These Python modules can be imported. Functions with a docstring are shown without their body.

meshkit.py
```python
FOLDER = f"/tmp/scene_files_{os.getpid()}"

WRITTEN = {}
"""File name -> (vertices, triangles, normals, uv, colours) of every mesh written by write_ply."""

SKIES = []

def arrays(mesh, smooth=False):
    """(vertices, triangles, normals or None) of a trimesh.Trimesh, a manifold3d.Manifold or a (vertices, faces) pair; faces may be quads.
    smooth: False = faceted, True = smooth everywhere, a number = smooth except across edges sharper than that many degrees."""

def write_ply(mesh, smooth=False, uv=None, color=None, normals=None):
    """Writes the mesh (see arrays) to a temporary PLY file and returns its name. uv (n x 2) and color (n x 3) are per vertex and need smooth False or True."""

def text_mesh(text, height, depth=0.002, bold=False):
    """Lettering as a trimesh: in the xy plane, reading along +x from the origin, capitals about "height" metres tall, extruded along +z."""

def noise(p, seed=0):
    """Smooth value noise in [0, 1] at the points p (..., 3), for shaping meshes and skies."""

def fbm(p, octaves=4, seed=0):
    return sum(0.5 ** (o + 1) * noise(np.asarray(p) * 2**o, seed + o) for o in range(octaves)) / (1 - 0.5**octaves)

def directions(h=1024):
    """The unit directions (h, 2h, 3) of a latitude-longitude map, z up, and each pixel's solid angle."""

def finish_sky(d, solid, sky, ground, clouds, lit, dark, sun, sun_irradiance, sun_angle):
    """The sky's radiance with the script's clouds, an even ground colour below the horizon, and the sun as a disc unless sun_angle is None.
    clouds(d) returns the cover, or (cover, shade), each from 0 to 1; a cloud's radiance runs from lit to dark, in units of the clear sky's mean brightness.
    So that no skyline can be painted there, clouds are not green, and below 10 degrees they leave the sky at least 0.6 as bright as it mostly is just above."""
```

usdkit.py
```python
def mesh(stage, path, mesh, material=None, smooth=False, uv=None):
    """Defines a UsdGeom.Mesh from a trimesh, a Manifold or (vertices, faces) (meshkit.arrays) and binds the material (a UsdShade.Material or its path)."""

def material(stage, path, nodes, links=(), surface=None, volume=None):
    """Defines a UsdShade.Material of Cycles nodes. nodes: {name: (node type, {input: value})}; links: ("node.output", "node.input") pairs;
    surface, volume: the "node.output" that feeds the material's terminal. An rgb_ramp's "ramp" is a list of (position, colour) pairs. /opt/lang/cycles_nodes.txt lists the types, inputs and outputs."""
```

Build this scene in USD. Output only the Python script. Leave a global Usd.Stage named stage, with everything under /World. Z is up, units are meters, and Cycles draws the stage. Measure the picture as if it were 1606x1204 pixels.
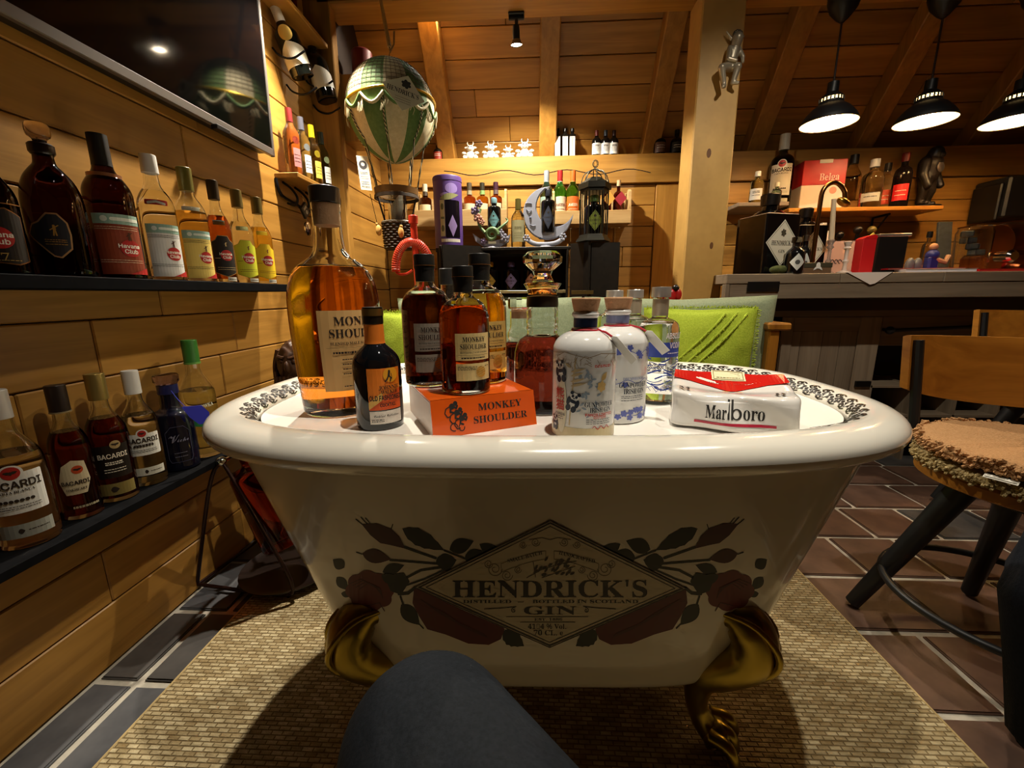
import glob, math, random
import numpy as np, trimesh, usdkit, meshkit
from shapely import affinity, box as sbox, union_all
from shapely.geometry import Polygon, LineString, Point, MultiPolygon
from pxr import Usd, UsdGeom, UsdLux, UsdShade, Gf, Sdf

# ------------------------------------------------------------------ camera, lights, exposure
stage = Usd.Stage.CreateInMemory()
UsdGeom.SetStageUpAxis(stage, 'Z'); UsdGeom.SetStageMetersPerUnit(stage, 1.0)
UsdGeom.Xform.Define(stage, '/World'); UsdGeom.Scope.Define(stage, '/World/Looks')
F, HC = 660.0, 0.90                                   # focal length in pixels of the 1606 wide frame, camera height
d1 = np.array([34 / F, -141 / F, 1]); d1 /= np.linalg.norm(d1)
up = np.cross(d1, [1, -.009, 0]); up /= np.linalg.norm(up); up = -up if up[1] > 0 else up
xr = np.cross(d1, up); xr = -xr if xr[0] < 0 else xr
CM = np.array([xr, d1, up])                           # camera (x right, y down, z ahead) to world
cam = UsdGeom.Camera.Define(stage, '/World/camera')
cam.CreateHorizontalApertureAttr(36.0); cam.CreateVerticalApertureAttr(36.0 * 1204 / 1606)
cam.CreateFocalLengthAttr(36.0 * F / 1606); cam.CreateClippingRangeAttr(Gf.Vec2f(.02, 50))
cx, cy, cz = CM[:, 0], -CM[:, 1], -CM[:, 2]
cam.AddTransformOp().Set(Gf.Matrix4d(*cx, 0, *cy, 0, *cz, 0, 0, 0, HC, 1))
cam.CreateExposureAttr(0.27)

def disk_light(path, pos, radius, power, color, direction=(0, 0, -1), cone=None, soft=.4):
    """A lamp's glowing face: radiance from its power in watts."""
    l = UsdLux.SphereLight.Define(stage, path); l.CreateRadiusAttr(radius)
    l.CreateIntensityAttr(power / (math.pi * math.pi * radius ** 2 * 4) * 4); l.CreateColorAttr(Gf.Vec3f(*color))
    z = -np.array(direction, float); z /= np.linalg.norm(z); a = np.array([0, 1., 0]) if abs(z[1]) < .9 else np.array([1., 0, 0])
    x = np.cross(a, z); x /= np.linalg.norm(x); y = np.cross(z, x)
    l.AddTransformOp().Set(Gf.Matrix4d(*x, 0, *y, 0, *z, 0, *pos, 1))
    if cone:
        s = UsdLux.ShapingAPI.Apply(l.GetPrim()); s.CreateShapingConeAngleAttr(cone); s.CreateShapingConeSoftnessAttr(soft)
    return l
WARM, PEND = (1.0, .90, .74), (1.0, .58, .24)
# the spots hang from the front beam (one is in the picture) and from the ceiling over the seat; bulbs of the three pendants over the bar
SPOTS = [((-.085, 2.33, 2.085), 20.0, (.03, .16, -1), 68, .35), ((-.78, 1.80, 2.10), 32.0, (-.14, -.20, -1), 46, .7), ((.18, .58, 2.40), 22.0, (-.12, .24, -1), 37, .9), ((-.45, 2.46, 2.31), 4.0, (-.55, -.5, -1), 55, .5), ((1.02, .95, 2.40), 16.0, (.05, .36, -1), 58, .8)]

# ------------------------------------------------------------------ helpers
def ray(u, v): return CM @ np.array([(u - 803) / F, (v - 602) / F, 1.0])
def P(u, v, x=None, y=None, z=None):
    """The place where the sight line of a pixel of the photograph meets a known plane of the room."""
    d = ray(u, v); t = x / d[0] if x is not None else y / d[1] if y is not None else (z - HC) / d[2]
    return np.array([0, 0, HC]) + t * d
def az(u, v): d = ray(u, v); return math.atan2(d[0], d[1])

USED = {}
def numbered(parent, name):
    k = (parent, name); n = USED.get(k, -1) + 1; USED[k] = n
    return f'{parent}/{name}' + (f'_{n:03d}' if n else '')
def keys(prim, label=None, cat=None, group=None, kind=None):
    for k, v in (('label', label), ('category', cat), ('group', group), ('kind', kind)):
        if v: prim.SetCustomDataByKey(k, v)
    return prim
def thing(name, label, cat, loc=(0, 0, 0), rotz=0, group=None, kind=None):
    x = UsdGeom.Xform.Define(stage, numbered('/World', name)); x.AddTranslateOp().Set(Gf.Vec3d(*map(float, loc)))
    if rotz: x.AddRotateZOp().Set(math.degrees(rotz))
    return keys(x.GetPrim(), label, cat, group, kind)
def obj(name, mesh, mat, parent=None, smooth=35, label=None, cat=None, group=None, kind=None):
    base = str(parent.GetPath()) if parent is not None else '/World'
    m = usdkit.mesh(stage, numbered(base, name), mesh, mat, smooth=smooth)
    return keys(m.GetPrim(), label, cat, group, kind)
def struct(name, mesh, mat, smooth=False): return obj(name, mesh, mat, None, smooth, kind='structure')
def copy(src, loc, rotz=0, label=None, group=None):
    was = src.GetCustomData()
    r = thing(src.GetName(), label or was['label'], was['category'], loc, rotz, group or was.get('group'))
    r.GetReferences().AddInternalReference(src.GetPath()); r.SetInstanceable(True)
    return r

def mg(*ms):
    """Several shapes that are one piece, as one mesh."""
    vs, fs, n = [], [], 0
    for m in ms:
        if m is None: continue
        v, f = (m.vertices, m.faces) if hasattr(m, 'vertices') else m
        v = np.asarray(v, float); f = np.asarray(f, int)
        if f.shape[1] == 4: f = np.vstack([f[:, [0, 1, 2]], f[:, [0, 2, 3]]])
        vs.append(v); fs.append(f + n); n += len(v)
    return np.vstack(vs), np.vstack(fs)
def tf(m, loc=(0, 0, 0), rz=0, rx=0, ry=0, s=1):
    v, f = (m.vertices, m.faces) if hasattr(m, 'vertices') else m
    v = np.asarray(v, float) * s
    for a, (i, j) in ((rx, (1, 2)), (ry, (2, 0)), (rz, (0, 1))):
        if a:
            c, q = math.cos(a), math.sin(a); w = v.copy()
            w[:, i] = c * v[:, i] - q * v[:, j]; w[:, j] = q * v[:, i] + c * v[:, j]; v = w
    return v + np.array(loc), f
_cb = {}
def box(x0, x1, y0, y1, z0, z1, b=.0):
    """A box with chamfered edges."""
    c = np.array([(x0 + x1) / 2, (y0 + y1) / 2, (z0 + z1) / 2]); h = np.array([x1 - x0, y1 - y0, z1 - z0]) / 2
    b = min(b, h.min() * .9)
    sg = np.array([(i, j, k) for i in (-1, 1) for j in (-1, 1) for k in (-1, 1)], float)
    if b <= 0:
        if 0 not in _cb: _cb[0] = trimesh.convex.convex_hull(sg)
        t = _cb[0]; return t.vertices * h + c, t.faces
    def pts(h, b): return np.vstack([sg * (h - b * np.array(m)) for m in ((0, 1, 1), (1, 0, 1), (1, 1, 0))])
    if 1 not in _cb:
        q = pts(np.ones(3), .2); t = trimesh.convex.convex_hull(q); idx = [int(np.argmin(((q - w) ** 2).sum(1))) for w in t.vertices]
        _cb[1] = np.array(idx)[t.faces]
    return pts(h, b) + c, _cb[1]
def cbox(c, s, b=0., rz=0, rx=0, ry=0):
    h = np.array(s) / 2; return tf(box(-h[0], h[0], -h[1], h[1], -h[2], h[2], b), c, rz, rx, ry)
def lathe(prof, n=32, a0=0, a1=2 * math.pi, scale=(1, 1)):
    """Turned solid about z from (radius, height) pairs."""
    prof = [(max(r, 0), z) for r, z in prof]; m = len(prof); full = abs(a1 - a0 - 2 * math.pi) < 1e-6
    ang = a0 + (a1 - a0) * np.arange(n if full else n + 1) / n; k = len(ang)
    v = np.array([(r * math.cos(a) * scale[0], r * math.sin(a) * scale[1], z) for a in ang for r, z in prof]); f = []
    for i in range(n):
        j = (i + 1) % k
        for q in range(m - 1):
            a, b, c, d = i * m + q, j * m + q, j * m + q + 1, i * m + q + 1
            if prof[q][0] > 1e-9: f.append((a, b, c))
            if prof[q + 1][0] > 1e-9: f.append((a, c, d))
    v, f = v, np.array(f)
    u, inv = np.unique(np.round(v, 7), axis=0, return_inverse=True)
    f = inv.ravel()[f]; f = f[(f[:, 0] != f[:, 1]) & (f[:, 1] != f[:, 2]) & (f[:, 0] != f[:, 2])]
    return u, f
def chaikin(p, k=2):
    p = np.array(p, float)
    for _ in range(k):
        q = [p[0]]
        for a, b in zip(p[:-1], p[1:]): q += [a * .75 + b * .25, a * .25 + b * .75]
        p = np.array(q + [p[-1]])
    return p
def tube(path, r, n=8, closed=False, flat=1.0):
    """A round bar along a path; r may vary."""
    p = np.array(path, float); k = len(p); r = np.atleast_1d(np.asarray(r, float)); r = np.interp(np.linspace(0, 1, k), np.linspace(0, 1, len(r)), r) if len(r) > 1 else np.repeat(r, k)
    t = (np.roll(p, -1, 0) - np.roll(p, 1, 0)) if closed else np.gradient(p, axis=0); t /= np.linalg.norm(t, axis=1)[:, None] + 1e-12
    u = np.cross(t[0], [0, 0, 1]); u = np.array([1., 0, 0]) if np.linalg.norm(u) < 1e-3 else u / np.linalg.norm(u); v = []
    for i in range(k):
        u = u - t[i] * (u @ t[i]); u /= np.linalg.norm(u) + 1e-12; w = np.cross(t[i], u)
        v += [p[i] + r[i] * (math.cos(a) * u + flat * math.sin(a) * w) for a in np.arange(n) * 2 * math.pi / n]
    f = [(i * n + j, i * n + (j + 1) % n, ((i + 1) % k) * n + (j + 1) % n, ((i + 1) % k) * n + j) for i in range(k if closed else k - 1) for j in range(n)]
    f = np.array(f); f = np.vstack([f[:, [0, 1, 2]], f[:, [0, 2, 3]]])
    if not closed:
        f = np.vstack([f, [(0, j + 1, j) for j in range(1, n - 1)], [((k - 1) * n, (k - 1) * n + j, (k - 1) * n + j + 1) for j in range(1, n - 1)]])
    return np.array(v), f
def ball(c, r, s=(1, 1, 1), n=2):
    t = trimesh.creation.icosphere(n, 1.0); return t.vertices * r * np.array(s) + np.array(c), t.faces
def extrude(geom, d, axis='z'):
    """A flat outline given a depth d; axis y: outline in x, z, growing towards +y."""
    ps = [g for g in getattr(geom, 'geoms', [geom]) if g.area > 1e-9]
    m = mg(*[trimesh.creation.extrude_polygon(g, d, engine='earcut') for g in ps])
    return (m[0][:, [0, 2, 1]], m[1][:, ::-1]) if axis == 'y' else m
def plate(geom, step, fn):
    """A printed outline laid on a surface: fn(x, y) gives the points. Cut into strips that follow the curve."""
    x0, y0, x1, y1 = geom.bounds; vs, fs, n = [], [], 0
    xs = np.arange(math.floor(x0 / step), math.ceil(x1 / step) + 1) * step
    for a, b in zip(xs[:-1], xs[1:]):
        g = geom.intersection(sbox(a, y0 - 1, b, y1 + 1))
        for q in getattr(g, 'geoms', [g]):
            if q.geom_type != 'Polygon' or q.area < 1e-10: continue
            v, f = trimesh.creation.triangulate_polygon(q, engine='earcut')
            vs.append(v); fs.append(np.asarray(f) + n); n += len(v)
    v, f = np.vstack(vs), np.vstack(fs)
    return np.array(fn(v[:, 0], v[:, 1])), f
def ring_on(R, off=.0004): return lambda x, y: np.c_[(R + off) * np.sin(x / R), -(R + off) * np.cos(x / R), y]
def flat_on(c, ex, ey, off=0):
    c, ex, ey = map(lambda a: np.array(a, float), (c, ex, ey)); nz = np.cross(ex, ey)
    return lambda x, y: c + np.outer(x, ex) + np.outer(y, ey) + nz * off

FD = glob.glob('/opt/blender-*/*/datafiles/fonts')[0]
_tx = {}
def text(s, h, style='sans', cx=0, cy=0, wide=1.0, fit=None, rot=0, gap=0):
    """Lettering as outlines centred at cx, cy with capitals h tall. style: sans, bold, serif, script or cjk; fit squeezes it to a width."""
    key = (s, style, gap)
    if key not in _tx:
        from PIL import Image, ImageDraw, ImageFont
        q = s; file = 'Inter.woff2'
        if style == 'cjk': file = 'Noto Sans CJK Regular.woff2'
        if style in ('serif', 'script'):
            file = 'NotoSansMath-Regular.woff2'; A, a, d = (0x1D400, 0x1D41A, 0x1D7CE) if style == 'serif' else (0x1D4D0, 0x1D4EA, 0x1D7CE)
            q = ''.join(chr(A + ord(c) - 65) if 'A' <= c <= 'Z' else chr(a + ord(c) - 97) if 'a' <= c <= 'z' else chr(d + ord(c) - 48) if '0' <= c <= '9' else c for c in s)
        q = (' ' * gap).join(q) if gap else q
        font = ImageFont.truetype(FD + '/' + file, 64); sw = 2 if style == 'bold' else 1 if style == 'cjk' else 0
        x0, y0, x1, y1 = font.getbbox(q, anchor='ls', stroke_width=sw)
        im = Image.new('L', (x1 - x0 + 8, y1 - y0 + 8)); ImageDraw.Draw(im).text((4 - x0, 4 - y0), q, 255, font, anchor='ls', stroke_width=sw)
        on = np.pad(np.asarray(im) > 120, ((0, 0), (1, 1))).astype(np.int8)
        r, st = np.nonzero(np.diff(on, axis=1) == 1); en = np.nonzero(np.diff(on, axis=1) == -1)[1]
        g = union_all(sbox(st, -r - 1, en, -r)).buffer(.6).buffer(-.6).simplify(.7)
        g = affinity.translate(g, 0, 4 - y0); _tx[key] = affinity.scale(g, 1 / 46, 1 / 46, origin=(0, 0))
    g = affinity.scale(_tx[key], h * wide, h, origin=(0, 0)); x0, _, x1, _ = g.bounds
    if fit: g = affinity.scale(g, fit / (x1 - x0), 1, origin=(0, 0)); x0, _, x1, _ = g.bounds
    g = affinity.translate(g, cx - (x0 + x1) / 2, cy - h / 2)
    return affinity.rotate(g, rot, origin=(cx, cy)) if rot else g
def rect(x0, x1, y0, y1, r=0):
    return sbox(x0 + r, y0 + r, x1 - r, y1 - r).buffer(r, quad_segs=4) if r else sbox(x0, y0, x1, y1)
def line(pts, w): return LineString(pts).buffer(w / 2, quad_segs=3)
def disc(x, y, r, ry=None): g = Point(x, y).buffer(r, quad_segs=6); return affinity.scale(g, 1, ry / r) if ry else g
def lines(x0, x1, ys, w, seed=1):
    """Rows of print too small to read."""
    q = random.Random(seed); out = []
    for y in ys:
        x = x0
        while x < x1: l = min(q.uniform(.002, .006), x1 - x); out.append(sbox(x, y - w / 2, x + l, y + w / 2)); x += l + .001
    return union_all(out)

# ------------------------------------------------------------------ materials
def lin(c):
    if isinstance(c, str): c = [int(c[i:i + 2], 16) / 255 for i in (0, 2, 4)]
    return tuple(x / 12.92 if x < .04045 else ((x + .055) / 1.055) ** 2.4 for x in c)
_m = {}
def pm(color, rough=.5, metal=0, coat=0, trans=0, ior=1.5, emit=0, spec=.5, bump=None):
    """Plain principled material of one colour (hex, sRGB); bump: (scale, strength)."""
    k = (color, rough, metal, coat, trans, ior, emit, spec, bump)
    if k not in _m:
        i = {'base_color': lin(color), 'roughness': rough, 'metallic': metal, 'coat_weight': coat, 'transmission_weight': trans, 'ior': ior, 'specular_ior_level': spec}
        if emit: i.update(emission_color=lin(color), emission_strength=emit)
        nodes, links = {'p': ('principled_bsdf', i)}, []
        if bump:
            nodes.update(t=('texture_coordinate', {}), n=('noise_texture', {'scale': bump[0], 'detail': 3}), b=('bump', {'strength': bump[1], 'distance': .004}))
            links += [('t.object', 'n.vector'), ('n.fac', 'b.height'), ('b.normal', 'p.normal')]
        _m[k] = usdkit.material(stage, f'/World/Looks/finish_{len(_m):03d}', nodes, links, surface='p.BSDF')
    return _m[k]
def wood(name, dark, light, axis, rough=.42, scale=1., vary=.35, spec=.4):
    """Planed boards: grain along an axis, each board a little different."""
    s = [26 * scale] * 3; s['xyz'.index(axis)] = 1.6 * scale
    nodes = {'t': ('texture_coordinate', {}), 'i': ('object_info', {}), 'm': ('mapping', {'scale': s}), 'r': ('math', {'math_type': 'multiply', 'value2': 37.0}),
             'c': ('combine_xyz', {}), 'a': ('mix_vector', {}), 'v': ('mix', {'mix_type': 'add', 'fac': 1.0}),
             'n': ('noise_texture', {'scale': 1.0, 'detail': 5, 'roughness': .6, 'distortion': .6}), 'k': ('noise_texture', {'scale': .12, 'detail': 2, 'distortion': 1.5}),
             'ra': ('rgb_ramp', {'ramp': [(.25, lin(dark)), (.5, tuple((a + b) / 2 for a, b in zip(lin(dark), lin(light)))), (.75, lin(light))]}),
             'f': ('math', {'math_type': 'multiply_add', 'value2': vary, 'value3': 1 - vary / 2}), 'g': ('mix', {'mix_type': 'multiply', 'fac': 1.0}), 'cc': ('combine_color', {}),
             'b': ('bump', {'strength': .25, 'distance': .002}), 'p': ('principled_bsdf', {'roughness': rough, 'specular_ior_level': spec})}
    del nodes['a']
    links = [('t.object', 'm.vector'), ('i.random', 'r.value1'), ('r.value', 'c.x'), ('r.value', 'c.y'), ('r.value', 'c.z'), ('m.vector', 'v.color1'), ('c.vector', 'v.color2'),
             ('v.color', 'n.vector'), ('n.fac', 'ra.fac'), ('i.random', 'f.value1'), ('f.value', 'cc.r'), ('f.value', 'cc.g'), ('f.value', 'cc.b'),
             ('ra.color', 'g.color1'), ('cc.color', 'g.color2'), ('g.color', 'p.base_color'), ('n.fac', 'b.height'), ('b.normal', 'p.normal')]
    del nodes['k']
    return usdkit.material(stage, f'/World/Looks/{name}', nodes, links, surface='p.BSDF')
def mottled(name, c1, c2, scale, rough=.6, bump=.2, vary=.2, spec=.4, detail=5, dist=.003):
    nodes = {'t': ('texture_coordinate', {}), 'i': ('object_info', {}), 'n': ('noise_texture', {'scale': scale, 'detail': detail, 'roughness': .6}), 'ra': ('rgb_ramp', {'ramp': [(.3, lin(c1)), (.7, lin(c2))]}),
             'f': ('math', {'math_type': 'multiply_add', 'value2': vary, 'value3': 1 - vary / 2}), 'cc': ('combine_color', {}), 'g': ('mix', {'mix_type': 'multiply', 'fac': 1.0}),
             'b': ('bump', {'strength': bump, 'distance': dist}), 'p': ('principled_bsdf', {'roughness': rough, 'specular_ior_level': spec})}
    links = [('t.object', 'n.vector'), ('n.fac', 'ra.fac'), ('i.random', 'f.value1'), ('f.value', 'cc.r'), ('f.value', 'cc.g'), ('f.value', 'cc.b'), ('ra.color', 'g.color1'), ('cc.color', 'g.color2'),
             ('g.color', 'p.base_color'), ('n.fac', 'b.height'), ('b.normal', 'p.normal')]
    return usdkit.material(stage, f'/World/Looks/{name}', nodes, links, surface='p.BSDF')
PINE_Y = wood('pine_along_y', '906428', 'bd8b40', 'y'); PINE_X = wood('pine_along_x', '906428', 'bd8b40', 'x'); PINE_Z = wood('pine_along_z', '906428', 'bd8b40', 'z')
OAKG_X = wood('grey_oak_along_x', '6f5f4d', '8f7f6a', 'x', .5); OAKG_Z = wood('grey_oak_along_z', '6f5f4d', '93836e', 'z', .5)
HONEY_X = wood('honey_wood', '8a5418', 'b97c2c', 'x', .38, .8, .15); HONEY_Z = wood('honey_wood_upright', '8a5418', 'b97c2c', 'z', .38, .8, .15)
BLACK = pm('0b0b0c', .35); BLACKM = pm('111214', .45, 0); IRON = pm('15151a', .4, .6); CHROME = pm('d8d6d2', .12, 1); BRASS = pm('b58a3a', .25, 1)
GLASS = pm('f6f8f6', 0, trans=1, ior=1.46); PAPER = pm('ece6d6', .6); WHITE = pm('e9e7e2', .4); INK = pm('1a1613', .6)

# ------------------------------------------------------------------ the room
YBM = 2.2; ZBM = P(850, 28, y=YBM + .17)[2]; XP0, XP1 = P(1103, 0, y=YBM)[0], P(1173, 0, y=YBM)[0]
XL, XN, YB, LZ = -1.055, -.95, 2.80, 1.715             # left wall, left wall past the corner pilaster, back wall, top of the ledge
R_ = random.Random(4)
# floor: stone tiles on grout
TILE = [mottled('slate_dark', '3d3b3a', '575350', 9, .45, .25), mottled('slate_brown', '503b30', '6f5344', 9, .45, .25), mottled('slate_grey', '45464a', '5f5f61', 9, .45, .25)]
fl = struct('floor', box(-1.3, 3.6, -1.7, 3.2, -.08, -.006), mottled('grout', 'a09a8c', 'b8b1a2', 40, .9))
for k in range(-5, 10):
    y0 = .789 + .231 * k; x = {0: -.951 - .35, 1: -1.0 - .23, 2: -.945 - .35}.get(k % 3) + R_.uniform(-.01, .01) * (k % 5); x = max(x, -1.29)
    while x < 3.0:
        w = R_.choice([.235, .30, .345]); e = [R_.uniform(-.0025, .0025) for _ in range(4)]
        if x + w > -1.07:
            a = max(x, -1.054); g = Polygon([(a + .009 + e[0], y0 + .009), (x + w - .009, y0 + .009 + e[1]), (x + w - .009 + e[2], y0 + .222), (a + .009, y0 + .222 + e[3])])
            if g.area > .003:
                m = extrude(g.buffer(-.003, join_style=2), .004); b = extrude(g, .006)
                obj('tile', mg(tf(b, (0, 0, -.008)), tf(m, (0, 0, -.003 + R_.uniform(0, .001)))), TILE[1 if x > .4 and R_.random() < .97 else R_.choice([0, 2])], fl, False)
        x += w
# left wall: boards lying along y
bare = pm('2a1a0c', .8)
wl = struct('wall_left', box(-1.2, XL - .02, -1.7, 3.2, 0, 2.6), bare); wl2 = struct('wall_left', box(-1.19, XN - .018, 2.21, 3.19, 0, 2.59), bare)
for k in range(-1, 15):
    z0, z1 = .15 + .1395 * k + .003, .15 + .1395 * (k + 1)
    if k < 0: z0 = 0.0
    cut = [-.4, R_.uniform(.1, 1.0), R_.uniform(1.15, 1.75), 2.19]
    if k == 8: cut = [-.4, .45, 1.34, 2.19]
    for a, b in zip(cut[:-1], cut[1:]): obj('plank', box(XL - .022, XL + R_.uniform(-.001, .001), a + .001, b - .001, z0, z1, .003), PINE_Y, wl, False)
for k in range(0, 16):
    z0 = -.107 + .13 * k; obj('plank', box(XN - .02, XN + R_.uniform(-.001, .001), 2.262, YB, max(z0, 0) + .003, z0 + .13, .003), PINE_Y, wl2, False)
obj('corner_post', box(-1.08, XN + .012, 2.2, 2.26, 0, 2.4, .004), PINE_Z, wl2, False)
# back wall: boards lying along x, one upright board
wb = struct('wall_back', box(-1.2, 3.6, YB + .02, 2.95, 0, 1.56), bare)
for k in range(0, 13):
    z0 = 1.548 - .1215 * (k + 1); cut = [XN, R_.uniform(-.3, .1), R_.uniform(.2, .6), .742, .900, R_.uniform(1.5, 2.0), R_.uniform(2.4, 2.9), 3.5]
    if k % 3 == 1: cut = [XN, R_.uniform(-.2, .3), .742, .900, R_.uniform(1.3, 2.2), 3.5]
    for a, b in zip(cut[:-1], cut[1:]):
        if a == .742: continue
        obj('plank', box(a + .001, b - .001, YB + R_.uniform(-.001, .001), YB + .022, max(z0, 0) + .003, z0 + .1215, .003), PINE_X, wb, False)
obj('upright_board', box(.744, .898, YB - .006, YB + .02, 0, 1.548, .003), PINE_Z, wb, False)
lg = struct('trim_1', mg(box(-1.0, 3.5, YB - .02, 3.10, 1.552, LZ, .004)), PINE_X)
cr = [(-.55 + .05 * i, 1.645 - .028 * math.sin(i * .42) ** 2 - .0006 * i) for i in range(26)]
obj('crack', tf(extrude(line(cr, .0035), .002, 'y'), (0, YB - .0215, 0)), pm('2a1808', .9), lg, False)
# sloping ceiling above the ledge: boards and rafters
SL = math.radians(52); SD, SN = np.array([0, -math.cos(SL), math.sin(SL)]), np.array([0, -math.sin(SL), -math.cos(SL)])
def slope(x0, x1, s0, s1, t0, t1, b=.003):
    v, f = box(x0, x1, s0, s1, t0, t1, b); o = np.array([0, 3.06, 1.70])
    return np.c_[v[:, 0], (o + np.outer(v[:, 1], SD) + np.outer(v[:, 2], SN))[:, 1:]], f[:, ::-1]
ce = struct('ceiling', mg(slope(-1.2, 3.6, -.2, 1.4, -.08, -.002, 0), box(-1.2, 3.6, -1.7, 2.6, 2.6, 2.7)), bare)
for k in range(0, 9):
    cut = [-1.2] + [(.635 * j - .55) + (.2 * ((k * 7 + j * 3) % 4)) for j in (0, 2, 4)] + [3.5]
    for a, b in zip(cut[:-1], cut[1:]): obj('plank', slope(a + .001, b - .001, .143 * k - .09 + .0015, .143 * (k + 1) - .09 - .0015, -.005, .014), PINE_X, ce, False)
for x in (-1.235, -.60, .035, .67, 1.305, 1.94, 2.575, 3.2): obj('rafter', slope(x - .003, x + .102, .02, 1.15, .012, .11, .006), PINE_Z, ce, False)
struct('trim_2', box(-1.0, 3.5, YBM, YBM + .17, ZBM, 2.45, .006), PINE_X)                      # front beam
pst = struct('trim_3', box(XP0, XP1, YBM + .003, YBM + .17, 0, ZBM, .006), mottled('pale_post', 'b28a48', 'c99f58', 6, .5, .1))
kn = pm('6b4218', .6)
for u, v, r in ((1112, 240, .020), (1116, 385, .016)): obj('knot', tf(extrude(disc(0, 0, r * .5, r), .0016, 'y'), P(u, v, y=YBM + .0017)), kn, pst, False)
struct('wall_right', box(3.4, 3.5, -1.7, 3.2, 0, 2.7), PINE_Y); struct('wall_front', box(-1.2, 3.6, -1.8, -1.65, 0, 2.7), PINE_X)

# ------------------------------------------------------------------ lamps
glow = pm('fff1d8', .5, emit=28.0); 
def spot(pos, power, d, cone, soft, label):
    t = thing('spot_lamp', label, 'spotlight', pos, group=None); x, y, z = pos
    top = ZBM if abs(y - YBM - .13) < .05 else 2.6
    obj('mount', mg(box(-.038, .038, -.022, .022, top - z - .012, top - z, .003), tube([(0, 0, .07), (0, 0, top - z)], .008), tf(tube([(-.036, 0, 0), (.036, 0, 0)], .010), (0, 0, top - z - .018))), BLACKM, t)
    dd = np.array(d, float); dd /= np.linalg.norm(dd)
    M = np.array([np.cross([0, 1, 0], -dd), [0, 0, 0], -dd]); M[0] /= np.linalg.norm(M[0]); M[1] = np.cross(M[2], M[0])
    turn = lambda m: (m[0] @ M, m[1])
    obj('body', turn(lathe([(.017, .0), (.0175, .045), (.015, .07), (0, .07)], 24)), BLACKM, t)
    obj('reflector', turn(lathe([(.0175, .012), (.028, -.008), (.029, -.008), (.0185, .014)], 24)), pm('8a8a88', .2, 1), t)
    obj('bulb', turn(lathe([(0, -.0055), (.026, -.0055), (.026, -.003), (0, -.003)], 24)), glow, t)
    disk_light(str(t.GetPath()) + '/light', tuple(dd * .012), .018, power, WARM, dd, cone, soft)
spot(*SPOTS[0], 'small black spotlight hanging from the front beam, its bulb lit'); spot(*SPOTS[1], 'black spotlight on the beam close to the left wall, above the frame'); spot(*SPOTS[2], 'black spotlight on the ceiling above the bathtub, outside the frame'); spot(*SPOTS[3], 'black spotlight behind the front beam above the toy balloon'); spot(*SPOTS[4], 'black spotlight on the ceiling above the stools, outside the frame')
shade_in = pm('f3e6c8', .6); bulbm = pm('ffcf90', .5, emit=110)
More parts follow.
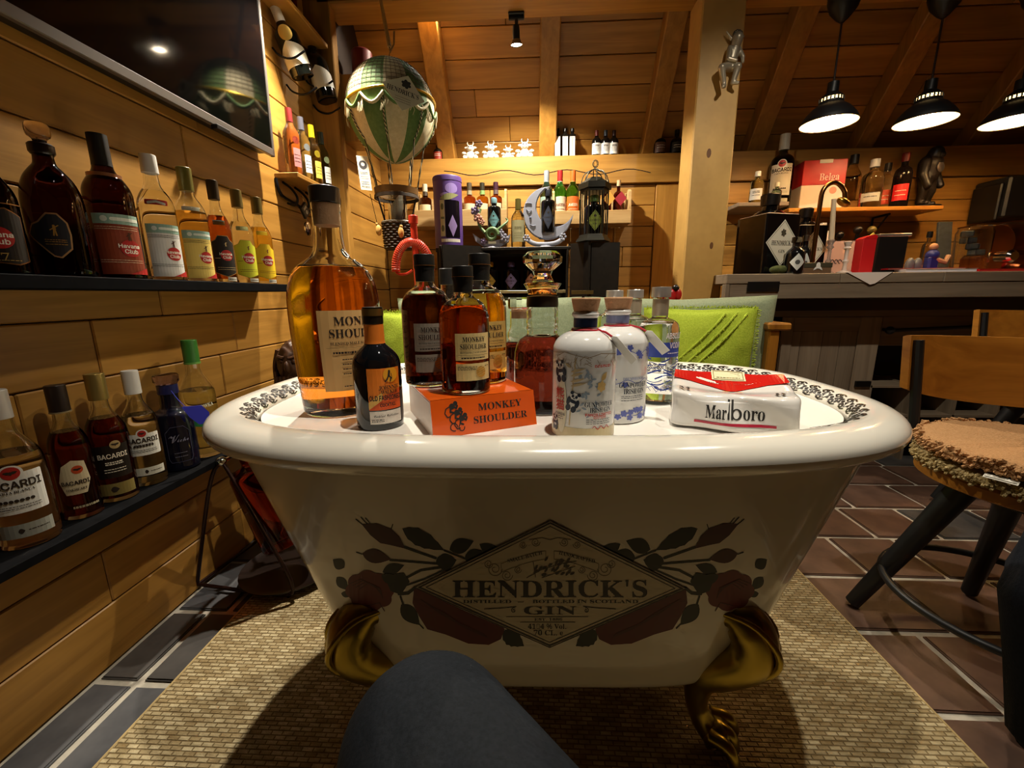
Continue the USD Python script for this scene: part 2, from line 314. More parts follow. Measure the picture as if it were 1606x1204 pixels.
for i, (u, v) in enumerate(((1299, 194), (1450, 191), (1590, 191))):
    p = P(u, v, y=2.28); z0 = p[2]
    t = thing('pendant_lamp', ('black metal pendant lamp nearest the wooden post', 'black metal pendant lamp in the middle of the three over the bar', 'black metal pendant lamp cut by the right edge of the frame')[i], 'pendant lamp', p, group=None)
    out = chaikin([(.112, 0), (.105, .02), (.075, .058), (.050, .075), (.046, .085)], 2)
    obj('shade', tf(lathe([*out, *[(r - .002, z) for r, z in out[::-1]][:0], (.044, .086)], 40), s=1.05), BLACKM, t)
    obj('shade_lining', tf(lathe([(r - .002, z + .0005) for r, z in out], 40), s=1.05), shade_in, t)
    obj('rim', tf(tube([(.112 * math.cos(a), .112 * math.sin(a), 0) for a in np.arange(40) * math.pi / 20], .002, 6, True), s=1.05), pm('3a2c1c', .4, .5), t)
    obj('collar', tf(mg(lathe([(.047, .083), (.047, .087), (.04, .088)], 32), lathe([(.046, .100), (.044, .106), (.022, .125), (.022, .165), (.012, .168), (0, .168)], 32), *[cbox((.0455 * math.cos(a), .0455 * math.sin(a), .094), (.004, .0045, .016), rz=a) for a in np.arange(20) * math.pi / 10]), s=1.05), BLACKM, t)
    obj('slot_glow', tf(lathe([(.042, .086), (.042, .102)], 24), s=1.05), pm('ffd58a', .5, emit=3), t)
    obj('bulb', tf(mg(ball((0, 0, .035), .030), lathe([(.014, .05), (.014, .10)], 12)), s=1.05), bulbm, t)
    obj('cord', tf(tube([(0, 0, .165), (0, 0, (ZBM - z0) / 1.05 - .02)], .004, 8), s=1.05), pm('2a1c14', .7), t)
    zt_c = (ZBM - z0) / 1.05; obj('canopy', tf(lathe([(0, zt_c), (.062, zt_c), (.062, zt_c - .03), (.05, zt_c - .065), (.022, zt_c - .10), (.008, zt_c - .112), (0, zt_c - .112)], 28), s=1.05), BLACKM, t)

# ------------------------------------------------------------------ rug
rn = {'t': ('texture_coordinate', {}), 'm': ('mapping', {'scale': (31, 31, 31)}), 'w': ('noise_texture', {'scale': 3, 'detail': 2}), 'k': ('brick_texture', {'scale': 1.0, 'offset': .5, 'brick_width': .72, 'row_height': .30, 'mortar_size': .07, 'mortar_smooth': 1.0, 'color1': lin('dfcfa6'), 'color2': lin('b09a70'), 'mortar': lin('8f7a54'), 'bias': 0.0}),
      'mm': ('mapping', {'scale': (26, 90, 26)}), 'n': ('noise_texture', {'scale': 1.0, 'detail': 4}), 'g': ('mix', {'mix_type': 'multiply', 'fac': .8}), 'q': ('rgb_ramp', {'ramp': [(.35, (.55, .5, .42)), (.65, (1, 1, 1))]}), 'n2': ('noise_texture', {'scale': 160, 'detail': 2}), 'ad': ('math', {'math_type': 'multiply_add', 'value2': -.8}),
      'b': ('bump', {'strength': .8, 'distance': .003}), 'p': ('principled_bsdf', {'roughness': .85, 'specular_ior_level': .2})}
rl = [('t.object', 'm.vector'), ('m.vector', 'k.vector'), ('t.object', 'mm.vector'), ('mm.vector', 'n.vector'), ('n.fac', 'q.fac'), ('k.color', 'g.color1'), ('q.color', 'g.color2'), ('g.color', 'p.base_color'), ('t.object', 'n2.vector'), ('k.fac', 'ad.value1'), ('n2.fac', 'ad.value3'), ('ad.value', 'b.height'), ('b.normal', 'p.normal')]
del rn['w']
RUG = usdkit.material(stage, '/World/Looks/woven_rug', rn, rl, surface='p.BSDF')
t = thing('rug', 'flat woven beige rug lying under the bathtub', 'rug', (0, 0, 0))
obj('woven_field', box(-.853, .868, -.9, 1.47, .0, .008, .003), RUG, t, False)
obj('bound_edge', mg(*[tube(p, .0045, 6) for p in ([(-.853, -.9, .0045), (-.853, 1.47, .0045)], [(.868, -.9, .0045), (.868, 1.47, .0045)], [(-.853, 1.47, .0045), (.868, 1.47, .0045)])]), pm('b79f6c', .8), t)

# ------------------------------------------------------------------ shelves and television on the left wall
SH1, SH2 = .944, .432
shm = mottled('black_shelf', '09090a', '111113', 30, .8, .1, .1, .05)
obj('wall_shelf', box(XL, -.93, -.3, 1.60, SH1 - .027, SH1, .002), shm, None, False, 'long black wall shelf on the left, the upper one below the television', 'shelf')
obj('wall_shelf', box(XL, -.93, -.3, 1.60, SH2 - .020, SH2, .002), shm, None, False, 'long black wall shelf on the left, the lower one near the floor', 'shelf')
t = thing('television', 'large black flat television with a grey frame on the left wall', 'television')
c0 = 1.425
def tilt(m): return (np.c_[m[0][:, 0] + (m[0][:, 2] - c0) * .022, m[0][:, 1], m[0][:, 2]], m[1])
obj('screen', tilt(box(-1.008, -.999, .20, 1.708, c0 + .026, 2.26, .001)), pm('050506', .07, spec=.5), t, False)
obj('frame', tilt(mg(box(-1.012, -.996, .18, 1.722, c0, c0 + .026, .002), box(-1.012, -.996, 1.708, 1.722, c0, 2.27, .002), box(-1.012, -.996, .18, .20, c0, 2.27, .002), box(-1.012, -.996, .18, 1.722, 2.26, 2.275, .002))), pm('77706a', .35, .5), t, False)
obj('housing', tilt(box(-1.048, -1.009, .20, 1.70, c0 + .006, 2.26, .004)), BLACKM, t, False)
obj('sensor', tilt(box(-1.006, -.985, 1.40, 1.46, c0 - .012, c0 + .003, .002)), BLACK, t, False)
for y in (.8, 1.2): obj('bracket', box(-1.058, -1.02, y, y + .04, 1.6, 2.0), IRON, t, False)

# ------------------------------------------------------------------ the bathtub
TRAY = .667; TC, TYAW, TN = np.array([.022, .959]), .030, 3.06
RA, RB, RR, RZ = .637, .368, .0292, .664; RH = .044
BZ, BN = .13, 4.6
def local(x, y, z):
    x, y = np.asarray(x, float), np.asarray(y, float); c, s = math.cos(TYAW), math.sin(TYAW)
    return np.stack([TC[0] + c * x - s * y, TC[1] + s * x + c * y, np.broadcast_to(z, x.shape)], -1)
def se(a, b, n, th):
    c, s = np.cos(th), np.sin(th); return a * np.sign(c) * abs(c) ** (2 / n), b * np.sign(s) * abs(s) ** (2 / n)
def bab(z):
    t = np.clip((z - BZ) / (.64 - BZ), 0, 1); rc = .05; ins = np.where(z < BZ + rc, rc - np.sqrt(np.maximum(rc * rc - (BZ + rc - z) ** 2, 0)), 0)
    return .432 + .176 * t - ins, .285 + .055 * t - ins
NT = 240
_t0 = np.linspace(0, 2 * np.pi, 4001); _x, _y = se(RA, RB, TN, _t0); _s = np.r_[0, np.cumsum(np.hypot(np.diff(_x), np.diff(_y)))]; RLEN = _s[-1]
def rim_at(s, f, off=0):
    """A point of the roll top: s runs round the rim, f round its section (0 = outward, pi/2 = up)."""
    s = np.asarray(s, float) % RLEN; x, y = np.interp(s, _s, _x), np.interp(s, _s, _y); e = 1e-3
    dx, dy = np.interp((s + e) % RLEN, _s, _x) - np.interp((s - e) % RLEN, _s, _x), np.interp((s + e) % RLEN, _s, _y) - np.interp((s - e) % RLEN, _s, _y)
    L = np.hypot(dx, dy) + 1e-12; r = RR + off; h = RH + off
    return local(x + h * np.cos(f) * dy / L, y - h * np.cos(f) * dx / L, RZ + r * np.sin(f))
def loft(rows, closed_cols=True):
    m, n = len(rows), len(rows[0]); v = np.vstack(rows); f = []
    for i in range(m - 1):
        for j in range(n if closed_cols else n - 1):
            k = (j + 1) % n; f += [(i * n + j, i * n + k, (i + 1) * n + k), (i * n + j, (i + 1) * n + k, (i + 1) * n + j)]
    return v, np.array(f)
enamel = pm('e6e2d6', .14, coat=.6)
tub = thing('bathtub', 'white enamelled clawfoot bathtub used as a table, a rose and diamond emblem on its front', 'bathtub')
ss = np.arange(NT) / NT * RLEN
rim = loft([rim_at(ss, np.full(NT, f)) for f in np.linspace(0, 2 * np.pi, 37)])
obj('rolled_rim', rim, enamel, tub, 60)
th = np.interp(ss, _s, _t0); rows = []
for z in np.r_[np.linspace(BZ, BZ + .05, 10), np.linspace(BZ + .05, .65, 22)[1:]]:
    a, b = bab(z); rows.append(local(*se(a - .012, b, BN, th), z))
rows = [local(*se(.02, .01, BN, th), BZ)] + rows
bd = loft(rows); obj('basin', (bd[0], bd[1]), pm('d9d3c2', .16, coat=.6), tub, 60)
def front(u, v, off=.0008):
    """Where the sight lines of pixels meet the front of the basin (or run past it: the nearest place on it)."""
    u, v = np.asarray(u, float), np.asarray(v, float); d = np.stack([(u - 803) / F, (v - 602) / F, np.ones_like(u)], -1) @ CM.T
    c, s = math.cos(TYAW), math.sin(TYAW); o = np.array([0, 0]) - TC; ox, oy = c * o[0] + s * o[1], -s * o[0] + c * o[1]
    dx, dy, dz = c * d[..., 0] + s * d[..., 1], -s * d[..., 0] + c * d[..., 1], d[..., 2]
    lo, hi = (oy * -1 - .42) / dy, (oy * -1) / dy
    for _ in range(36):
        t = (lo + hi) / 2; x, y, z = ox + dx * t + .0, oy + dy * t, HC + dz * t; a, b = bab(np.clip(z, BZ + .05, .7)); a = a - .012
        inside = (abs(x / a) ** BN + abs(y / b) ** BN) < 1; hi = np.where(inside, t, hi); lo = np.where(inside, lo, t)
    t = lo - off; return local(ox + dx * t, oy + dy * t, HC + dz * t)
def decal(g, mat, name='print', off=.0008, parent=None, step=7):
    return obj(name, plate(affinity.scale(g, 1, -1, origin=(0, 0)), step, lambda x, y: front(x, -y, off)), mat, parent or tub, False)
T_ = lambda s, h, st, x, y, **k: affinity.scale(text(s, h, st, **k), 1, -1, origin=(0, 0)) if 0 else affinity.translate(affinity.scale(text(s, h, st, **k), 1, -1, origin=(0, 0)), x, y)
def mir(g, u0=862.5): return affinity.scale(g, -1, 1, origin=(u0, 0))
# rose blooms, buds and leaves, drawn for the left half and mirrored
def leaf(x0, y0, x1, y1, w, jag=0):
    p0, p1 = np.array([x0, y0], float), np.array([x1, y1], float); n = np.array([-(p1 - p0)[1], (p1 - p0)[0]]); n /= np.linalg.norm(n); q = []
    for t in np.linspace(0, 1, 11): q.append(p0 + (p1 - p0) * t + n * w * math.sin(math.pi * t ** .8) * (1 + jag * (-1) ** int(t * 10)))
    for t in np.linspace(1, 0, 11)[1:-1]: q.append(p0 + (p1 - p0) * t - n * w * math.sin(math.pi * t ** .8) * (1 + jag * (-1) ** int(t * 10)))
    return Polygon(q).buffer(0)
def petal_ring(x, y, rx, ry, rot, k=9, wob=.09, seed=0):
    r = random.Random(seed); a = np.linspace(0, 2 * np.pi, 60, endpoint=False); m = 1 + wob * np.abs(np.sin(a * k / 2 + r.random() * 3)) - wob / 2
    return affinity.rotate(Polygon(np.c_[x + rx * m * np.cos(a), y + ry * m * np.sin(a)]), rot, origin=(x, y))
dia = Polygon([(863, 816), (1078, 923), (862, 1016), (649, 921)])
leaves = union_all([leaf(631, 829, 697, 863, 13, .06), leaf(705, 862, 743, 848, 12), leaf(752, 853, 800, 880, 10), leaf(686, 884, 716, 878, 14), disc(699, 880, 15, 11), leaf(728, 876, 765, 868, 12), leaf(600, 897, 634, 886, 9), leaf(629, 948, 658, 980, 12), leaf(788, 990, 822, 1013, 13, .08),
                    line([(632, 857), (683, 875)], 4), line([(612, 878), (690, 884)], 3.5), line([(625, 912), (660, 894), (700, 888)], 4), line([(630, 920), (665, 908), (700, 892)], 3), line([(697, 863), (730, 876)], 3), line([(628, 935), (633, 950)], 3), line([(655, 976), (664, 985)], 2), line([(650, 922), (640, 930), (626, 931)], 5),
                    leaf(540, 890, 522, 877, 9), leaf(528, 905, 546, 925, 8), leaf(535, 930, 552, 934, 5)])
rose1 = petal_ring(580, 926, 37, 30, 12, 8, .12, 2); rose2 = Polygon([(652, 926), (676, 936), (700, 948), (730, 962), (760, 975), (788, 987), (783, 1000), (766, 1008), (735, 1006), (700, 992), (672, 984), (660, 965), (650, 945)]).buffer(3)
bud1 = Polygon([(570, 823), (590, 822), (612, 830), (625, 842), (633, 858), (612, 853), (597, 850), (582, 838)]).buffer(1.5); bud2 = leaf(568, 868, 613, 877, 11)
tips = union_all([line([(574, 827), (558, 814)], 1.5), line([(578, 824), (566, 811)], 1.5), line([(582, 823), (573, 812)], 1.2), line([(568, 869), (559, 866)], 1.5), line([(613, 831), (616, 822)], 1.5)])
lf, rd, rd2 = pm('22261c', .5), pm('6e2118', .5), pm('4d1512', .5)
for g, m, n, o in ((leaves, lf, 'leaf_print', .0006), (rose1, rd, 'rose_print', .0009), (rose2, pm('5e1714', .5), 'rose_print', .0009), (union_all([bud1, bud2]), pm('4a1d18', .5), 'bud_print', .0009), (tips, lf, 'stem_print', .0008)):
    for q in [*getattr(g, 'geoms', [g]), *getattr(mir(g), 'geoms', [mir(g)])]: decal(q, m, n, o)
sepal = union_all([leaf(598, 902, 628, 915, 8), Polygon([(606, 905), (632, 900), (640, 912), (628, 930), (614, 925)]).buffer(2)])
pet = union_all([line([(548 + 5 * i, 915 + 3 * i), (566 + 4 * i, 908 + 2 * i), (590 + 2 * i, 922), (600, 935 + i)], 1.1) for i in range(4)] + [line([(575, 950), (595, 945), (603, 958)], 1.2)])
pet2 = union_all([line([(660 + 9 * i, 940 + 5 * i), (690 + 8 * i, 962 + 4 * i), (730 + 7 * i, 985 + i * 2), (765, 1000)], 1.2) for i in range(5)])
for q in [*getattr(sepal, 'geoms', [sepal]), *getattr(mir(sepal), 'geoms', [mir(sepal)])]: decal(q, lf, 'sepal_print', .0012)
for q in [*union_all([pet, pet2]).geoms, *mir(union_all([pet, pet2])).geoms]: decal(q, rd2, 'petal_line', .0013)
decal(dia, pm('c9bfa2', .35), 'diamond_label', .0016)
def frame(d0, d1): a = affinity.scale(dia, 1 - d0, 1 - d0, origin=(862.5, 920)); b = affinity.scale(dia, 1 - d1, 1 - d1, origin=(862.5, 920)); return a.difference(b)
ink = pm('241d14', .5); lt = pm('6f6450', .5)
wr = [frame(0, .012), frame(.028, .05), frame(.085, .095),
      T_("HENDRICK'S", 27, 'serif', 862, 923, fit=306), T_('DISTILLED', 5, 'serif', 764, 943, fit=76), T_('and', 4, 'script', 817, 943), T_('BOTTLED IN SCOTLAND', 5, 'serif', 918, 943, fit=166),
      T_('GIN', 13, 'serif', 863, 957, fit=82), T_('EST. 1886', 4, 'serif', 860, 971, fit=44), T_('41·4 % Vol.', 8, 'serif', 858, 982, fit=60), T_('70 CL. e', 8, 'serif', 860, 992, fit=46), line([(794, 967), (922, 967)], .8), line([(816, 975.5), (902, 975.5)], .8)]
for sx in (1, -1):
    c = [(862.5 + sx * 103, 955), (862.5 + sx * 70, 953), (862.5 + sx * 53, 951)]; sp = [(862.5 + sx * (57 - 4.5 * math.cos(a) * (1 - a / 11)), 957 - 5 * math.sin(a) * (1 - a / 11)) for a in np.linspace(1.2, 9, 24)]
    wr += [line(c, 1.0), line(sp, 1.1)]
decal(union_all(wr), ink, 'lettering', .0024)
sc = []
for sx in (1, -1):
    X = lambda x: 862.5 + sx * (862.5 - x)
    for (px, py, r, k) in ((776, 892, 12, 1), (795, 902, 9, -1), (766, 884, 7, 1), (812, 893, 6, 1), (840, 850, 7, -1), (820, 854, 6, 1)): sc.append(line([(X(px + r * (1 - a / 14) * math.cos(a * k)), py + r * (1 - a / 14) * math.sin(a)) for a in np.linspace(0, 11, 34)], 1.1))
    ar = [(X(x), 884 - 21 * math.sin((x - 786) / 78 * 1.45)) for x in np.linspace(786, 856, 12)]
    sc += [line(ar, .9), line([(x, y + 13) for x, y in ar], .9), line([ar[0], (ar[0][0], ar[0][1] + 13)], .9), line([ar[-1], (ar[-1][0], ar[-1][1] + 13)], .9), line([(X(830), 846), (X(850), 843), (X(862), 846)], 1.2)]
decal(union_all(sc), lt, 'scroll_print', .002)
bn = [T_('SMALL BATCH', 6, 'serif', 823, 873, fit=56, rot=14)]; bn += [T_('HANDCRAFTED', 6, 'serif', 905, 873, fit=58, rot=-14)]
q = random.Random(3); bt = []
for i in range(26): x, y, a = q.uniform(836, 896), q.uniform(879, 903), q.uniform(-1, 1); bt.append(leaf(x, y, x + 8 * math.cos(a), y - 8 * abs(math.sin(a)) - 2, 1.8))
bt += [line([(826, 906), (850, 893), (880, 884), (904, 880)], 1), line([(840, 905), (836, 880)], 1), line([(850, 906), (876, 897), (902, 888)], 1)]
decal(union_all(bn + bt), pm('3a3226', .5), 'botanical_print', .0026)
# black filigree band round the inside of the rim
un = []
for k in (0, 1):
    o = k * .030
    for a in np.arange(5) * 2 * np.pi / 5: un.append(leaf(o + .012, .017, o + .012 + .011 * math.cos(a), .017 + .011 * math.sin(a), .0035))
    for dx, dy in ((.024, .026), (.024, .008)):
        un.append(line([(o + dx + .0062 * math.cos(a) * (1 - a / 16), dy + .0058 * math.sin(a) * (1 - a / 16)) for a in np.linspace(0, 9, 22)], .0026))
    un += [line([(o + .012, .030), (o + .020, .033), (o + .028, .030)], .0026), line([(o + .012, .004), (o + .020, .001), (o + .028, .004)], .0026), disc(o + .0295, .017, .0035)]
un = union_all(un); band = pm('1a1410', .35)
un = affinity.scale(un, 1.45, 1.0, origin=(0, 0)); UL = RLEN / int(RLEN / .087)
for k in range(int(RLEN / UL + .5)):
    s0 = k * UL
    mid = rim_at(s0 + .04, math.pi)
    if mid[1] < TC[1] - .22 and abs(mid[0]) < .46: continue
    v, f = plate(un, .012, lambda x, y: np.c_[x, y, 0 * x])
    obj('filigree', (rim_at(s0 + v[:, 0], math.radians(166) - v[:, 1] / RH * 1.25, .0006), f[:, ::-1]), band, tub, False)
# cast brass claw feet
brass = mottled('old_brass', '6e5a1c', '9a7f2e', 20, .3, .05)
brn = {'p': ('principled_bsdf', {'base_color': lin('a58d3a'), 'metallic': 1.0, 'roughness': .3})}; brass = usdkit.material(stage, '/World/Looks/old_brass_metal', brn, [], surface='p.BSDF')
def claw():
    path = chaikin([(.000, 0, .285), (.030, 0, .320), (.072, 0, .290), (.082, 0, .235), (.030, 0, .185), (-.006, 0, .150), (-.012, 0, .090), (.010, 0, .046), (.032, 0, .028)], 3)
    leg = tube(path, [.012, .026, .040, .041, .036, .026, .020, .024, .030], 16)
    toes = [mg(tube(chaikin([(.02, y, .05), (.052, y * 1.25, .05), (.066, y * 1.4, .022), (.062, y * 1.4, .0095)], 2), [.014, .010], 10), ball((.063, y * 1.4, .012), .0115, n=2)) for y in (-.026, 0, .026)]
    ribs = [tube(chaikin([(.010, y, .325), (.070, y * 1.3, .325), (.118, y * 1.4, .275), (.105, y, .22), (.035, y * .4, .172)], 2), .006, 8) for y in (-.024, 0, .024)]
    return leg, toes, ball((.03, 0, .036), .030, (1, 1, .95)), ribs
for (sx, sy) in ((1, -1), (-1, -1), (1, 1), (-1, 1)):
    p = local(sx * .305, sy * .262, .0085); ang = math.atan2(sy * .42, sx * .9) + TYAW
    lg_, toes, orb, ribs = claw(); pl = lambda m: tf(m, p, ang)
    ft = obj('claw_foot', pl(lg_), brass, tub, 60)
    for q in toes: obj('claw', pl(q), brass, ft, 60)
    obj('ball', pl(orb), brass, ft, 60)
    for q in ribs: obj('acanthus_rib', pl(q), brass, ft, 60)
a_ = RA - RH - .0005; b_ = RB - RH - .0005
tr = np.array([local(*se(a_, b_, TN, np.array([q])), 0)[0] for q in np.interp(ss, _s, _t0)])
obj('tray_board', tf(extrude(Polygon(tr[:, :2]), .012), (0, 0, TRAY - .012)), pm('e9e5de', .32), None, False, 'flat white board lying in the bathtub rim, carrying the bottles', 'tray')

# ------------------------------------------------------------------ the leg in the foreground, a person's bent knee
import manifold3d as m3
def limbs(bones, ref=.012, it=12):
    def hull(a, ra, b, rb):
        q = np.vstack([ball(a, ra, n=2)[0], ball(b, rb, n=2)[0]]); t = trimesh.convex.convex_hull(q)
        return m3.Manifold(m3.Mesh(t.vertices.astype(np.float32), t.faces.astype(np.uint32)))
    m = m3.Manifold.batch_boolean([hull(*b) for b in bones], m3.OpType.Add).refine_to_length(ref).to_mesh()
    t = trimesh.Trimesh(m.vert_properties[:, :3], m.tri_verts, process=True); trimesh.smoothing.filter_taubin(t, iterations=it); return t.vertices, t.faces
hip, knee, calf, ank, toe = (.34, -.22, .43), (-.100, .325, .457), (-.125, .270, .30), (-.11, .29, .095), (-.13, .45, .048)
pn = thing('person', 'seated person seen only by one bent knee in dark grey trousers', 'person')
bump_cloth = mottled('trouser_twill', '1e2227', '272b31', 220, .85, .35, .0, .2, 2, .0012)
obj('trouser_leg', limbs([(hip, .135, (.095, .06, .452), .128), ((.095, .06, .452), .128, knee, .088), (knee, .088, calf, .084), (calf, .078, ank, .060)], .012, 14), bump_cloth, pn, 60)
obj('shoe', limbs([(ank, .042, (-.115, .30, .056), .036), ((-.115, .29, .056), .036, toe, .033)], .012, 8), pm('15130f', .5), pn, 60)

# ------------------------------------------------------------------ bottles: shared builders
def stand_at(ul, ur, vb, z, vt=None, v0=None):
    """Centre, radius and height of a round thing whose left, right, bottom and top edges the photograph shows, standing at height z."""
    um = (ul + ur) / 2; p = P(um, vb, z=z); d = math.hypot(p[0], p[1]); vm = v0 or (vb if vt is None else (vb + vt) / 2)
    s = math.sin(abs(az(ur, vm) - az(ul, vm)) / 2); R = d * s / (1 - s); q = p[:2] * (d + R) / d
    return np.array([q[0], q[1], z]), R, (P(um, vt, y=q[1])[2] - z if vt else None)
def face(c, more=0): return -math.atan2(c[0], c[1]) + math.radians(more)
def amber(c, ior=1.36): return pm(c, 0, trans=1, ior=ior)
PROF = {
 'round': [(0, 0), (.90, 0), (.97, .012), (1, .04), (1, .56), (.985, .62), (.92, .67), (.78, .715), (.55, .745), (.40, .765), (.36, .80), (.35, .97)],
 'big':   [(0, 0), (.84, 0), (.88, .008), (.90, .03), (.98, .30), (1, .46), (.985, .54), (.92, .605), (.78, .655), (.55, .69), (.40, .71), (.33, .75), (.305, .82), (.305, .90), (.315, .90), (.315, .985)],
 'rum':   [(0, 0), (.92, 0), (1, .012), (1, .50), (.98, .56), (.88, .615), (.66, .67), (.47, .715), (.40, .76), (.385, .97)],
 'wine':  [(0, 0), (.92, 0), (1, .012), (1, .58), (.95, .64), (.74, .70), (.50, .745), (.39, .79), (.36, .97)],
 'square':[(0, 0), (.94, 0), (1, .02), (1, .60), (.97, .645), (.80, .675), (.48, .69), (.38, .705), (.36, .72), (.36, .97)],
 'cork':  [(0, 0), (.93, 0), (1, .012), (1, .60), (.97, .655), (.85, .70), (.62, .73), (.42, .745), (.35, .76), (.34, .80), (.34, .86)],
 'dome':  [(0, 0), (.92, 0), (1, .015), (1, .50), (.97, .585), (.84, .665), (.58, .735), (.40, .80), (.36, .86), (.36, .97)],
}
def at_z(prof, z): p = np.array(prof); return np.interp(z, p[:, 1], p[:, 0])
def cut(prof, z0, z1):
    p = [(r, z) for r, z in prof if z0 < z < z1]; return [(at_z(prof, z0), z0)] + p + [(at_z(prof, z1), z1)]
def body(t, kind, R, Hb, glass=None, liquid=None, level=.7, base=.03, n=40, name='glass', scale=(1, 1)):
    """Glass with its filling. With a liquid: thick glass base, liquid, hollow neck; without: one solid of coloured glass."""
    pr = [(r * R, z * Hb) for r, z in chaikin(PROF[kind], 2)] if isinstance(kind, str) else [(r * R, z * Hb) for r, z in chaikin(kind, 2)]
    if liquid is None:
        obj(name, lathe(pr + [(0, pr[-1][1])], n, scale=scale), glass, t, 50); return pr
    p = sorted(pr[1:], key=lambda q: q[1]); zb, zl, zt = base * Hb, level * Hb, p[-1][1]; w = .0022
    obj('glass_base', lathe([(0, 0)] + cut(p, 0, zb) + [(0, zb)], n, scale=scale), GLASS if glass is None else glass, t, 50)
    obj('liquid', lathe([(0, zb + 1e-4)] + cut(p, zb + 1e-4, zl) + [(0, zl)], n, scale=scale), liquid, t, 50)
    o = cut(p, zl + 1e-4, zt); i = [(max(r - w, .001), z) for r, z in o][::-1]
    obj(name, lathe(o + i + [o[0]], n, scale=scale), GLASS if glass is None else glass, t, 50)
    return pr
def lab(t, R, g, mat, kids=(), th=0, name='label', off=.0005, parent=None, prof=None):
    """A printed paper label on a round body, with its lettering as sub-parts; prof: the body's outline where it tapers."""
    def on_taper(o): return lambda x, y: np.c_[(at_z(prof, y) + o) * np.sin(x / R), -(at_z(prof, y) + o) * np.cos(x / R), y]
    def put(g, o):
        if prof is not None: m = mg(*[plate(g.intersection(sbox(-9, a, 9, a + .01)), max(R * .16, .002), on_taper(o)) for a in np.arange(g.bounds[1], g.bounds[3], .01) if g.intersection(sbox(-9, a, 9, a + .01)).area > 1e-9])
        else: m = plate(g, max(R * .16, .002), ring_on(R, o))
        return tf(m, rz=math.radians(th))
    l = obj(name, put(g, off), mat, parent or t, False)
    for i, k in enumerate(kids):
        ps = [q for q in getattr(k[0], 'geoms', [k[0]]) if q.area > 1e-10]
        for q in (ps if len(ps) < 4 else [k[0]]): obj(k[2] if len(k) > 2 else 'lettering', put(q, off + .0004 * (i + 1)), k[1], l, False)
    return l
def cap(t, z0, z1, r, mat, name='cap', ridges=0, n=28, flare=0):
    m = lathe([(0, z0), (r * .96, z0), (r, z0 + .001), (r * (1 + flare), z1 - .0015), (r * (1 + flare) * .93, z1), (0, z1)], n)
    if ridges: m = mg(m, *[cbox((r * math.cos(a), r * math.sin(a), (z0 + z1) / 2), (.0012, .0012, (z1 - z0) * .7), rz=a) for a in np.arange(ridges) * 2 * math.pi / ridges])
    return obj(name, m, mat, t, 40)
def thin(t, R, z0, z1, mat, name='band', n=36): return obj(name, lathe([(R, z0), (R + .0008, z0), (R + .0008, z1), (R, z1), (R, z0)], n), mat, t, 40)
CREAM, ROSEC = pm('e0c68c', .6), pm('d8b183', .5)
INKD = pm('2a1d12', .6); REDL = pm('b3201c', .5); GOLDF = pm('b8924a', .35, .8); CORK = pm('c8996f', .7, bump=(200, .3)); SILV = pm('b9b7ae', .25, 1)

# ------------------------------------------------------------------ what stands on the tub
def badge(t, R, kind, Hb, th, s):
    """Three small cast monkeys climbing the shoulder."""
    q = PROF[kind]; out = []
    for i, z in enumerate((.715, .672, .62)):
        r = at_z(sorted(q[1:], key=lambda a: a[1]), z) * R; a = math.radians(th + 5 * i); dr = (at_z(sorted(q[1:], key=lambda a: a[1]), z - .02) - at_z(sorted(q[1:], key=lambda a: a[1]), z + .02)) * R
        tl = math.atan2(dr, .04 * Hb); e = np.array([math.sin(a), -math.cos(a), 0]); tan = np.array([math.cos(a), math.sin(a), 0]); u = np.array([0, 0, 1.]) * math.cos(tl) - e * math.sin(tl); nn = e * math.cos(tl) + np.array([0, 0, 1.]) * math.sin(tl)
        c = e * r + np.array([0, 0, z * Hb]) + nn * .0015
        ring = tube([c + s * (.55 * math.cos(b) * tan + .9 * math.sin(b) * u) for b in np.arange(18) * math.pi / 9], s * .2, 6, True)
        out.append(obj('monkey_badge', mg(ring, ball(c + u * s * .95, s * .38, n=1), tube([c + s * .6 * tan + s * .3 * u, c + s * 1.1 * tan, c + s * .9 * tan - s * .7 * u], s * .13, 5)), SILV, t, 60))
def whisky(name, label, ul, ur, vb, vt, z, kind, liq, lm, th, capm, level=.70, lt=None, **k):
    c, R, Hb = stand_at(ul, ur, vb, z, vt); t = thing(name, label, 'bottle', c, face(c), k.get('group'))
    pr = body(t, kind, R, Hb, None, liq, level, .045)
    rn_ = at_z(sorted(PROF[kind][1:], key=lambda a: a[1]), .9) * R
    return t, c, R, Hb, rn_
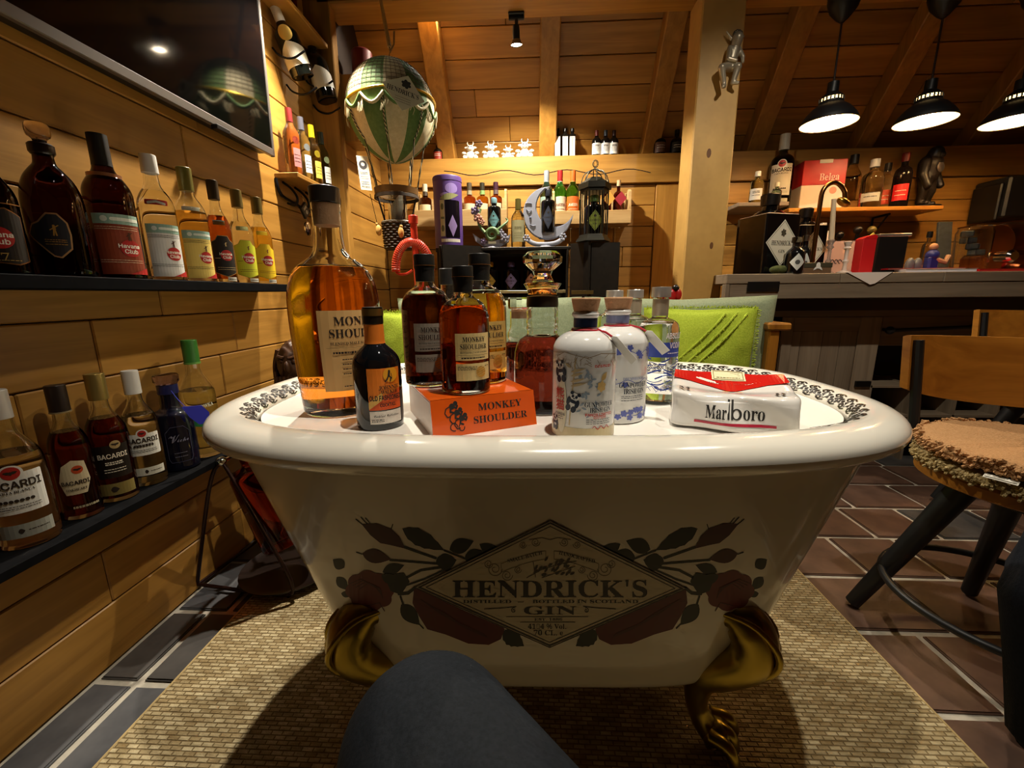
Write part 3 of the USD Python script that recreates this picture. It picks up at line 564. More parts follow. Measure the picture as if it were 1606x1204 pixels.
def ms_label(t, R, Hb, z0, z1, th, mat, w, dark=INKD, gold=pm('c08a2c', .5), sp=True, prof=None):
    h = (z1 - z0) * Hb; z0 *= Hb; f = w * R / 2; zm = z0 + h * (.40 if sp else 0)
    ks = [(union_all([text('MONKEY', h * .105, 'serif', 0, z0 + h * .875, fit=f * 1.25), text('SHOULDER', h * .105, 'serif', 0, z0 + h * .725, fit=f * 1.5)]), dark),
          (union_all([text('BLENDED MALT SCOTCH WHISKY', h * .035, 'serif', 0, z0 + h * .60, fit=f * 1.5), line([(-f * .85, z0 + h * .545), (f * .85, z0 + h * .545)], .0004), lines(-f * .7, f * .6, [z0 + h * .485], h * .025, 3)]), dark, 'small_print')]
    if sp: lab(t, R, rect(-f, f, zm + h * .035, z0 + h), mat, ks, th); lab(t, R, rect(-f, f, z0, zm - h * .03), mat, [(union_all([lines(-f * .9, f * .1, [z0 + h * .30, z0 + h * .27, z0 + h * .24], h * .012, 5), lines(f * .6, f * .9, [z0 + h * .3], h * .012, 6)]), dark, 'small_print'), (disc(f * .33, z0 + h * .18, h * .12).difference(union_all([line([(f * .33 - h * .12, z0 + h * (.08 + .05 * i)), (f * .33 + h * .12, z0 + h * (.16 + .05 * i))], h * .012) for i in range(4)])), gold, 'emblem')], th, 'lower_label')
    else: lab(t, R, rect(-f, f, z0, z0 + h), mat, ks + [(lines(-f * .5, f * .5, [z0 + h * (.40 - .06 * i) for i in range(4)] + [z0 + h * .06], h * .012, 9), dark, 'small_print')], th, prof=prof)
AMB, AMB2, AMB3 = amber('e0883a'), amber('c8602a'), amber('f0b048')
# the very large bottle
t, c, R, Hb, rn_ = whisky('whisky_bottle', 'very large amber whisky bottle at the left end of the tub tray', 470, 614, 657, 293, TRAY, 'big', amber('d07c26'), CREAM, 38, BLACK, .66)
cap(t, Hb * .932, Hb, R * .325, pm('1d1712', .3)); obj('cork', lathe([(0, Hb * .84), (R * .27, Hb * .84), (R * .285, Hb * .93), (0, Hb * .93)], 28), CORK, t)
ms_label(t, R * .96, Hb, .125, .475, 28, pm('d6ab6c', .6), 1.75, sp=False, prof=[(q[0] * R, q[1] * Hb) for q in sorted(chaikin(PROF['big'], 2)[1:].tolist(), key=lambda q: q[1])]); badge(t, R, 'big', Hb, 50, R * .105)
# orange display stand and the three bottles on it
a0, a1 = P(680, 689, z=TRAY), P(842, 665, z=TRAY); ang = math.atan2(a1[1] - a0[1], a1[0] - a0[0]); W = np.hypot(*(a1 - a0)[:2]); SZ = P(678, 629, y=a0[1] + .012)[2] - TRAY; D = .195
t = thing('display_stand', 'bright orange plastic bottle stand with monkeys and lettering on its sloping front', 'stand', a0 + [0, 0, .0003], ang)
ORG = pm('d8560f', .3, coat=.3)
fr = extrude(Polygon([(0, 0), (W, 0), (W - .002, SZ), (.0, SZ)]), .004, 'y'); fr = (fr[0] + np.outer(fr[0][:, 2] * .18, [0, 1, 0]), fr[1])
obj('front_panel', fr, ORG, t, False); obj('top_panel', box(.0, W - .002, SZ * .18, D, SZ - .004, SZ, .001), ORG, t, False)
obj('side_panel', tf(extrude(Polygon([(0, 0), (D, 0), (D, SZ - .004), (SZ * .18, SZ - .004)]), .003), (0, 0, 0), rz=math.pi / 2, rx=0) if 0 else (lambda m: (np.c_[m[0][:, 2], m[0][:, 0], m[0][:, 1]], m[1]))(extrude(Polygon([(0.004, 0), (D, 0), (D, SZ - .004), (SZ * .18 + .004, SZ - .004)]), .003)), pm('e9d8cc', .4), t, False)
obj('side_panel', (lambda m: (np.c_[m[0][:, 2] + W - .005, m[0][:, 0], m[0][:, 1]], m[1]))(extrude(Polygon([(0.004, 0), (D, 0), (D, SZ - .004), (SZ * .18 + .004, SZ - .004)]), .003)), ORG, t, False)
def on_front(g): return plate(g, .05, lambda x, y: np.c_[x, y * .18 - .0006, y])
obj('lettering', on_front(union_all([text('MONKEY', SZ * .20, 'serif', W * .64, SZ * .70, fit=W * .43), text('SHOULDER', SZ * .20, 'serif', W * .64, SZ * .36, fit=W * .53)])), INK, t, False)
mk = []
for i, (x, y) in enumerate(((.185, .80), (.225, .62), (.265, .46))):
    X, Y, s = W * x, SZ * y, SZ * .1
    mk += [disc(X, Y, s * .8), disc(X + s * 1.0, Y + s * .75, s * .6), line([(X + s * .2, Y), (X + s * 1.2, Y - s * .6), (X + s * 1.5, Y + s * .1)], s * .5), line([(X - s * .3, Y - s * .4), (X - s * .5, Y - s * 1.4), (X + s * .3, Y - s * 1.7)], s * .5), line([(X - s * .7, Y), (X - s * 1.7, Y - s * .5), (X - s * 2.1, Y - s * 1.7), (X - s * 1.4, Y - s * 2.8), (X - s * .6, Y - s * 2.6)], s * .28)]
mk += [line([(W * .19 + SZ * .1 * math.cos(a), SZ * .24 + SZ * .1 * math.sin(a)) for a in np.linspace(0, 5, 16)], SZ * .025), line([(W * .26 + SZ * .08 * math.cos(a), SZ * .22 - SZ * .1 * math.sin(a)) for a in np.linspace(0, 5, 16)], SZ * .025)]
obj('emblem', on_front(union_all(mk)), INK, t, False)
ST = TRAY + SZ + .0004
def ms(label, ul, ur, vb, vt, liq, lm, th, capc, w=1.5, capz=.80):
    t, c, R, Hb, rn_ = whisky('whisky_bottle', label, ul, ur, vb, vt, ST, 'round', liq, lm, th, capc, .70)
    obj('capsule', lathe([(0, Hb), (rn_ * 1.1, Hb), (rn_ * 1.16, Hb * .995), (rn_ * 1.16, Hb * .90), (rn_ * 1.08, Hb * .885), (rn_ * 1.06, Hb * capz), (rn_ * 1.02, Hb * capz), (0, Hb * capz)], 28), capc, t)
    thin(t, rn_ * 1.17, Hb * .915, Hb * .92, pm('8a5a2c', .4, .6), 'gold_ring')
    ms_label(t, R, Hb, .12, .49, th, lm, w); badge(t, R, 'round', Hb, 52, R * .12)
dcap = mottled('wax_black', '0e0e0d', '1c1b18', 60, .5, .3, 0)
ms('nearly black whisky bottle with a grey label, on the left of the orange stand', 636, 714, 608, 399, amber('3a1206'), pm('8c8577', .6), 12, dcap)
ms('red amber whisky bottle with a cream label, foremost on the orange stand', 692, 771, 621, 417, amber('aa4a18'), pm('e0c584', .6), 22, dcap)
ms('golden whisky bottle half hidden behind the foremost one on the orange stand', 716, 797, 604, 398, AMB3, pm('d9b35f', .6), 24, dcap)
t, c, R, Hb, rn_ = whisky('whisky_bottle', 'golden whisky bottle behind the orange stand, seen between two bottle necks', 676, 742, 600, 421, TRAY, 'round', AMB3, CREAM, 0, dcap); cap(t, Hb * .86, Hb, rn_ * 1.15, dcap)
# dark cocktail bottle
c, R, Hb = stand_at(560, 637, 676, TRAY, 481); t = thing('cocktail_bottle', 'small dark bottle with an orange label and gold cap, front left on the tub', 'bottle', c, face(c))
body(t, [(0, 0), (.92, 0), (1, .012), (1, .50), (.985, .55), (.90, .60), (.72, .645), (.52, .68), (.42, .70), (.395, .73), (.38, .85), (.385, .93)], R, Hb, pm('0d0f12', .04, coat=.5))
cap(t, Hb * .865, Hb, R * .41, pm('2a2418', .35, .5)); thin(t, R * .412, Hb * .93, Hb * .985, pm('8e7238', .35, .8), 'gold_band')
obj('neck_label', lathe([(R * .43, Hb * .705), (R * .405, Hb * .73), (R * .395, Hb * .862), (R * .39, Hb * .862), (R * .40, Hb * .705)], 28), pm('d9761c', .5), t)
l0, l1, f = Hb * .06, Hb * .52, R * .70; zz = lambda k: l0 + (l1 - l0) * k; big = rect(-f, f, zz(.255), l1)
OR1, OR2, YE = pm('dc5512', .5), pm('e57c18', .5), pm('e8b85e', .5)
lab(t, R, big, OR1, [(Polygon([(-f, l1), (f, l1), (f, zz(.62)), (-f, zz(.42))]).intersection(big), OR2, 'orange_field'), (Polygon([(-f, zz(.40)), (-f * .2, zz(.58)), (-f * .2, zz(.44)), (-f, zz(.26) + .001)]).intersection(big), YE, 'stripe'), (disc(f * .35, zz(.88), f * .45).intersection(big), pm('e9a21e', .5), 'sun'),
    (union_all([text('JOHNNIE', R * .17, 'serif', f * .22, zz(.66), fit=f * 1.2), text('WALKER', R * .17, 'serif', f * .22, zz(.58), fit=f * 1.0), text('OLD FASHIONED', R * .19, 'bold', 0, zz(.475), fit=f * 1.86), text('COCKTAIL', R * .13, 'bold', f * .1, zz(.345), fit=f * .95),
                disc(f * .26, zz(.945), R * .045), line([(f * .26, zz(.93)), (f * .22, zz(.86))], R * .09), line([(f * .22, zz(.87)), (f * .36, zz(.82)), (f * .30, zz(.77))], R * .05), line([(f * .22, zz(.87)), (f * .10, zz(.80)), (f * .0, zz(.765))], R * .05), line([(f * .38, zz(.90)), (f * .42, zz(.80))], R * .02)]), INK)], 16)
lab(t, R, rect(-f, f, l0, zz(.235)), pm('d9d1c6', .5), [(union_all([text('Cocktail Collection', R * .11, 'script', 0, zz(.15), fit=f * 1.5), lines(-f * .9, -f * .2, [zz(.05), zz(.08)], R * .03, 4)]), INK)], 16, 'lower_label')

# decanters
c, R, Hb = stand_at(806, 893, 653, TRAY, 392, 600); t = thing('decanter', 'squat brown whisky decanter with a huge faceted glass stopper', 'decanter', c, face(c))
body(t, [(0, 0), (.94, 0), (1, .015), (1, .34), (.96, .40), (.84, .45), (.66, .475), (.54, .485), (.53, .52), (.585, .53), (.53, .545), (.585, .57), (.53, .60), (.57, .63), (.53, .66)], R, Hb, None, amber('48160a'), .48, .03)
obj('collar', lathe([(0, .66 * Hb), (R * .55, .66 * Hb), (R * .56, .675 * Hb), (R * .54, .725 * Hb), (0, .735 * Hb)], 32), pm('1c130c', .3), t)
obj('cork_seat', lathe([(0, .735 * Hb), (R * .50, .735 * Hb), (R * .52, .76 * Hb), (R * .66, .80 * Hb), (R * .62, .805 * Hb), (0, .81 * Hb)], 32), amber('d8a050'), t)
obj('stopper', lathe([(0, .806 * Hb), (R * .40, .81 * Hb), (R * .30, .85 * Hb), (R * .34, .875 * Hb), (R * .66, .925 * Hb), (R * .68, .96 * Hb), (R * .52, .99 * Hb), (0, Hb)], 12), GLASS, t, 20)
lab(t, R, rect(-R * .2, R * .5, Hb * .06, Hb * .33, .004), pm('5e2a18', .4), [(union_all([text('J', R * .42, 'script', R * .05, Hb * .25), line([(-R * .1, Hb * .17), (R * .4, Hb * .17)], .0006), lines(-R * .1, R * .4, [Hb * .14, Hb * .11], .0012, 2)]), GOLDF)], 40)
c, R, Hb = stand_at(792, 838, 622, TRAY, 466, 590); t = thing('decanter', 'slim whisky decanter with a flat glass stopper, behind the squat one', 'decanter', c, face(c))
body(t, [(0, 0), (.94, 0), (1, .015), (1, .48), (.92, .53), (.78, .555), (.70, .57), (.80, .60), (.80, .64), (.66, .68), (.62, .72), (.62, .86)], R, Hb, None, amber('48160a'), .55, .03)
obj('cork', lathe([(0, .79 * Hb), (R * .53, .79 * Hb), (R * .53, .885 * Hb), (0, .885 * Hb)], 24), CORK, t); obj('stopper', lathe([(0, .888 * Hb), (R * .70, .888 * Hb), (R * .74, .90 * Hb), (R * .74, .985 * Hb), (R * .70, Hb), (0, Hb)], 8), GLASS, t, 20)

# gin bottles of glazed pottery with red cords and paper tags
def gin(label, ul, ur, vb, vt, more):
    c, R, Hb = stand_at(ul, ur, vb, TRAY, vt); t = thing('gin_bottle', label, 'bottle', c, face(c, more))
    body(t, [(0, 0), (.93, 0), (.99, .01), (1, .03), (1, .63), (.975, .665), (.90, .70), (.76, .735), (.55, .76), (.385, .775), (.35, .79), (.345, .86), (.40, .87), (.43, .885), (.40, .90), (.37, .905)], R, Hb, pm('e4e4e2', .12, coat=.5), name='pottery_body')
    obj('cork', lathe([(0, .905 * Hb), (R * .36, .905 * Hb), (R * .40, .94 * Hb), (R * .445, .992 * Hb), (R * .43, Hb), (0, Hb)], 30), CORK, t, 30)
    q = [(R * .40 * math.cos(a), R * .40 * math.sin(a), Hb * (.775 + .004 * math.sin(3 * a))) for a in np.arange(30) * math.pi / 15]
    red = pm('b0182a', .6); cd = obj('cord', mg(tube(q, .0021, 6, True), tube([(R * .40, -.002, Hb * .775), (R * .62, -R * .3, Hb * .762), (R * .80, -R * .42, Hb * .735)], .0017, 6)), red, t)
    tg = np.array([R * .80, -R * .45, Hb * .735]); ex, ey = np.array([.66, -.20, -.72]), np.array([.30, -.90, .35]); ey -= ex * (ex @ ey); ex /= np.linalg.norm(ex); ey /= np.linalg.norm(ey)
    g = Polygon([(0, -.004), (.006, -.013), (.052, -.013), (.052, .013), (.006, .013), (0, .004)]); m = extrude(g, .0006)
    obj('paper_tag', (tg + np.outer(m[0][:, 0], ex) + np.outer(m[0][:, 1], ey) + np.outer(m[0][:, 2], np.cross(ex, ey)), m[1]), pm('e6e4de', .5), t, False)
    return t, c, R, Hb
t, c, R, Hb = gin('white pottery gin bottle printed with pandas, foremost on the tub', 863, 963, 693, 467, 0)
thin(t, R * .352, Hb * .795, Hb * .858, pm('1d2f52', .4), 'neck_band')
def on(R_, g, m, name, off=.0006): return obj(name, plate(g, R * .12, ring_on(R_, off)), m, t, False)
X = lambda k: R * k; Zf = lambda k: Hb * k
NAVY, TANP, BLUP, REDP = pm('1f2a3c', .3), pm('c9b489', .4), pm('93a3b4', .4), pm('c0392f', .4)
on(R, rect(-R * 2.2, R * 2.2, Zf(.012), Zf(.10)), pm('d6c7a0', .25), 'sand_band', .0003)
q = random.Random(8); br = [line([(-X(1.2), Zf(.62)), (-X(.6), Zf(.635)), (X(.1), Zf(.60)), (X(.5), Zf(.63)), (X(1.2), Zf(.615))], .0012)]
for i in range(34):
    x, z = q.uniform(-1.2, 1.2), q.uniform(.56, .635); a = q.uniform(3.4, 6.0); br.append(line([(X(x), Zf(z)), (X(x) + .012 * math.cos(a), Zf(z) + .010 * math.sin(a))], .0008))
on(R, union_all(br), pm('9a8870', .4), 'branch_print')
bam = [line([(X(-.42) + .001 * i, Zf(.12 + .06 * i)), (X(-.40) + .0012 * i, Zf(.12 + .06 * i + .055))], .0022) for i in range(8)] + [leaf(X(-.4), Zf(z), X(-.4) + s * R * .5, Zf(z + .03), .0022) for z, s in ((.53, -.4), (.50, .9), (.47, .8), (.43, .9), (.40, 1))]
on(R, union_all(bam), TANP, 'bamboo_print', .0005)
bl = []
for _ in range(30): x_, z_, a_ = q.uniform(-.15, .42), q.uniform(.20, .50), q.uniform(0, 6.28); bl.append(leaf(X(x_), Zf(z_), X(x_) + .009 * math.cos(a_), Zf(z_) + .009 * math.sin(a_), .0017))
on(R, union_all(bl), BLUP, 'foliage_print', .0004)
def panda(x, z, s, tilt):
    A = lambda g: affinity.rotate(g, tilt, origin=(X(x), Zf(z))); e = lambda dx, dz, rx, rz: A(disc(X(x) + dx * s, Zf(z) + dz * s, rx * s, rz * s))
    return union_all([e(0, -1.2, 1.0, 1.35), e(0, .5, .95, .8)]), union_all([e(-.75, 1.15, .35, .35), e(.75, 1.15, .35, .35), e(-.38, .55, .26, .32), e(.38, .55, .26, .32), e(0, .15, .17, .12), e(-.95, -.7, .42, .9), e(.95, -.8, .42, .9), e(-.6, -2.1, .55, .7), e(.6, -2.1, .55, .7), e(0, -.55, .9, .35)])
for x, z, s, tl in ((-.78, .52, .0082, 10), (-.28, .31, .0078, -18), (-1.0, .13, .006, 0)):
    w, d = panda(x, z, s, tl); on(R, w, pm('efeeea', .3), 'panda_print', .0009); on(R, d, NAVY, 'panda_print', .0014)
on(R, disc(X(-.70), Zf(.25), R * .19, Hb * .20), pm('ded6bd', .3), 'bamboo_cup_print', .0011)
for g_ in (text('熊', R * .26, 'cjk', X(-.76), Zf(.34)), text('猫', R * .26, 'cjk', X(-.76), Zf(.255))): on(R, g_, REDP, 'lettering', .0018)
on(R, union_all([text('PANDA', R * .085, 'serif', X(-.76), Zf(.19)), lines(X(-.9), X(-.62), [Zf(.17), Zf(.155)], .0008, 3), text('GUNPOWDER', R * .15, 'serif', X(.52), Zf(.275), fit=R * .95), text('IRISH GIN', R * .15, 'serif', X(.55), Zf(.235), fit=R * .7), lines(X(.1), X(.9), [Zf(.165), Zf(.15), Zf(.135)], .0009, 6)]), NAVY, 'lettering', .0018)
on(R, union_all([text('PANDA LIMITED', R * .08, 'bold', X(.52), Zf(.20), fit=R * .9), text('EDITION', R * .07, 'bold', X(.52), Zf(.18), fit=R * .4), lines(X(.3), X(.85), [Zf(.55), Zf(.54)], .0014, 9), line([(X(.3) + R * .07 * a, Zf(.105) + R * .05 * math.sin(a * 2.1)) for a in np.linspace(0, 8, 30)], .0012)]), REDP, 'lettering', .0018)
on(R, union_all([petal_ring(X(.55), Zf(.40), R * .13, R * .15, 0, 6, .3, 1), leaf(X(.55), Zf(.44), X(.72), Zf(.50), .004)]), pm('d3b06a', .4), 'rabbit_print', .0008)
t, c, R, Hb = gin('white pottery gin bottle with a blue flower pattern, behind the panda one', 912, 1011, 666, 466, 12)
thin(t, R * .352, Hb * .795, Hb * .858, pm('8f99c4', .4), 'neck_band')
def flowers(z0, z1, n, s): q = random.Random(s); return union_all([petal_ring(R * q.uniform(-1.3, 1.3), Hb * q.uniform(z0, z1), R * .09, R * .08, 0, 5, .5, i) for i in range(n)] + [line([(R * x, Hb * (z0 + z1) / 2 + R * .06 * math.sin(x * 9)) for x in np.linspace(-1.3, 1.3, 40)], .001)])
VIO = pm('5a66b4', .3)
for z0, z1, n in ((.54, .62, 26), (.05, .12, 26), (.30, .40, 8)): on(R, flowers(z0, z1, n, int(z0 * 100)), VIO, 'flower_print')
on(R, union_all([text('DRUMSHANBO', R * .09, 'serif', X(.40), Zf(.375), fit=R * .75)]), pm('7d8bb5', .4), 'lettering', .0012)
on(R, union_all([text('GUNPOWDER', R * .16, 'serif', X(.42), Zf(.325), fit=R * 1.0), text('IRISH GIN', R * .16, 'serif', X(.44), Zf(.275), fit=R * .75), lines(X(.0), X(.8), [Zf(.235), Zf(.22), Zf(.20)], .0009, 6)]), NAVY, 'lettering', .0012)

# clear vodka bottles
def vodka(label, ul, ur, vb, vt, pr=True):
    c, R, Hb = stand_at(ul, ur, vb, TRAY, vt, 580); t = thing('vodka_bottle', label, 'bottle', c, face(c))
    body(t, [(0, 0), (.94, 0), (1, .015), (1, .60), (.97, .665), (.86, .705), (.60, .73), (.42, .74), (.37, .75), (.37, .92)], R, Hb, None, pm('f4f6f8', 0, trans=1, ior=1.36), .70, .05)
    obj('cap', lathe([(0, .915 * Hb), (R * .46, .915 * Hb), (R * .47, .93 * Hb), (R * .47, .995 * Hb), (R * .45, Hb), (0, Hb)], 32), pm('cfcac2', .25, .7), t); thin(t, R * .375, Hb * .76, Hb * .90, pm('b5a78f', .35, .5), 'foil')
    if not pr: return
    f = lambda k: R * k; z = lambda k: Hb * k; q = random.Random(5)
    sw = [line([(f(x), z(zz + .02 * math.sin(x * 4 + zz * 30))) for x in np.linspace(a, a + q.uniform(.3, .8), 10)], .0012 + q.random() * .002) for zz in np.linspace(.16, .40, 12) for a in (q.uniform(-1.1, 0), q.uniform(-.2, .8))]
    lab(t, R, union_all([rect(f(-1.0), f(.9), z(.42), z(.545), .003), union_all(sw)]), pm('3247a0', .35), [(union_all([text('ABSOLUT', R * .26, 'bold', f(.52), z(.60), fit=R * 1.1), text('VODKA', R * .26, 'bold', f(.60), z(.52), fit=R * .85), lines(f(.1), f(.9), [z(.455)], .002, 3)]), pm('dcd8dc', .4))], 22, 'printed_pattern')
    lab(t, R, union_all([line([(f(-.9 + .25 * i), z(.12 + .03 * (i % 3))), (f(-.6 + .25 * i), z(.17)), (f(-.4 + .25 * i), z(.13))], .0014) for i in range(7)]), pm('8a8cb8', .35), [], 10, 'line_print')
    obj('neck_sticker', tf(plate(disc(0, 0, R * .28, R * .34), .003, ring_on(R * .80, .001)), (0, 0, z(.655)), rz=math.radians(62)), pm('d99a52', .5), t, False)
vodka('clear vodka bottle printed blue, right of the two pottery bottles', 994, 1058, 636, 450)
vodka('clear vodka bottle whose silver cap shows left of the blue pottery bottle neck', 931, 987, 588, 455, False)
vodka('clear vodka bottle half hidden between the blue pottery bottle and the printed one', 962, 1016, 608, 454, False)

# ceramic model of a soft cigarette packet
b0, b1 = P(1046, 671, z=TRAY), P(1262, 692, z=TRAY); ang = math.atan2(b1[1] - b0[1], b1[0] - b0[0]); W = np.hypot(*(b1 - b0)[:2]); Hc = P(1047, 612, y=b0[1])[2] - TRAY; Dp = .155
t = thing('cigarette_packet_ornament', 'glossy ceramic model of a crumpled red and white cigarette packet', 'ornament', b0 + [0, 0, .0006], ang)
g = np.linspace(-1, 1, 25); rows = []
def packet(a, b, c):  # unit cube point to the soft packet
    e = lambda q: np.sign(q) * abs(q) ** .9
    pinch = 1 - .05 * np.cos(b * 1.5) ** 2 * (abs(a) > .8)
    x = W / 2 + W / 2 * a * (1 - .04 * (1 - c * c)) ; y = Dp / 2 + Dp / 2 * b * (1 - .12 * (c + 1) / 2) + .006 * np.sin(a * 5 + c * 2) * (abs(b) > .6) + Dp * .04 * (c + 1) / 2
    z = Hc * .5 * (1 + c) * (1 - .06 * (1 - a * a) * (c > .5)) - Hc * .10 * np.maximum(0, c) * (1 - a * a) * np.maximum(0, (1 - b * b)) + Hc * .16 * np.maximum(b + .2, 0) * (c + 1) / 2
    return np.stack([x, y, z], -1)
tm = trimesh.creation.box((2, 2, 2)); 
for _ in range(5): tm = tm.subdivide()
u = np.array(tm.vertices); r4 = (np.abs(u) ** 8).sum(1) ** (1 / 8); u = u / r4[:, None]
obj('ceramic_body', (packet(u[:, 0], u[:, 1], u[:, 2]) - [0, 0, packet(u[:, 0], u[:, 1], u[:, 2])[:, 2].min()], tm.faces), pm('e2dfda', .1, coat=.6), t, True)
z00 = packet(u[:, 0], u[:, 1], u[:, 2])[:, 2].min()
def pk(g, fn, m, name, step=.012): obj(name, plate(g, step, fn), m, t, False)
ff = lambda x, y: packet(2 * x / W - 1, np.full_like(x, -1.0), 2 * y / Hc - 1) - [0, 0, z00] + np.outer(np.ones_like(x), [0, -.0010, 0])
for g_ in (text('Mar', Hc * .34, 'serif', W * .362, Hc * .52, fit=W * .165), text('oro', Hc * .34, 'serif', W * .655, Hc * .52, fit=W * .160), rect(W * .452, W * .468, Hc * .35, Hc * .86), union_all([rect(W * .480, W * .496, Hc * .35, Hc * .86), disc(W * .522, Hc * .475, W * .042, Hc * .125).difference(disc(W * .520, Hc * .475, W * .024, Hc * .10))])): pk(g_, ff, INK, 'lettering')
pk(rect(W * .20, W * .82, Hc * .20, Hc * .265), ff, pm('b02a40', .3), 'red_stripe')
ft = lambda x, y: packet(2 * x / W - 1, 2 * y / Dp - 1, np.full_like(x, 1.0)) - [0, 0, z00] + np.outer(np.ones_like(x), [0, 0, .0012])
RC = pm('c32019', .12, coat=.4)
pk(Polygon([(W * .04, Dp * .98), (W * .96, Dp * .98), (W * .97, Dp * .66), (W * .80, Dp * .62), (W * .64, Dp * .50), (W * .5, Dp * .36), (W * .34, Dp * .52), (W * .18, Dp * .62), (W * .03, Dp * .66)]), ft, RC, 'red_roof', .006)
fu = lambda x, y: ft(x, y) + [0, 0, .0012]
pk(line([(W * .25, Dp * .75), (W * .36, Dp * .66), (W * .5, Dp * .60), (W * .64, Dp * .66), (W * .75, Dp * .75)], Dp * .07), fu, pm('e6e0d8', .3), 'banner', .006)
pk(affinity.translate(text('FILTER CIGARETTES', Dp * .035, 'serif', 0, 0, fit=W * .34), W * .5, Dp * .625), lambda x, y: ft(x, y) + [0, 0, .0020], pm('a02018', .4), 'lettering', .006)
pk(rect(W * .36, W * .64, Dp * .72, Dp * 1.0), lambda x, y: ft(x, y) + [0, 0, .0024], pm('d9cfa8', .5), 'tax_stamp'); pk(union_all([lines(W * .40, W * .60, [Dp * .92, Dp * .87, Dp * .80], .0014, 3), rect(W * .375, W * .625, Dp * .74, Dp * .98).difference(rect(W * .38, W * .62, Dp * .755, Dp * .965))]), lambda x, y: ft(x, y) + [0, 0, .0032], pm('7a6a3c', .5), 'stamp_print')
pk(text('M', Dp * .14, 'serif', W * .12, Dp * .17, fit=W * .10), fu, INK, 'lettering'); pk(text('o', Dp * .17, 'serif', W * .84, Dp * .20, fit=W * .07), fu, INK, 'lettering')
pk(union_all([leaf(W * .42, Dp * .2, W * .48, Dp * .3, .004), leaf(W * .58, Dp * .2, W * .52, Dp * .3, .004)]), fu, pm('c98a3c', .4), 'crest_print')

# ------------------------------------------------------------------ bottles on the two shelves of the left wall
def on_shelf(ul, ur, v, vt, x, z):
    um = (ul + ur) / 2; p = P(um, v, x=x); d = math.hypot(p[0], p[1]); R = d * math.sin(abs(az(ur, v) - az(ul, v)) / 2)
    dv = ray(um, v); s = (vt - v); q = p.copy(); lo, hi = z, z + .6
    for _ in range(30):                                     # height whose top shows at row vt
        m = (lo + hi) / 2; c = CM.T @ (np.array([p[0], p[1], m]) - [0, 0, HC]); lo, hi = (m, hi) if 602 + F * c[1] / c[2] > vt else (lo, m)
    return np.array([p[0], p[1], z + .0003]), R, lo - z
GR = math.pi / 2
def red_disc(R, z, r, x=0, cuba=True):
    return [(disc(x, z, r), pm('b3201c', .5), 'red_disc'), (union_all([text('Havana', r * .42, 'bold', x - r * .1, z + r * .26, fit=r * 2.1), text('Club', r * .46, 'bold', x, z - r * .36, fit=r * 1.35)]), pm('efe9da', .5))]
def figure(x, z, h): return union_all([disc(x, z + h * .9, h * .10), line([(x, z + h * .8), (x, z + h * .4)], h * .2), line([(x - h * .05, z + h * .4), (x - h * .1, z)], h * .12), line([(x + h * .05, z + h * .4), (x + h * .1, z)], h * .12), line([(x - h * .3, z + h * .5), (x, z + h * .72), (x + h * .3, z + h * .95)], h * .09)])
RUMW, RUMG, RUMD, RUMB = pm('eceadf', 0, trans=1, ior=1.36), amber('d0b060'), amber('b5622a'), amber('4a1a0c')
_first = []
def rum(name, label, ul, ur, v, vt, kind, liq, level, x=-.99, z=SH1, g=None, rz=math.radians(54), glass=None):
    c, R, Hb = on_shelf(ul, ur, v, vt, x, z); t = thing(name, label, 'bottle', c, rz, g)
    body(t, kind, R, Hb, glass, liq, level, .035, 32); return t, R, Hb
S = 'rum bottles on the upper wall shelf'
# 1 dark rum with gold rimmed black label, cut by the frame
t, R, Hb = rum('rum_bottle', 'black rum bottle with a gold edged label, cut by the left frame edge', -30, 50, 400, 205, 'rum', None, .7, g=S, rz=math.radians(30), glass=amber('1e0b06'))
cap(t, Hb * .84, Hb, R * .44, BLACK); h = Hb
LB = Polygon([(-R * 1.1, .10 * h), (R * .6, .07 * h), (R * 1.2, .10 * h), (R * 1.2, .42 * h), (R * .5, .47 * h), (-R * .6, .45 * h), (-R * 1.1, .42 * h)])
lab(t, R, LB.buffer(.001), pm('8a5a2a', .4, .5), [(LB.buffer(-.0012), pm('17110e', .5), 'black_field'), *red_disc(R, .26 * h, R * .62, .0), (union_all([text('7', R * .45, 'serif', R * .1, .125 * h), figure(0, .385 * h, R * .45), lines(-R * .6, R * .7, [.10 * h], .0012, 2)]), pm('c9a95c', .4, .5), 'gold_print')], 14)
thin(t, R * .995, Hb * .50, Hb * .508, pm('9a6a3a', .35, .6)); lab(t, R * .98, lines(-R * .9, R * .5, [.53 * h], .004, 3), pm('b9a58c', .5), [], -20, 'shoulder_print')
# 2 round decanter
t, R, Hb = rum('rum_decanter', 'round dark rum decanter with a globe stopper and a black crest label', 46, 148, 380, 192, [(0, 0), (.90, 0), (1, .03), (1, .46), (.95, .56), (.78, .65), (.50, .715), (.36, .74), (.33, .78), (.33, .80)], None, .7, g=S, glass=amber('2a0d07'))
obj('collar', lathe([(0, .80 * Hb), (R * .36, .80 * Hb), (R * .42, .815 * Hb), (R * .42, .86 * Hb), (R * .36, .87 * Hb), (0, .87 * Hb)], 28), pm('1a100c', .3), t)
obj('stopper', mg(lathe(chaikin([(0, .872 * Hb), (R * .20, .872 * Hb), (R * .24, .90 * Hb), (R * .40, .915 * Hb), (R * .40, .985 * Hb), (R * .26, Hb), (0, Hb)], 2), 24)), amber('ecd8ca'), t)
LB = Polygon([(-R * .75, .33 * h), (-R * .55, .40 * h), (-R * .3, .42 * h), (0, .485 * h), (R * .3, .485 * h), (R * .55, .42 * h), (R * .6, .33 * h), (R * .55, .22 * h), (R * .2, .15 * h), (0, .16 * h), (-R * .35, .24 * h), (-R * .6, .29 * h)])
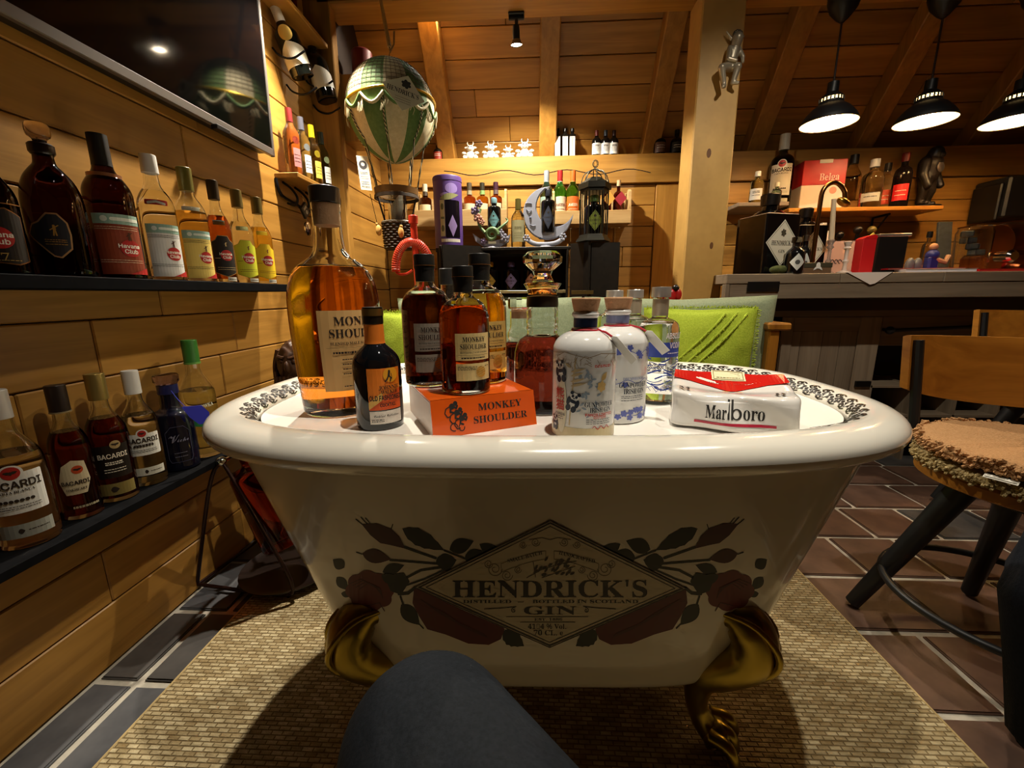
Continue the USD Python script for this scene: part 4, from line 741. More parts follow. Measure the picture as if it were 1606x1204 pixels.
lab(t, R, LB.buffer(.002), pm('b48a5a', .4, .4), [(LB.buffer(-.001), pm('15161c', .5), 'black_field'), (union_all([figure(R * .15, .32 * h, R * .42), lines(-R * .2, R * .45, [.285 * h, .27 * h, .25 * h], .0014, 4), petal_ring(R * .15, .37 * h, R * .05, R * .05, 0, 9, .6)]), pm('c79a4a', .35, .6), 'gold_print')], -22)
# 3 tall black necked bottle
t, R, Hb = rum('rum_bottle', 'tall black necked rum bottle with a brown and teal label', 143, 224, 380, 211, 'wine', None, .7, g=S, glass=amber('2a0b07'))
obj('capsule', lathe([(R * .40, Hb), (R * .405, Hb * .82), (R * .42, Hb * .79), (R * .36, Hb * .79), (0, Hb)], 28), pm('15130f', .5), t)
thin(t, R * .66, Hb * .70, Hb * .735, pm('9c6a4a', .35, .5), 'copper_ring'); thin(t, R * .72, Hb * .685, Hb * .695, pm('9c6a4a', .35, .5), 'copper_ring')
h = Hb
def hc_label(t, R, h, base, top, print_c, z0=.03, z1=.45, th=0):
    w = R * 1.0
    lab(t, R, rect(-w, w, z0 * h, z1 * h), base, [(rect(-w, w, (z1 - .07) * h, z1 * h), top, 'teal_band'), (union_all([disc(-w * .5, (z1 - .035) * h, R * .14), line([(-w * .2, (z1 - .035) * h), (w * .9, (z1 - .035) * h)], R * .16)]), pm('dfe6da', .5), 'band_print'), *red_disc(R, .215 * h, R * .42, w * .35), (figure(w * .35, .27 * h, R * .4), pm('4a2a18', .5), 'figure_print'), (lines(-w * .9, w * .8, [.13 * h, .115 * h, (z1 - .09) * h, (z1 - .105) * h], .0012, 5), print_c, 'small_print'), (Polygon([(w * .1, z0 * h), (w, z0 * h), (w, (z0 + .05) * h)]), pm('b3201c', .5), 'red_corner')], th)
TEAL = pm('8fb0a0', .5)
hc_label(t, R, h, pm('8a3a1e', .5), TEAL, pm('d8c8a8', .5))
# 4 white rum
t, R, Hb = rum('rum_bottle', 'clear rum bottle with a white capsule and white label', 226, 286, 390, 243, 'wine', RUMW, .72, g=S)
obj('capsule', lathe([(0, Hb), (R * .42, Hb), (R * .44, Hb * .99), (R * .46, Hb * .86), (R * .36, Hb * .855), (0, Hb * .86)], 28), pm('d9d6d0', .5), t); h = Hb
hc_label(t, R, h, pm('dddcd6', .5), TEAL, INKD); lab(t, R * .90, rect(-R * .6, R * .6, .60 * h, .64 * h, .003), pm('b3201c', .5), [(line([(-R * .4, .615 * h), (0, .625 * h), (R * .4, .612 * h)], .006), pm('e6e2da', .5), 'script_print')], -10, 'shoulder_label')
# 5 gold rum
t, R, Hb = rum('rum_bottle', 'rum bottle with an olive cap and pale yellow label', 281, 333, 390, 263, 'wine', RUMG, .62, g=S)
cap(t, Hb * .80, Hb, R * .46, pm('6b6428', .4, .3)); h = Hb; hc_label(t, R, h, pm('e2c766', .5), TEAL, INKD)
lab(t, R * .86, rect(-R * .55, R * .55, .62 * h, .655 * h, .003), pm('d8d2bc', .5), [], -10, 'shoulder_label')
# 6 to 8 smaller rums
for i, (nm, ul, ur, vt, liq, capc, base, arch) in enumerate((('amber rum bottle with a dark brown cap and black label', 329, 368, 283, RUMD, '3a2c1a', '1c1712', 'b08a4a'), ('rum bottle with a lime green label, second from the shelf end', 363, 402, 298, RUMW, '6a5a2a', 'c9cc2c', 'a8a82a'), ('rum bottle with a bright yellow label at the shelf end', 394, 430, 310, amber('f0d060'), '6a5a2a', 'ecc81c', 'd8b020'))):
    t, R, Hb = rum('rum_bottle', nm, ul, ur, 400, vt, 'rum', liq, .66, g=S); h = Hb
    cap(t, Hb * .815, Hb, R * .47, pm(capc, .4, .3), ridges=0)
    LB = Polygon([(-R * .95, .10 * h), (0, .06 * h), (R * .95, .10 * h), (R * 1.0, .40 * h), (R * .6, .42 * h), (R * .4, .46 * h), (-R * .4, .46 * h), (-R * .6, .42 * h), (-R * 1.0, .40 * h)])
    lab(t, R, LB.buffer(.0012), pm(arch, .5), [(LB.buffer(-.0006), pm(base, .5), 'field'), *red_disc(R, .27 * h, R * .50, R * .15), (union_all([figure(R * .15, .36 * h, R * .35), lines(-R * .7, R * .8, [.15 * h, .13 * h], .0012, i), line([(-R * .8, .24 * h), (-R * .4, .24 * h)], .0012)]), pm(('d8c088', '5a2a1a', '7a2a1a')[i], .5), 'small_print')], -4)
    lab(t, R * .88, rect(-R * .5, R * .5, .565 * h, .61 * h, .003), pm(('8fb6c4', 'c8c890', 'f0e080')[i], .5), [], -10, 'shoulder_label'); lab(t, R, rect(-R * .1, R * .8, .015 * h, .055 * h), pm('c8c4b4', .5), [(lines(0, R * .7, [.035 * h], .002, i), INKD, 'small_print')], 0, 'strip_label')
# lower shelf
S2 = 'bottles on the lower wall shelf'; X2 = -.995
def bat(x, z, s): return union_all([disc(x, z, s * .28, s * .45), leaf(x, z, x - s * 1.2, z + s * .35, s * .35), leaf(x, z, x + s * 1.2, z + s * .35, s * .35)])
def bac(t, R, h, z0, z1, base, ink_, word, r=.28, th=-6, lower=None, lowc=None):
    w = R * .95; LB = union_all([rect(-w, w, z0 * h, z1 * h, .003), disc(0, z1 * h, R * (r + .09))])
    lab(t, R, LB, base, [(disc(0, z1 * h + R * .02, R * r), pm('a8241c', .5), 'red_disc'), (union_all([bat(0, z1 * h + R * .02, R * r * .62)]), INKD, 'bat_emblem'), (union_all([text('BACARDÍ' if 0 else 'BACARDI', R * .30, 'bold', 0, z1 * h - R * (r + .22), fit=w * 1.75), (text(word, R * .12, 'serif', 0, z1 * h - R * (r + .52), fit=w * 1.2) if word else lines(-w * .5, w * .5, [z1 * h - R * (r + .52)], .002, 2)), lines(-w * .7, w * .7, [(z0 + .05) * h, (z0 + .035) * h], .0012, 7), *[disc(-w * .5 + i * w * .16, (z0 + .085) * h, R * .07) for i in range(7)]]), ink_)], th)
    if lower: lab(t, R, rect(-w, w, lower[0] * h, lower[1] * h), lowc, [(union_all([leaf(-R * .2, (lower[0] + lower[1]) / 2 * h, R * .0, (lower[0] + lower[1]) / 2 * h, .005), lines(R * .1, w * .8, [(lower[0] + lower[1]) / 2 * h], .0016, 8)]), INKD, 'small_print')], th, 'lower_label')
t, R, Hb = rum('rum_bottle', 'clear rum bottle with a large white label, leftmost on the lower shelf', -30, 85, 760, 612, 'rum', RUMW, .60, X2, SH2, S2)
cap(t, Hb * .82, Hb, R * .42, pm('d0cdc8', .4, .3)); bac(t, R, Hb, .24, .50, pm('d8d6ce', .5), INKD, 'CARTA BLANCA', lower=(.08, .17), lowc=pm('8f8f84', .5))
t, R, Hb = rum('rum_bottle', 'brown rum bottle with a wide dark cap and a shield shaped cream label', 78, 150, 725, 604, 'rum', amber('7a2a12'), .66, X2, SH2, S2); h = Hb
cap(t, Hb * .80, Hb, R * .50, pm('241813', .4)); thin(t, R * .5, Hb * .80, Hb * .81, pm('8a7a5a', .4)); w = R
LB = Polygon([(-w * .8, .30 * h), (-w * .5, .42 * h), (0, .46 * h), (w * .6, .44 * h), (w * .75, .30 * h), (w * .45, .20 * h), (-w * .55, .20 * h)])
lab(t, R, LB, pm('c8b894', .6), [(disc(w * .2, .385 * h, R * .27), pm('b8441c', .5), 'red_disc'), (bat(w * .2, .385 * h, R * .17), INKD, 'bat_emblem'), (union_all([text('BACARDI', R * .24, 'bold', 0, .29 * h, fit=w * 1.3), text('OAKHEART', R * .16, 'serif', 0, .24 * h, fit=w * .95)]), INKD)], -8); lab(t, R, lines(-R * .5, R * .8, [.10 * h], .005, 3), pm('a89878', .5), [], 0, 'foot_print')
t, R, Hb = rum('rum_bottle', 'dark rum bottle with a gold cap and white printing', 136, 207, 700, 586, 'rum', amber('6a2410'), .66, X2, SH2, S2); h = Hb
cap(t, Hb * .80, Hb, R * .48, pm('a08a4c', .35, .6)); w = R
lab(t, R, rect(-w * .95, w * .95, .20 * h, .46 * h), pm('1a120e', .4), [(disc(w * .3, .46 * h, R * .26), pm('a89060', .5), 'disc'), (bat(w * .3, .46 * h, R * .17), INKD, 'bat_emblem'), (union_all([text('BACARDI', R * .28, 'bold', w * .1, .375 * h, fit=w * 1.4), lines(-w * .3, w * .5, [.325 * h, .31 * h], .003, 4), lines(-w * .4, w * .6, [.27 * h, .25 * h], .002, 6)]), pm('d8cdb8', .5))], -8)
lab(t, R, rect(-w * .95, w * .95, .06 * h, .155 * h), pm('94834a', .4, .4), [(union_all([leaf(-w * .3, .107 * h, w * .1, .107 * h, .007)]), INKD, 'leaf_emblem')], -8, 'lower_label')
t, R, Hb = rum('rum_bottle', 'clear rum bottle with a ridged white cap and a tilted white label', 193, 255, 690, 581, 'rum', RUMW, .62, X2, SH2, S2); h = Hb
cap(t, Hb * .80, Hb, R * .46, pm('d4d2cc', .4)); bac(t, R, h, .28, .47, pm('d6d4ca', .5), INKD, '', .22, -8, (.10, .17), pm('c4c0ae', .5))
t, R, Hb = rum('liqueur_bottle', 'square shouldered blue black bottle with a clear blue stopper', 243, 312, 690, 587, [(0, 0), (.90, 0), (1, .02), (.98, .56), (.93, .61), (.62, .635), (.46, .66), (.46, .84)], None, .6, X2, SH2, S2, glass=pm('0c0d1c', .05, coat=.5)); h = Hb
cap(t, h * .80, h * .90, R * .50, pm('1e2250', .3)); obj('stopper', lathe([(0, h * .90), (R * .50, h * .90), (R * .62, h * .93), (R * .62, h * .985), (R * .56, h), (0, h)], 24), amber('b8a8d0'), t)
FR = Polygon([(-R * .5, .10 * h), (R * .5, .10 * h), (R * .6, .14 * h), (R * .6, .42 * h), (R * .3, .48 * h), (-R * .3, .48 * h), (-R * .6, .42 * h), (-R * .6, .14 * h)])
lab(t, R, FR.difference(FR.buffer(-.0015)), pm('4a4c66', .4, .4), [(union_all([text('V', R * .5, 'script', -R * .2, .36 * h), text('iche', R * .25, 'script', R * .2, .34 * h), lines(-R * .3, R * .3, [.20 * h, .16 * h], .0014, 4)]), pm('8a8aa0', .4, .4))], -6, 'etched_panel')
t, R, Hb = rum('vodka_bottle', 'clear green capped vodka bottle with a bison picture, at the end of the lower shelf', 284, 343, 640, 533, 'rum', pm('dfe6c8', 0, trans=1, ior=1.36), .58, X2, SH2, S2); h = Hb
cap(t, h * .80, h, R * .44, pm('3a7a30', .35)); thin(t, R * .445, h * .80, h * .815, pm('6aa04a', .35))
lab(t, R, Polygon([(-R * .9, .30 * h), (R * .6, .26 * h), (R * .3, .36 * h), (-R * .4, .44 * h), (-R * .9, .42 * h)]), pm('2c7a44', .5), [(text('ZUBRÓWKA' if 0 else 'ZUBROWKA', R * .26, 'serif', 0, .45 * h, fit=R * 1.5, rot=8), pm('d8dcc8', .5)), (union_all([disc(R * .35, .33 * h, R * .28, R * .17), disc(R * .62, .315 * h, R * .13), line([(R * .15, .30 * h), (R * .15, .265 * h)], .004), line([(R * .5, .30 * h), (R * .5, .265 * h)], .004)]), pm('8a6238', .5), 'bison_picture')], -10, 'printed_meadow')
p = P(309, 648, x=-.915); tg = thing('paper_tag', 'blue tear shaped paper tag hanging in front of the green capped bottle', 'tag', p, .9)
obj('tag', extrude(Polygon([(-.028, .022), (.012, .018), (.026, -.004), (.020, -.030), (.002, -.030), (-.016, -.006)]).buffer(.002), .0015, 'y'), pm('3338b8', .5), tg); obj('string', tube([(-.02, .0007, .018), (-.035, .004, .045), (-.045, .01, .07)], .0008, 5), pm('3338b8', .6), tg)

# ------------------------------------------------------------------ between television and corner post: small shelves, wine rack, hooks
zs = 1.392
obj('wall_shelf', box(XL, -.955, 1.80, 2.19, zs - .020, zs, .003), PINE_Y, None, False, 'small wooden wall shelf carrying four miniature bottles beside the television', 'shelf')
obj('wall_shelf', box(XL, -.955, 1.72, 2.19, 2.02, 2.04, .003), PINE_Y, None, False, 'small wooden wall shelf high in the corner, above the wine bottles', 'shelf')
for i, (u, ul, ur, vt, liq, capc, lc, nm) in enumerate(((466, 452, 478, 152, 'd89878', '7a1e1e', 'c07a7a', 'miniature bottle with a red capsule on the corner shelf'), (482, 472, 493, 168, 'd8dcd8', '4a4a55', 'b8bcc4', 'miniature bottle with a grey capsule on the corner shelf'), (496, 486, 507, 181, 'e8dca0', 'd8c81c', 'c8b848', 'miniature bottle with a yellow capsule on the corner shelf'), (511, 502, 520, 195, 'a8b890', '16221a', 'd8d8d0', 'miniature bottle with a black capsule on the corner shelf'))):
    c, R, Hb = on_shelf(ul, ur, 265, vt, -1.0, zs); c[1] = 1.86 + .088 * i
    t = thing('miniature_bottle', nm, 'bottle', c, GR * .7, 'miniature bottles on the corner shelf'); R = .032; Hb = .255
    body(t, 'wine', R, Hb, amber(liq), n=24); obj('capsule', lathe([(0, Hb), (R * .40, Hb), (R * .42, Hb * .80), (R * .36, Hb * .80), (0, Hb * .97)], 20), pm(capc, .35), t)
    lab(t, R, rect(-R * .5, R * .5, Hb * .12, Hb * .40), pm(lc, .5), [(lines(-R * .4, R * .4, [Hb * .3, Hb * .25, Hb * .2], .002, i), INKD, 'small_print')], 0); lab(t, R * .95, disc(0, Hb * .52, R * .45), pm(lc, .4), [], 0, 'round_label')
for i, (u, v0, cc, nm) in enumerate(((470, 40, 'c8b41c', 'yellow carton on the high corner shelf'), (488, 40, '9a2418', 'red bottle on the high corner shelf'))):
    c = np.array([-1.0, 1.82 + .13 * i, 2.0403]); t = thing('carton' if i == 0 else 'liqueur_bottle', nm, 'box' if i == 0 else 'bottle', c, GR)
    if i == 0: obj('carton_body', box(-.04, .04, -.03, .03, 0, .2, .002), pm(cc, .5), t, False); obj('lid_flap', box(-.041, .041, -.031, .031, .17, .203, .002), pm('d8c63c', .5), t, False)
    else: body(t, 'wine', .034, .28, amber(cc), n=24); cap(t, .235, .28, .016, pm('3a1410', .4))
# two wine bottles lying in a slanted wall rack
def lying(nm, p0, p1, R, capc, lc):
    p0, p1 = np.array(p0), np.array(p1); d = p1 - p0; L = np.linalg.norm(d); d /= L; x = np.cross(d, [0, 1, .3]); x /= np.linalg.norm(x); y = np.cross(d, x); M = np.array([x, y, d])
    t = thing('wine_bottle', nm, 'bottle', p0); w = lambda m: (np.asarray(m[0]) @ M, m[1])
    pr = [(r * R, L * (1 - z)) for r, z in chaikin(PROF['wine'], 2)][::-1]
    obj('glass', w(lathe([(0, pr[0][1])] + pr, 32)), pm('0d0f0c', .06, coat=.4), t, 50); obj('capsule', w(lathe([(0, -.001), (R * .40, -.001), (R * .42, L * .2), (R * .36, L * .2)], 24)), capc, t)
    w_ = np.array([0, 0, HC]) - p0; a_ = math.atan2(w_ @ y, w_ @ x) + math.pi / 2
    m = tf(plate(Polygon([(-R * 1.5, L * .62), (R * .2, L * .50), (R * 1.5, L * .70), (R * 1.5, L * .88), (-R * 1.5, L * .84)]), .008, ring_on(R, .0006)), rz=a_); obj('label', (m[0] @ M, m[1]), lc, t, False)
    return t, M, L, a_
t, M, L, a_ = lying('wine bottle with a white cap and round gold seal, in the wall rack', P(431, 12, x=-1.030), P(476, 122, x=-.972), .046, pm('d8d4ca', .5), pm('d6d0be', .6))
s = plate(disc(0, L * .40, .026), .006, ring_on(.046, .0016)); s = tf(s, rz=a_); obj('gold_seal', (s[0] @ M, s[1]), pm('d8b45a', .35, .4), t, False)
lying('wine bottle with a white slanting label, lower of two in the wall rack', P(486, 62, x=-1.030), P(514, 158, x=-.968), .046, BLACK, pm('cfcabb', .6))
t = thing('wine_rack', 'black metal wall rack holding two slanting wine bottles', 'rack', (0, 0, 0))
for (u, v) in ((447, 60), (468, 118), (495, 108), (508, 150)): a_ = P(u, v + 14, x=-1.0); obj('cradle', tube(chaikin([(XL + .003, a_[1], a_[2] + .0), (-1.03, a_[1], a_[2] - .03), (-.98, a_[1] + .01, a_[2] - .04), (-.925, a_[1] + .01, a_[2] - .01)], 2), .004, 8), IRON, t)
# hook rail with two bottle openers
t = thing('hook_rail', 'black wrought iron rail of hooks below the small shelf', 'hook rail')
obj('rail', tube(chaikin([(-1.05, 1.80, 1.37), (-1.045, 1.80, 1.33), (-1.045, 1.83, 1.30), (-1.045, 2.17, 1.28)], 2), .006, 8), IRON, t)
for y in (1.84, 1.93, 2.02, 2.11): obj('hook', tube(chaikin([(-1.045, y, 1.365), (-1.01, y, 1.34), (-.985, y, 1.30), (-1.005, y + .01, 1.272), (-1.04, y + .01, 1.285)], 2), .005, 8), IRON, t)
p = P(478, 330, x=-1.0); t = thing('bottle_opener', 'black square bottle opener hanging from a hook on a short link', 'bottle opener', p)
obj('plate', tf(box(-.006, .006, -.026, .026, -.026, .026, .002), rx=math.radians(40)), pm('15140f', .4), t, False); obj('print', tf(mg(tf(extrude(rect(-.014, .014, .006, .016), .001, 'y'), (0, 0, 0), rz=GR), tf(extrude(disc(0, -.008, .009), .001, 'y'), (0, 0, 0), rz=GR)), (.0068, 0, 0), rx=math.radians(40)), pm('b8b4a8', .4), t, False); obj('link', tube([(0, 0, .036), (0, -.004, .05), (-.01, 0, .06)], .002, 6), SILV, t)
p = P(483, 359, x=-1.0); t = thing('bottle_opener', 'round polished steel bottle opener hanging below the square one', 'bottle opener', p)
obj('disc', tf(lathe([(0, -.006), (.026, -.006), (.030, -.002), (.030, .003), (.022, .007), (0, .008)], 28), ry=GR), CHROME, t); obj('ring', tube([(.0, .006 * math.cos(a), .036 + .006 * math.sin(a)) for a in np.arange(14) * math.pi / 7], .0015, 6, True), SILV, t); obj('link', tube([(0, 0, .04), (-.004, 0, .055)], .0014, 5), SILV, t)

# ------------------------------------------------------------------ on the floor at the left: bottle in a swing cradle, carved head
q1, q0 = P(452, 862, y=1.17), P(378, 700, y=1.17); L = float(np.linalg.norm(q1 - q0)) * 1.08; CB = np.array([-.80, 1.20, .0092])
t = thing('cradle_bottle', 'very large amber bottle tilted in a wire swing cradle between wall and bathtub', 'bottle', CB)
d = q1 - q0; d /= np.linalg.norm(d); x = np.cross(d, [0, 1, 0]); x /= np.linalg.norm(x); y = np.cross(d, x); M = np.array([x, y, d]); o = q1 - d * L - CB + [0, 0, .03]
wr_ = lambda m, dz=0: (np.asarray(m[0]) @ M + o, m[1])
pr = [(r * .072, L * (1 - z)) for r, z in chaikin(PROF['square'], 2)][::-1]
obj('glass', wr_(lathe([(0, pr[0][1])] + pr, 32)), amber('8a2e12'), t, 50); obj('stopper', wr_(lathe([(0, -.02), (.027, -.02), (.030, .0), (.030, .04), (0, .042)], 20)), BLACK, t)
m = plate(rect(.0, .075, L * .5, L * .9), .012, ring_on(.072, .001)); obj('label', wr_(m), pm('b99a62', .6), t, False)
t = thing('swing_cradle', 'dark wire swing cradle standing on the tiles, holding the tilted bottle', 'stand', (-.80, 1.20, .0086), math.radians(-8))
wire = pm('2a1510', .3, .5)
for s in (-1, 1):
    obj('side_frame', tube(chaikin([(-.24, s * .12, .006), (.06, s * .12, .006), (.12, s * .12, .03), (.02, s * .115, .22), (-.08, s * .105, .40), (-.10, s * .10, .42), (-.14, s * .105, .38), (-.20, s * .12, .15), (-.24, s * .12, .02)], 2), .0055, 8, True), wire, t)
    obj('pivot', mg(ball((-.10, s * .10, .42), .014), tube([(-.10, s * .075, .42), (-.10, s * .115, .42)], .006, 8)), CHROME, t)
obj('cross_bar', tube([(-.24, -.12, .0065), (-.24, .12, .0065)], .0055, 8), wire, t); obj('cross_bar', tube([(.08, -.12, .008), (.08, .12, .008)], .0055, 8), wire, t)
obj('drip_tray', lathe([(0, .014), (.12, .014), (.15, .022), (.15, .026), (.118, .018), (0, .018)], 32), pm('1c1310', .25), t)
p = P(466, 573, y=1.5); t = thing('carved_figure', 'dark carved wooden bust of a bearded man behind the bathtub', 'statue', (p[0], p[1], 0))
cw = wood('carved_wood', '2e1a0e', '5c3a22', 'z', .45, 1.4, .1)
def bust(): 
    q = trimesh.creation.icosphere(4, 1.0); v = q.vertices.copy(); n = meshkit.fbm(v * 3.0, 3, 5); r = 1 + .25 * (n - .5); v = v * r[:, None]; v[:, 0] *= .062; v[:, 1] *= .07; v[:, 2] *= .10
    return v, q.faces
hz = p[2]
obj('head', tf(bust(), (0, 0, hz)), cw, t, True); obj('hair', mg(*[tube(chaikin([(.055 * math.cos(a), .06 * math.sin(a), hz + .06), (.072 * math.cos(a), .078 * math.sin(a), hz), (.068 * math.cos(a + .1), .072 * math.sin(a + .1), hz - .08), (.055 * math.cos(a), .06 * math.sin(a), hz - .14)], 2), .011, 6) for a in np.linspace(-.3, 3.5, 13)]), cw, t, 60)
obj('nose', ball((.005, -.070, hz + .005), .014, (.8, 1, 1.6)), cw, t); 
for s in (-1, 1): obj('eye', ball((s * .022 + .003, -.060, hz + .025), .009), cw, t); obj('brow', tube([(s * .008, -.066, hz + .037), (s * .035, -.058, hz + .042)], .006, 6), cw, t)
obj('beard', mg(*[tube(chaikin([(k * .014, -.062, hz - .03), (k * .015, -.074, hz - .08), (k * .010, -.058, hz - .15)], 2), [.011, .004], 6) for k in range(-3, 4)]), cw, t, 60)
obj('trunk', lathe([(0, 0), (.085, 0), (.09, .02), (.075, hz * .5), (.082, hz - .13), (.05, hz - .085), (0, hz - .07)], 20), cw, t, 50)

# red ribbed arch on a post, standing behind the tub
yq = 1.93; q0, q1 = P(648, 346, y=yq), P(656, 560, y=yq); kq = (P(668, 400, y=yq)[0] - P(648, 400, y=yq)[0]) / 20
redp = pm('c0301c', .3, coat=.3); t = thing('red_stand', 'bright red plastic post with a ribbed curved arch, behind the dark whisky bottle', 'stand', (q0[0], yq, 0))
obj('post', tube([(0, 0, q0[2]), (.006, 0, q0[2] - .25), (.012, 0, 0)], .0155, 12), redp, t, 60); obj('knob', lathe([(0, q0[2] - .012), (.020, q0[2] - .012), (.021, q0[2] + .018), (.017, q0[2] + .022), (0, q0[2] + .022)], 20), redp, t, 40)
ac = np.array([-4 * kq, 0, q0[2] - 72 * kq]); an = np.radians(np.linspace(184, -2, 40)); ro, ri = 34 * kq, 21 * kq
arc = [np.array([ac[0] + (1.0 * r * math.cos(a)), 0, ac[2] + 1.5 * r * math.sin(a)]) for a, r in zip(an, np.full(40, (ro + ri) / 2))]
obj('arch', tube(arc, (ro - ri) / 2, 10, flat=1.0), redp, t, 60)
rib = pm('d8604a', .35, coat=.2)
for i in range(1, 39):
    c_ = arc[i]; tg_ = arc[i + 1 if i < 39 else i] - arc[i - 1]; tg_ /= np.linalg.norm(tg_); u_ = np.cross(tg_, [0, 1, 0])
    obj('rib', tube([c_ + (ro - ri) / 2 * 1.02 * (math.cos(b) * u_ + math.sin(b) * np.array([0, 1, 0])) for b in np.arange(12) * math.pi / 6], .0014, 4, True), rib, t)
obj('lower_lip', tube(chaikin([arc[0], arc[0] + [.01, 0, -.012], arc[0] + [.05, -.004, -.012], arc[0] + [.075, -.004, .006]], 2), .006, 8), redp, t, 60)

# ------------------------------------------------------------------ back wall: crates of bottles
YR = 2.70
def at_back(ul, ur, vt, vb, y):
    um = (ul + ur) / 2; a = P(um, vb, y=y); b = P(um, vt, y=y); R = (P(ur, (vt + vb) / 2, y=y)[0] - P(ul, (vt + vb) / 2, y=y)[0]) / 2; return a, R, b[2] - a[2]
CRATE = wood('crate_wood', 'b08850', 'd2b27c', 'x', .5, 1.2, .12)
def crate(label, u0, u1, vt, vb, ends):
    a, b = P(u0, vb, y=YR - .06), P(u1, vb, y=YR - .06); z0, z1 = a[2], P(u0, vt, y=YR - .06)[2]; x0, x1 = a[0], b[0]
    t = thing('bottle_crate', label, 'crate')
    obj('front_board', box(x0, x1, YR - .066, YR - .052, z0, z1, .002), CRATE, t, False); obj('bottom_board', box(x0 + .001, x1 - .001, YR - .0515, YB - .007, z0, z0 + .012, .001), CRATE, t, False); obj('back_board', box(x0 + .001, x1 - .001, YB - .018, YB - .007, z0 + .0125, z1 + .09, .001), CRATE, t, False)
    for x in [x0] + ends + [x1 - .014]:
        g = Polygon([(YR - .0515, z0 + .0125), (YB - .0185, z0 + .0125), (YB - .0185, z1 + .12), *[(YR - .01 + .035 * math.cos(q), z1 + .095 + .025 * math.sin(q)) for q in np.linspace(.3, 2.8, 7)], (YR - .0515, z1 + .02)])
        e = extrude(g, .014); obj('end_board', (np.c_[e[0][:, 2] + x, e[0][:, 0], e[0][:, 1]], e[1]), CRATE, t, False)
    return z0 + .0125
zc1 = crate('pale wooden wall crate of whiskey bottles behind the purple tube', 651, 795, 330, 356, [P(707, 340, y=YR)[0]]); zc2 = crate('pale wooden wall crate of green and corked bottles behind the moon stand', 866, 989, 331, 352, [P(911, 340, y=YR)[0]])
def crated(name, label, u, w, vt, z, kind, mat, capc, capn=.84, neckc=None, lab_=None, g=None, liquid=None):
    a, R, Hb = at_back(u - w / 2, u + w / 2, vt, vt + 40, YR); Hb = P(u, vt, y=YR)[2] - z; t = thing(name, label, 'bottle', (a[0], YR, z), 0, g)
    body(t, kind, R, Hb, mat, liquid, .68, .03, 24)
    obj('cap', lathe([(0, capn * Hb), (R * .41, capn * Hb), (R * .42, capn * Hb + .002), (R * .41, Hb), (0, Hb)], 20), pm(capc, .4), t)
    if neckc: obj('neck_label', lathe([(R * .44, Hb * (capn - .10)), (R * .41, Hb * capn), (R * .40, Hb * capn), (R * .43, Hb * (capn - .10))], 20), pm(neckc, .5), t)
    if lab_:
        z0, z1, c, tx, tc = lab_; lab(t, R, rect(-R * 1.1, R * 1.1, z0 * Hb, z1 * Hb), pm(c, .5), [(union_all([text(tx[0], R * .36, 'script' if tx[1] else 'bold', 0, (z0 + z1) / 2 * Hb + R * .3, fit=R * 1.5), lines(-R * .7, R * .7, [(z0 + z1) / 2 * Hb - R * .3, (z0 + z1) / 2 * Hb - R * .6], .003, 3)]), pm(tc, .5))])
    return t, R, Hb
W3 = 'square whiskey bottles in the left wall crate'
for u, w, cc, nc, lq, nm in ((668, 19, 'c8bca0', '3a2c1c', '4a2410', 'brown whiskey bottle with a cream cap left of the purple tube'), (737, 19, '4a4030', '8a8468', 'a04a18', 'whiskey bottle with a grey neck label right of the purple tube'), (757, 19, '2e2a1c', '7a9a58', 'b8701c', 'whiskey bottle with a light green neck label in the middle of its crate'), (778, 19, '3a1a2c', '5a4a48', 'a04a18', 'whiskey bottle with a purple cap at the right end of its crate')):
    crated('whiskey_bottle', nm, u, w, {668: 289, 737: 287, 757: 287, 778: 286}[u], zc1, 'square', amber(lq), cc, .82, nc, (.08, .50, 'd8cba0', ('Jack Daniel', True), '2a2216'))
for u, cc, nc, gm, lc, nm in ((857, '8a9298', 'b8c4c0', '4a6a5a', '8fa89a', 'green glass whiskey bottle with a grey capsule behind the moon'), (878, '9a1c1c', 'd8d0b8', '3f9a3a', 'd8d0b0', 'green glass whiskey bottle with a red capsule and cream label'), (898, 'd8601c', 'd88a4a', '4f9a3a', 'd8641c', 'green glass whiskey bottle with an orange capsule and orange label')):
    t, R, Hb = crated('whiskey_bottle', nm, u, 21, 268, zc2, 'cork' if 0 else 'wine', amber(gm), cc, .80, nc, (.10, .50, lc, ('JAMESON', False), '7a2a1a' if u == 878 else 'e8dcc0'))
for u, vt, tg, nm in ((930, 285, None, 'corked dark bottle behind the green lantern'), (951, 283, 'd89a3c', 'corked dark bottle with an orange diamond tag beside the lantern'), (969, 283, 'a01c2c', 'corked dark bottle with a crimson diamond tag at the crate end')):
    t, R, Hb = crated('gin_bottle', nm, u, 15.5, vt, zc2, 'cork', amber('5a2018'), 'c8aa80', .86)
    if tg: obj('diamond_tag', extrude(Polygon([(-.035, 0), (0, .042), (.035, 0), (0, -.042)]), .002, 'y'), pm(tg, .5), t, False) if 0 else obj('diamond_tag', tf(extrude(Polygon([(-.034, 0), (.004, .040), (.036, 0), (0, -.040)]), .002, 'y'), (.008, -R - .004, Hb * .55)), pm(tg, .5), t, False)
for u, nm in ((690, 'left crate, nearest the corner'), (768, 'left crate, right end'), (896, 'right crate, left end'), (966, 'right crate, right end')):
    p = P(u, 362, y=YR); t = thing('hanging_glass', 'upturned stemmed glass hanging under the ' + nm, 'glass', (p[0], YR + .02, p[2]))
    obj('foot', lathe([(0, .020), (.030, .020), (.030, .017), (.004, .014), (0, .013)], 20), GLASS, t); obj('stem', tube([(0, 0, .0135), (0, 0, -.06)], .0035, 8), GLASS, t)
    obj('bowl', lathe([(.004, -.06), (.026, -.075), (.036, -.11), (.030, -.15), (.0288, -.15), (.0345, -.11), (.025, -.077), (.002, -.0635)], 20), GLASS, t)
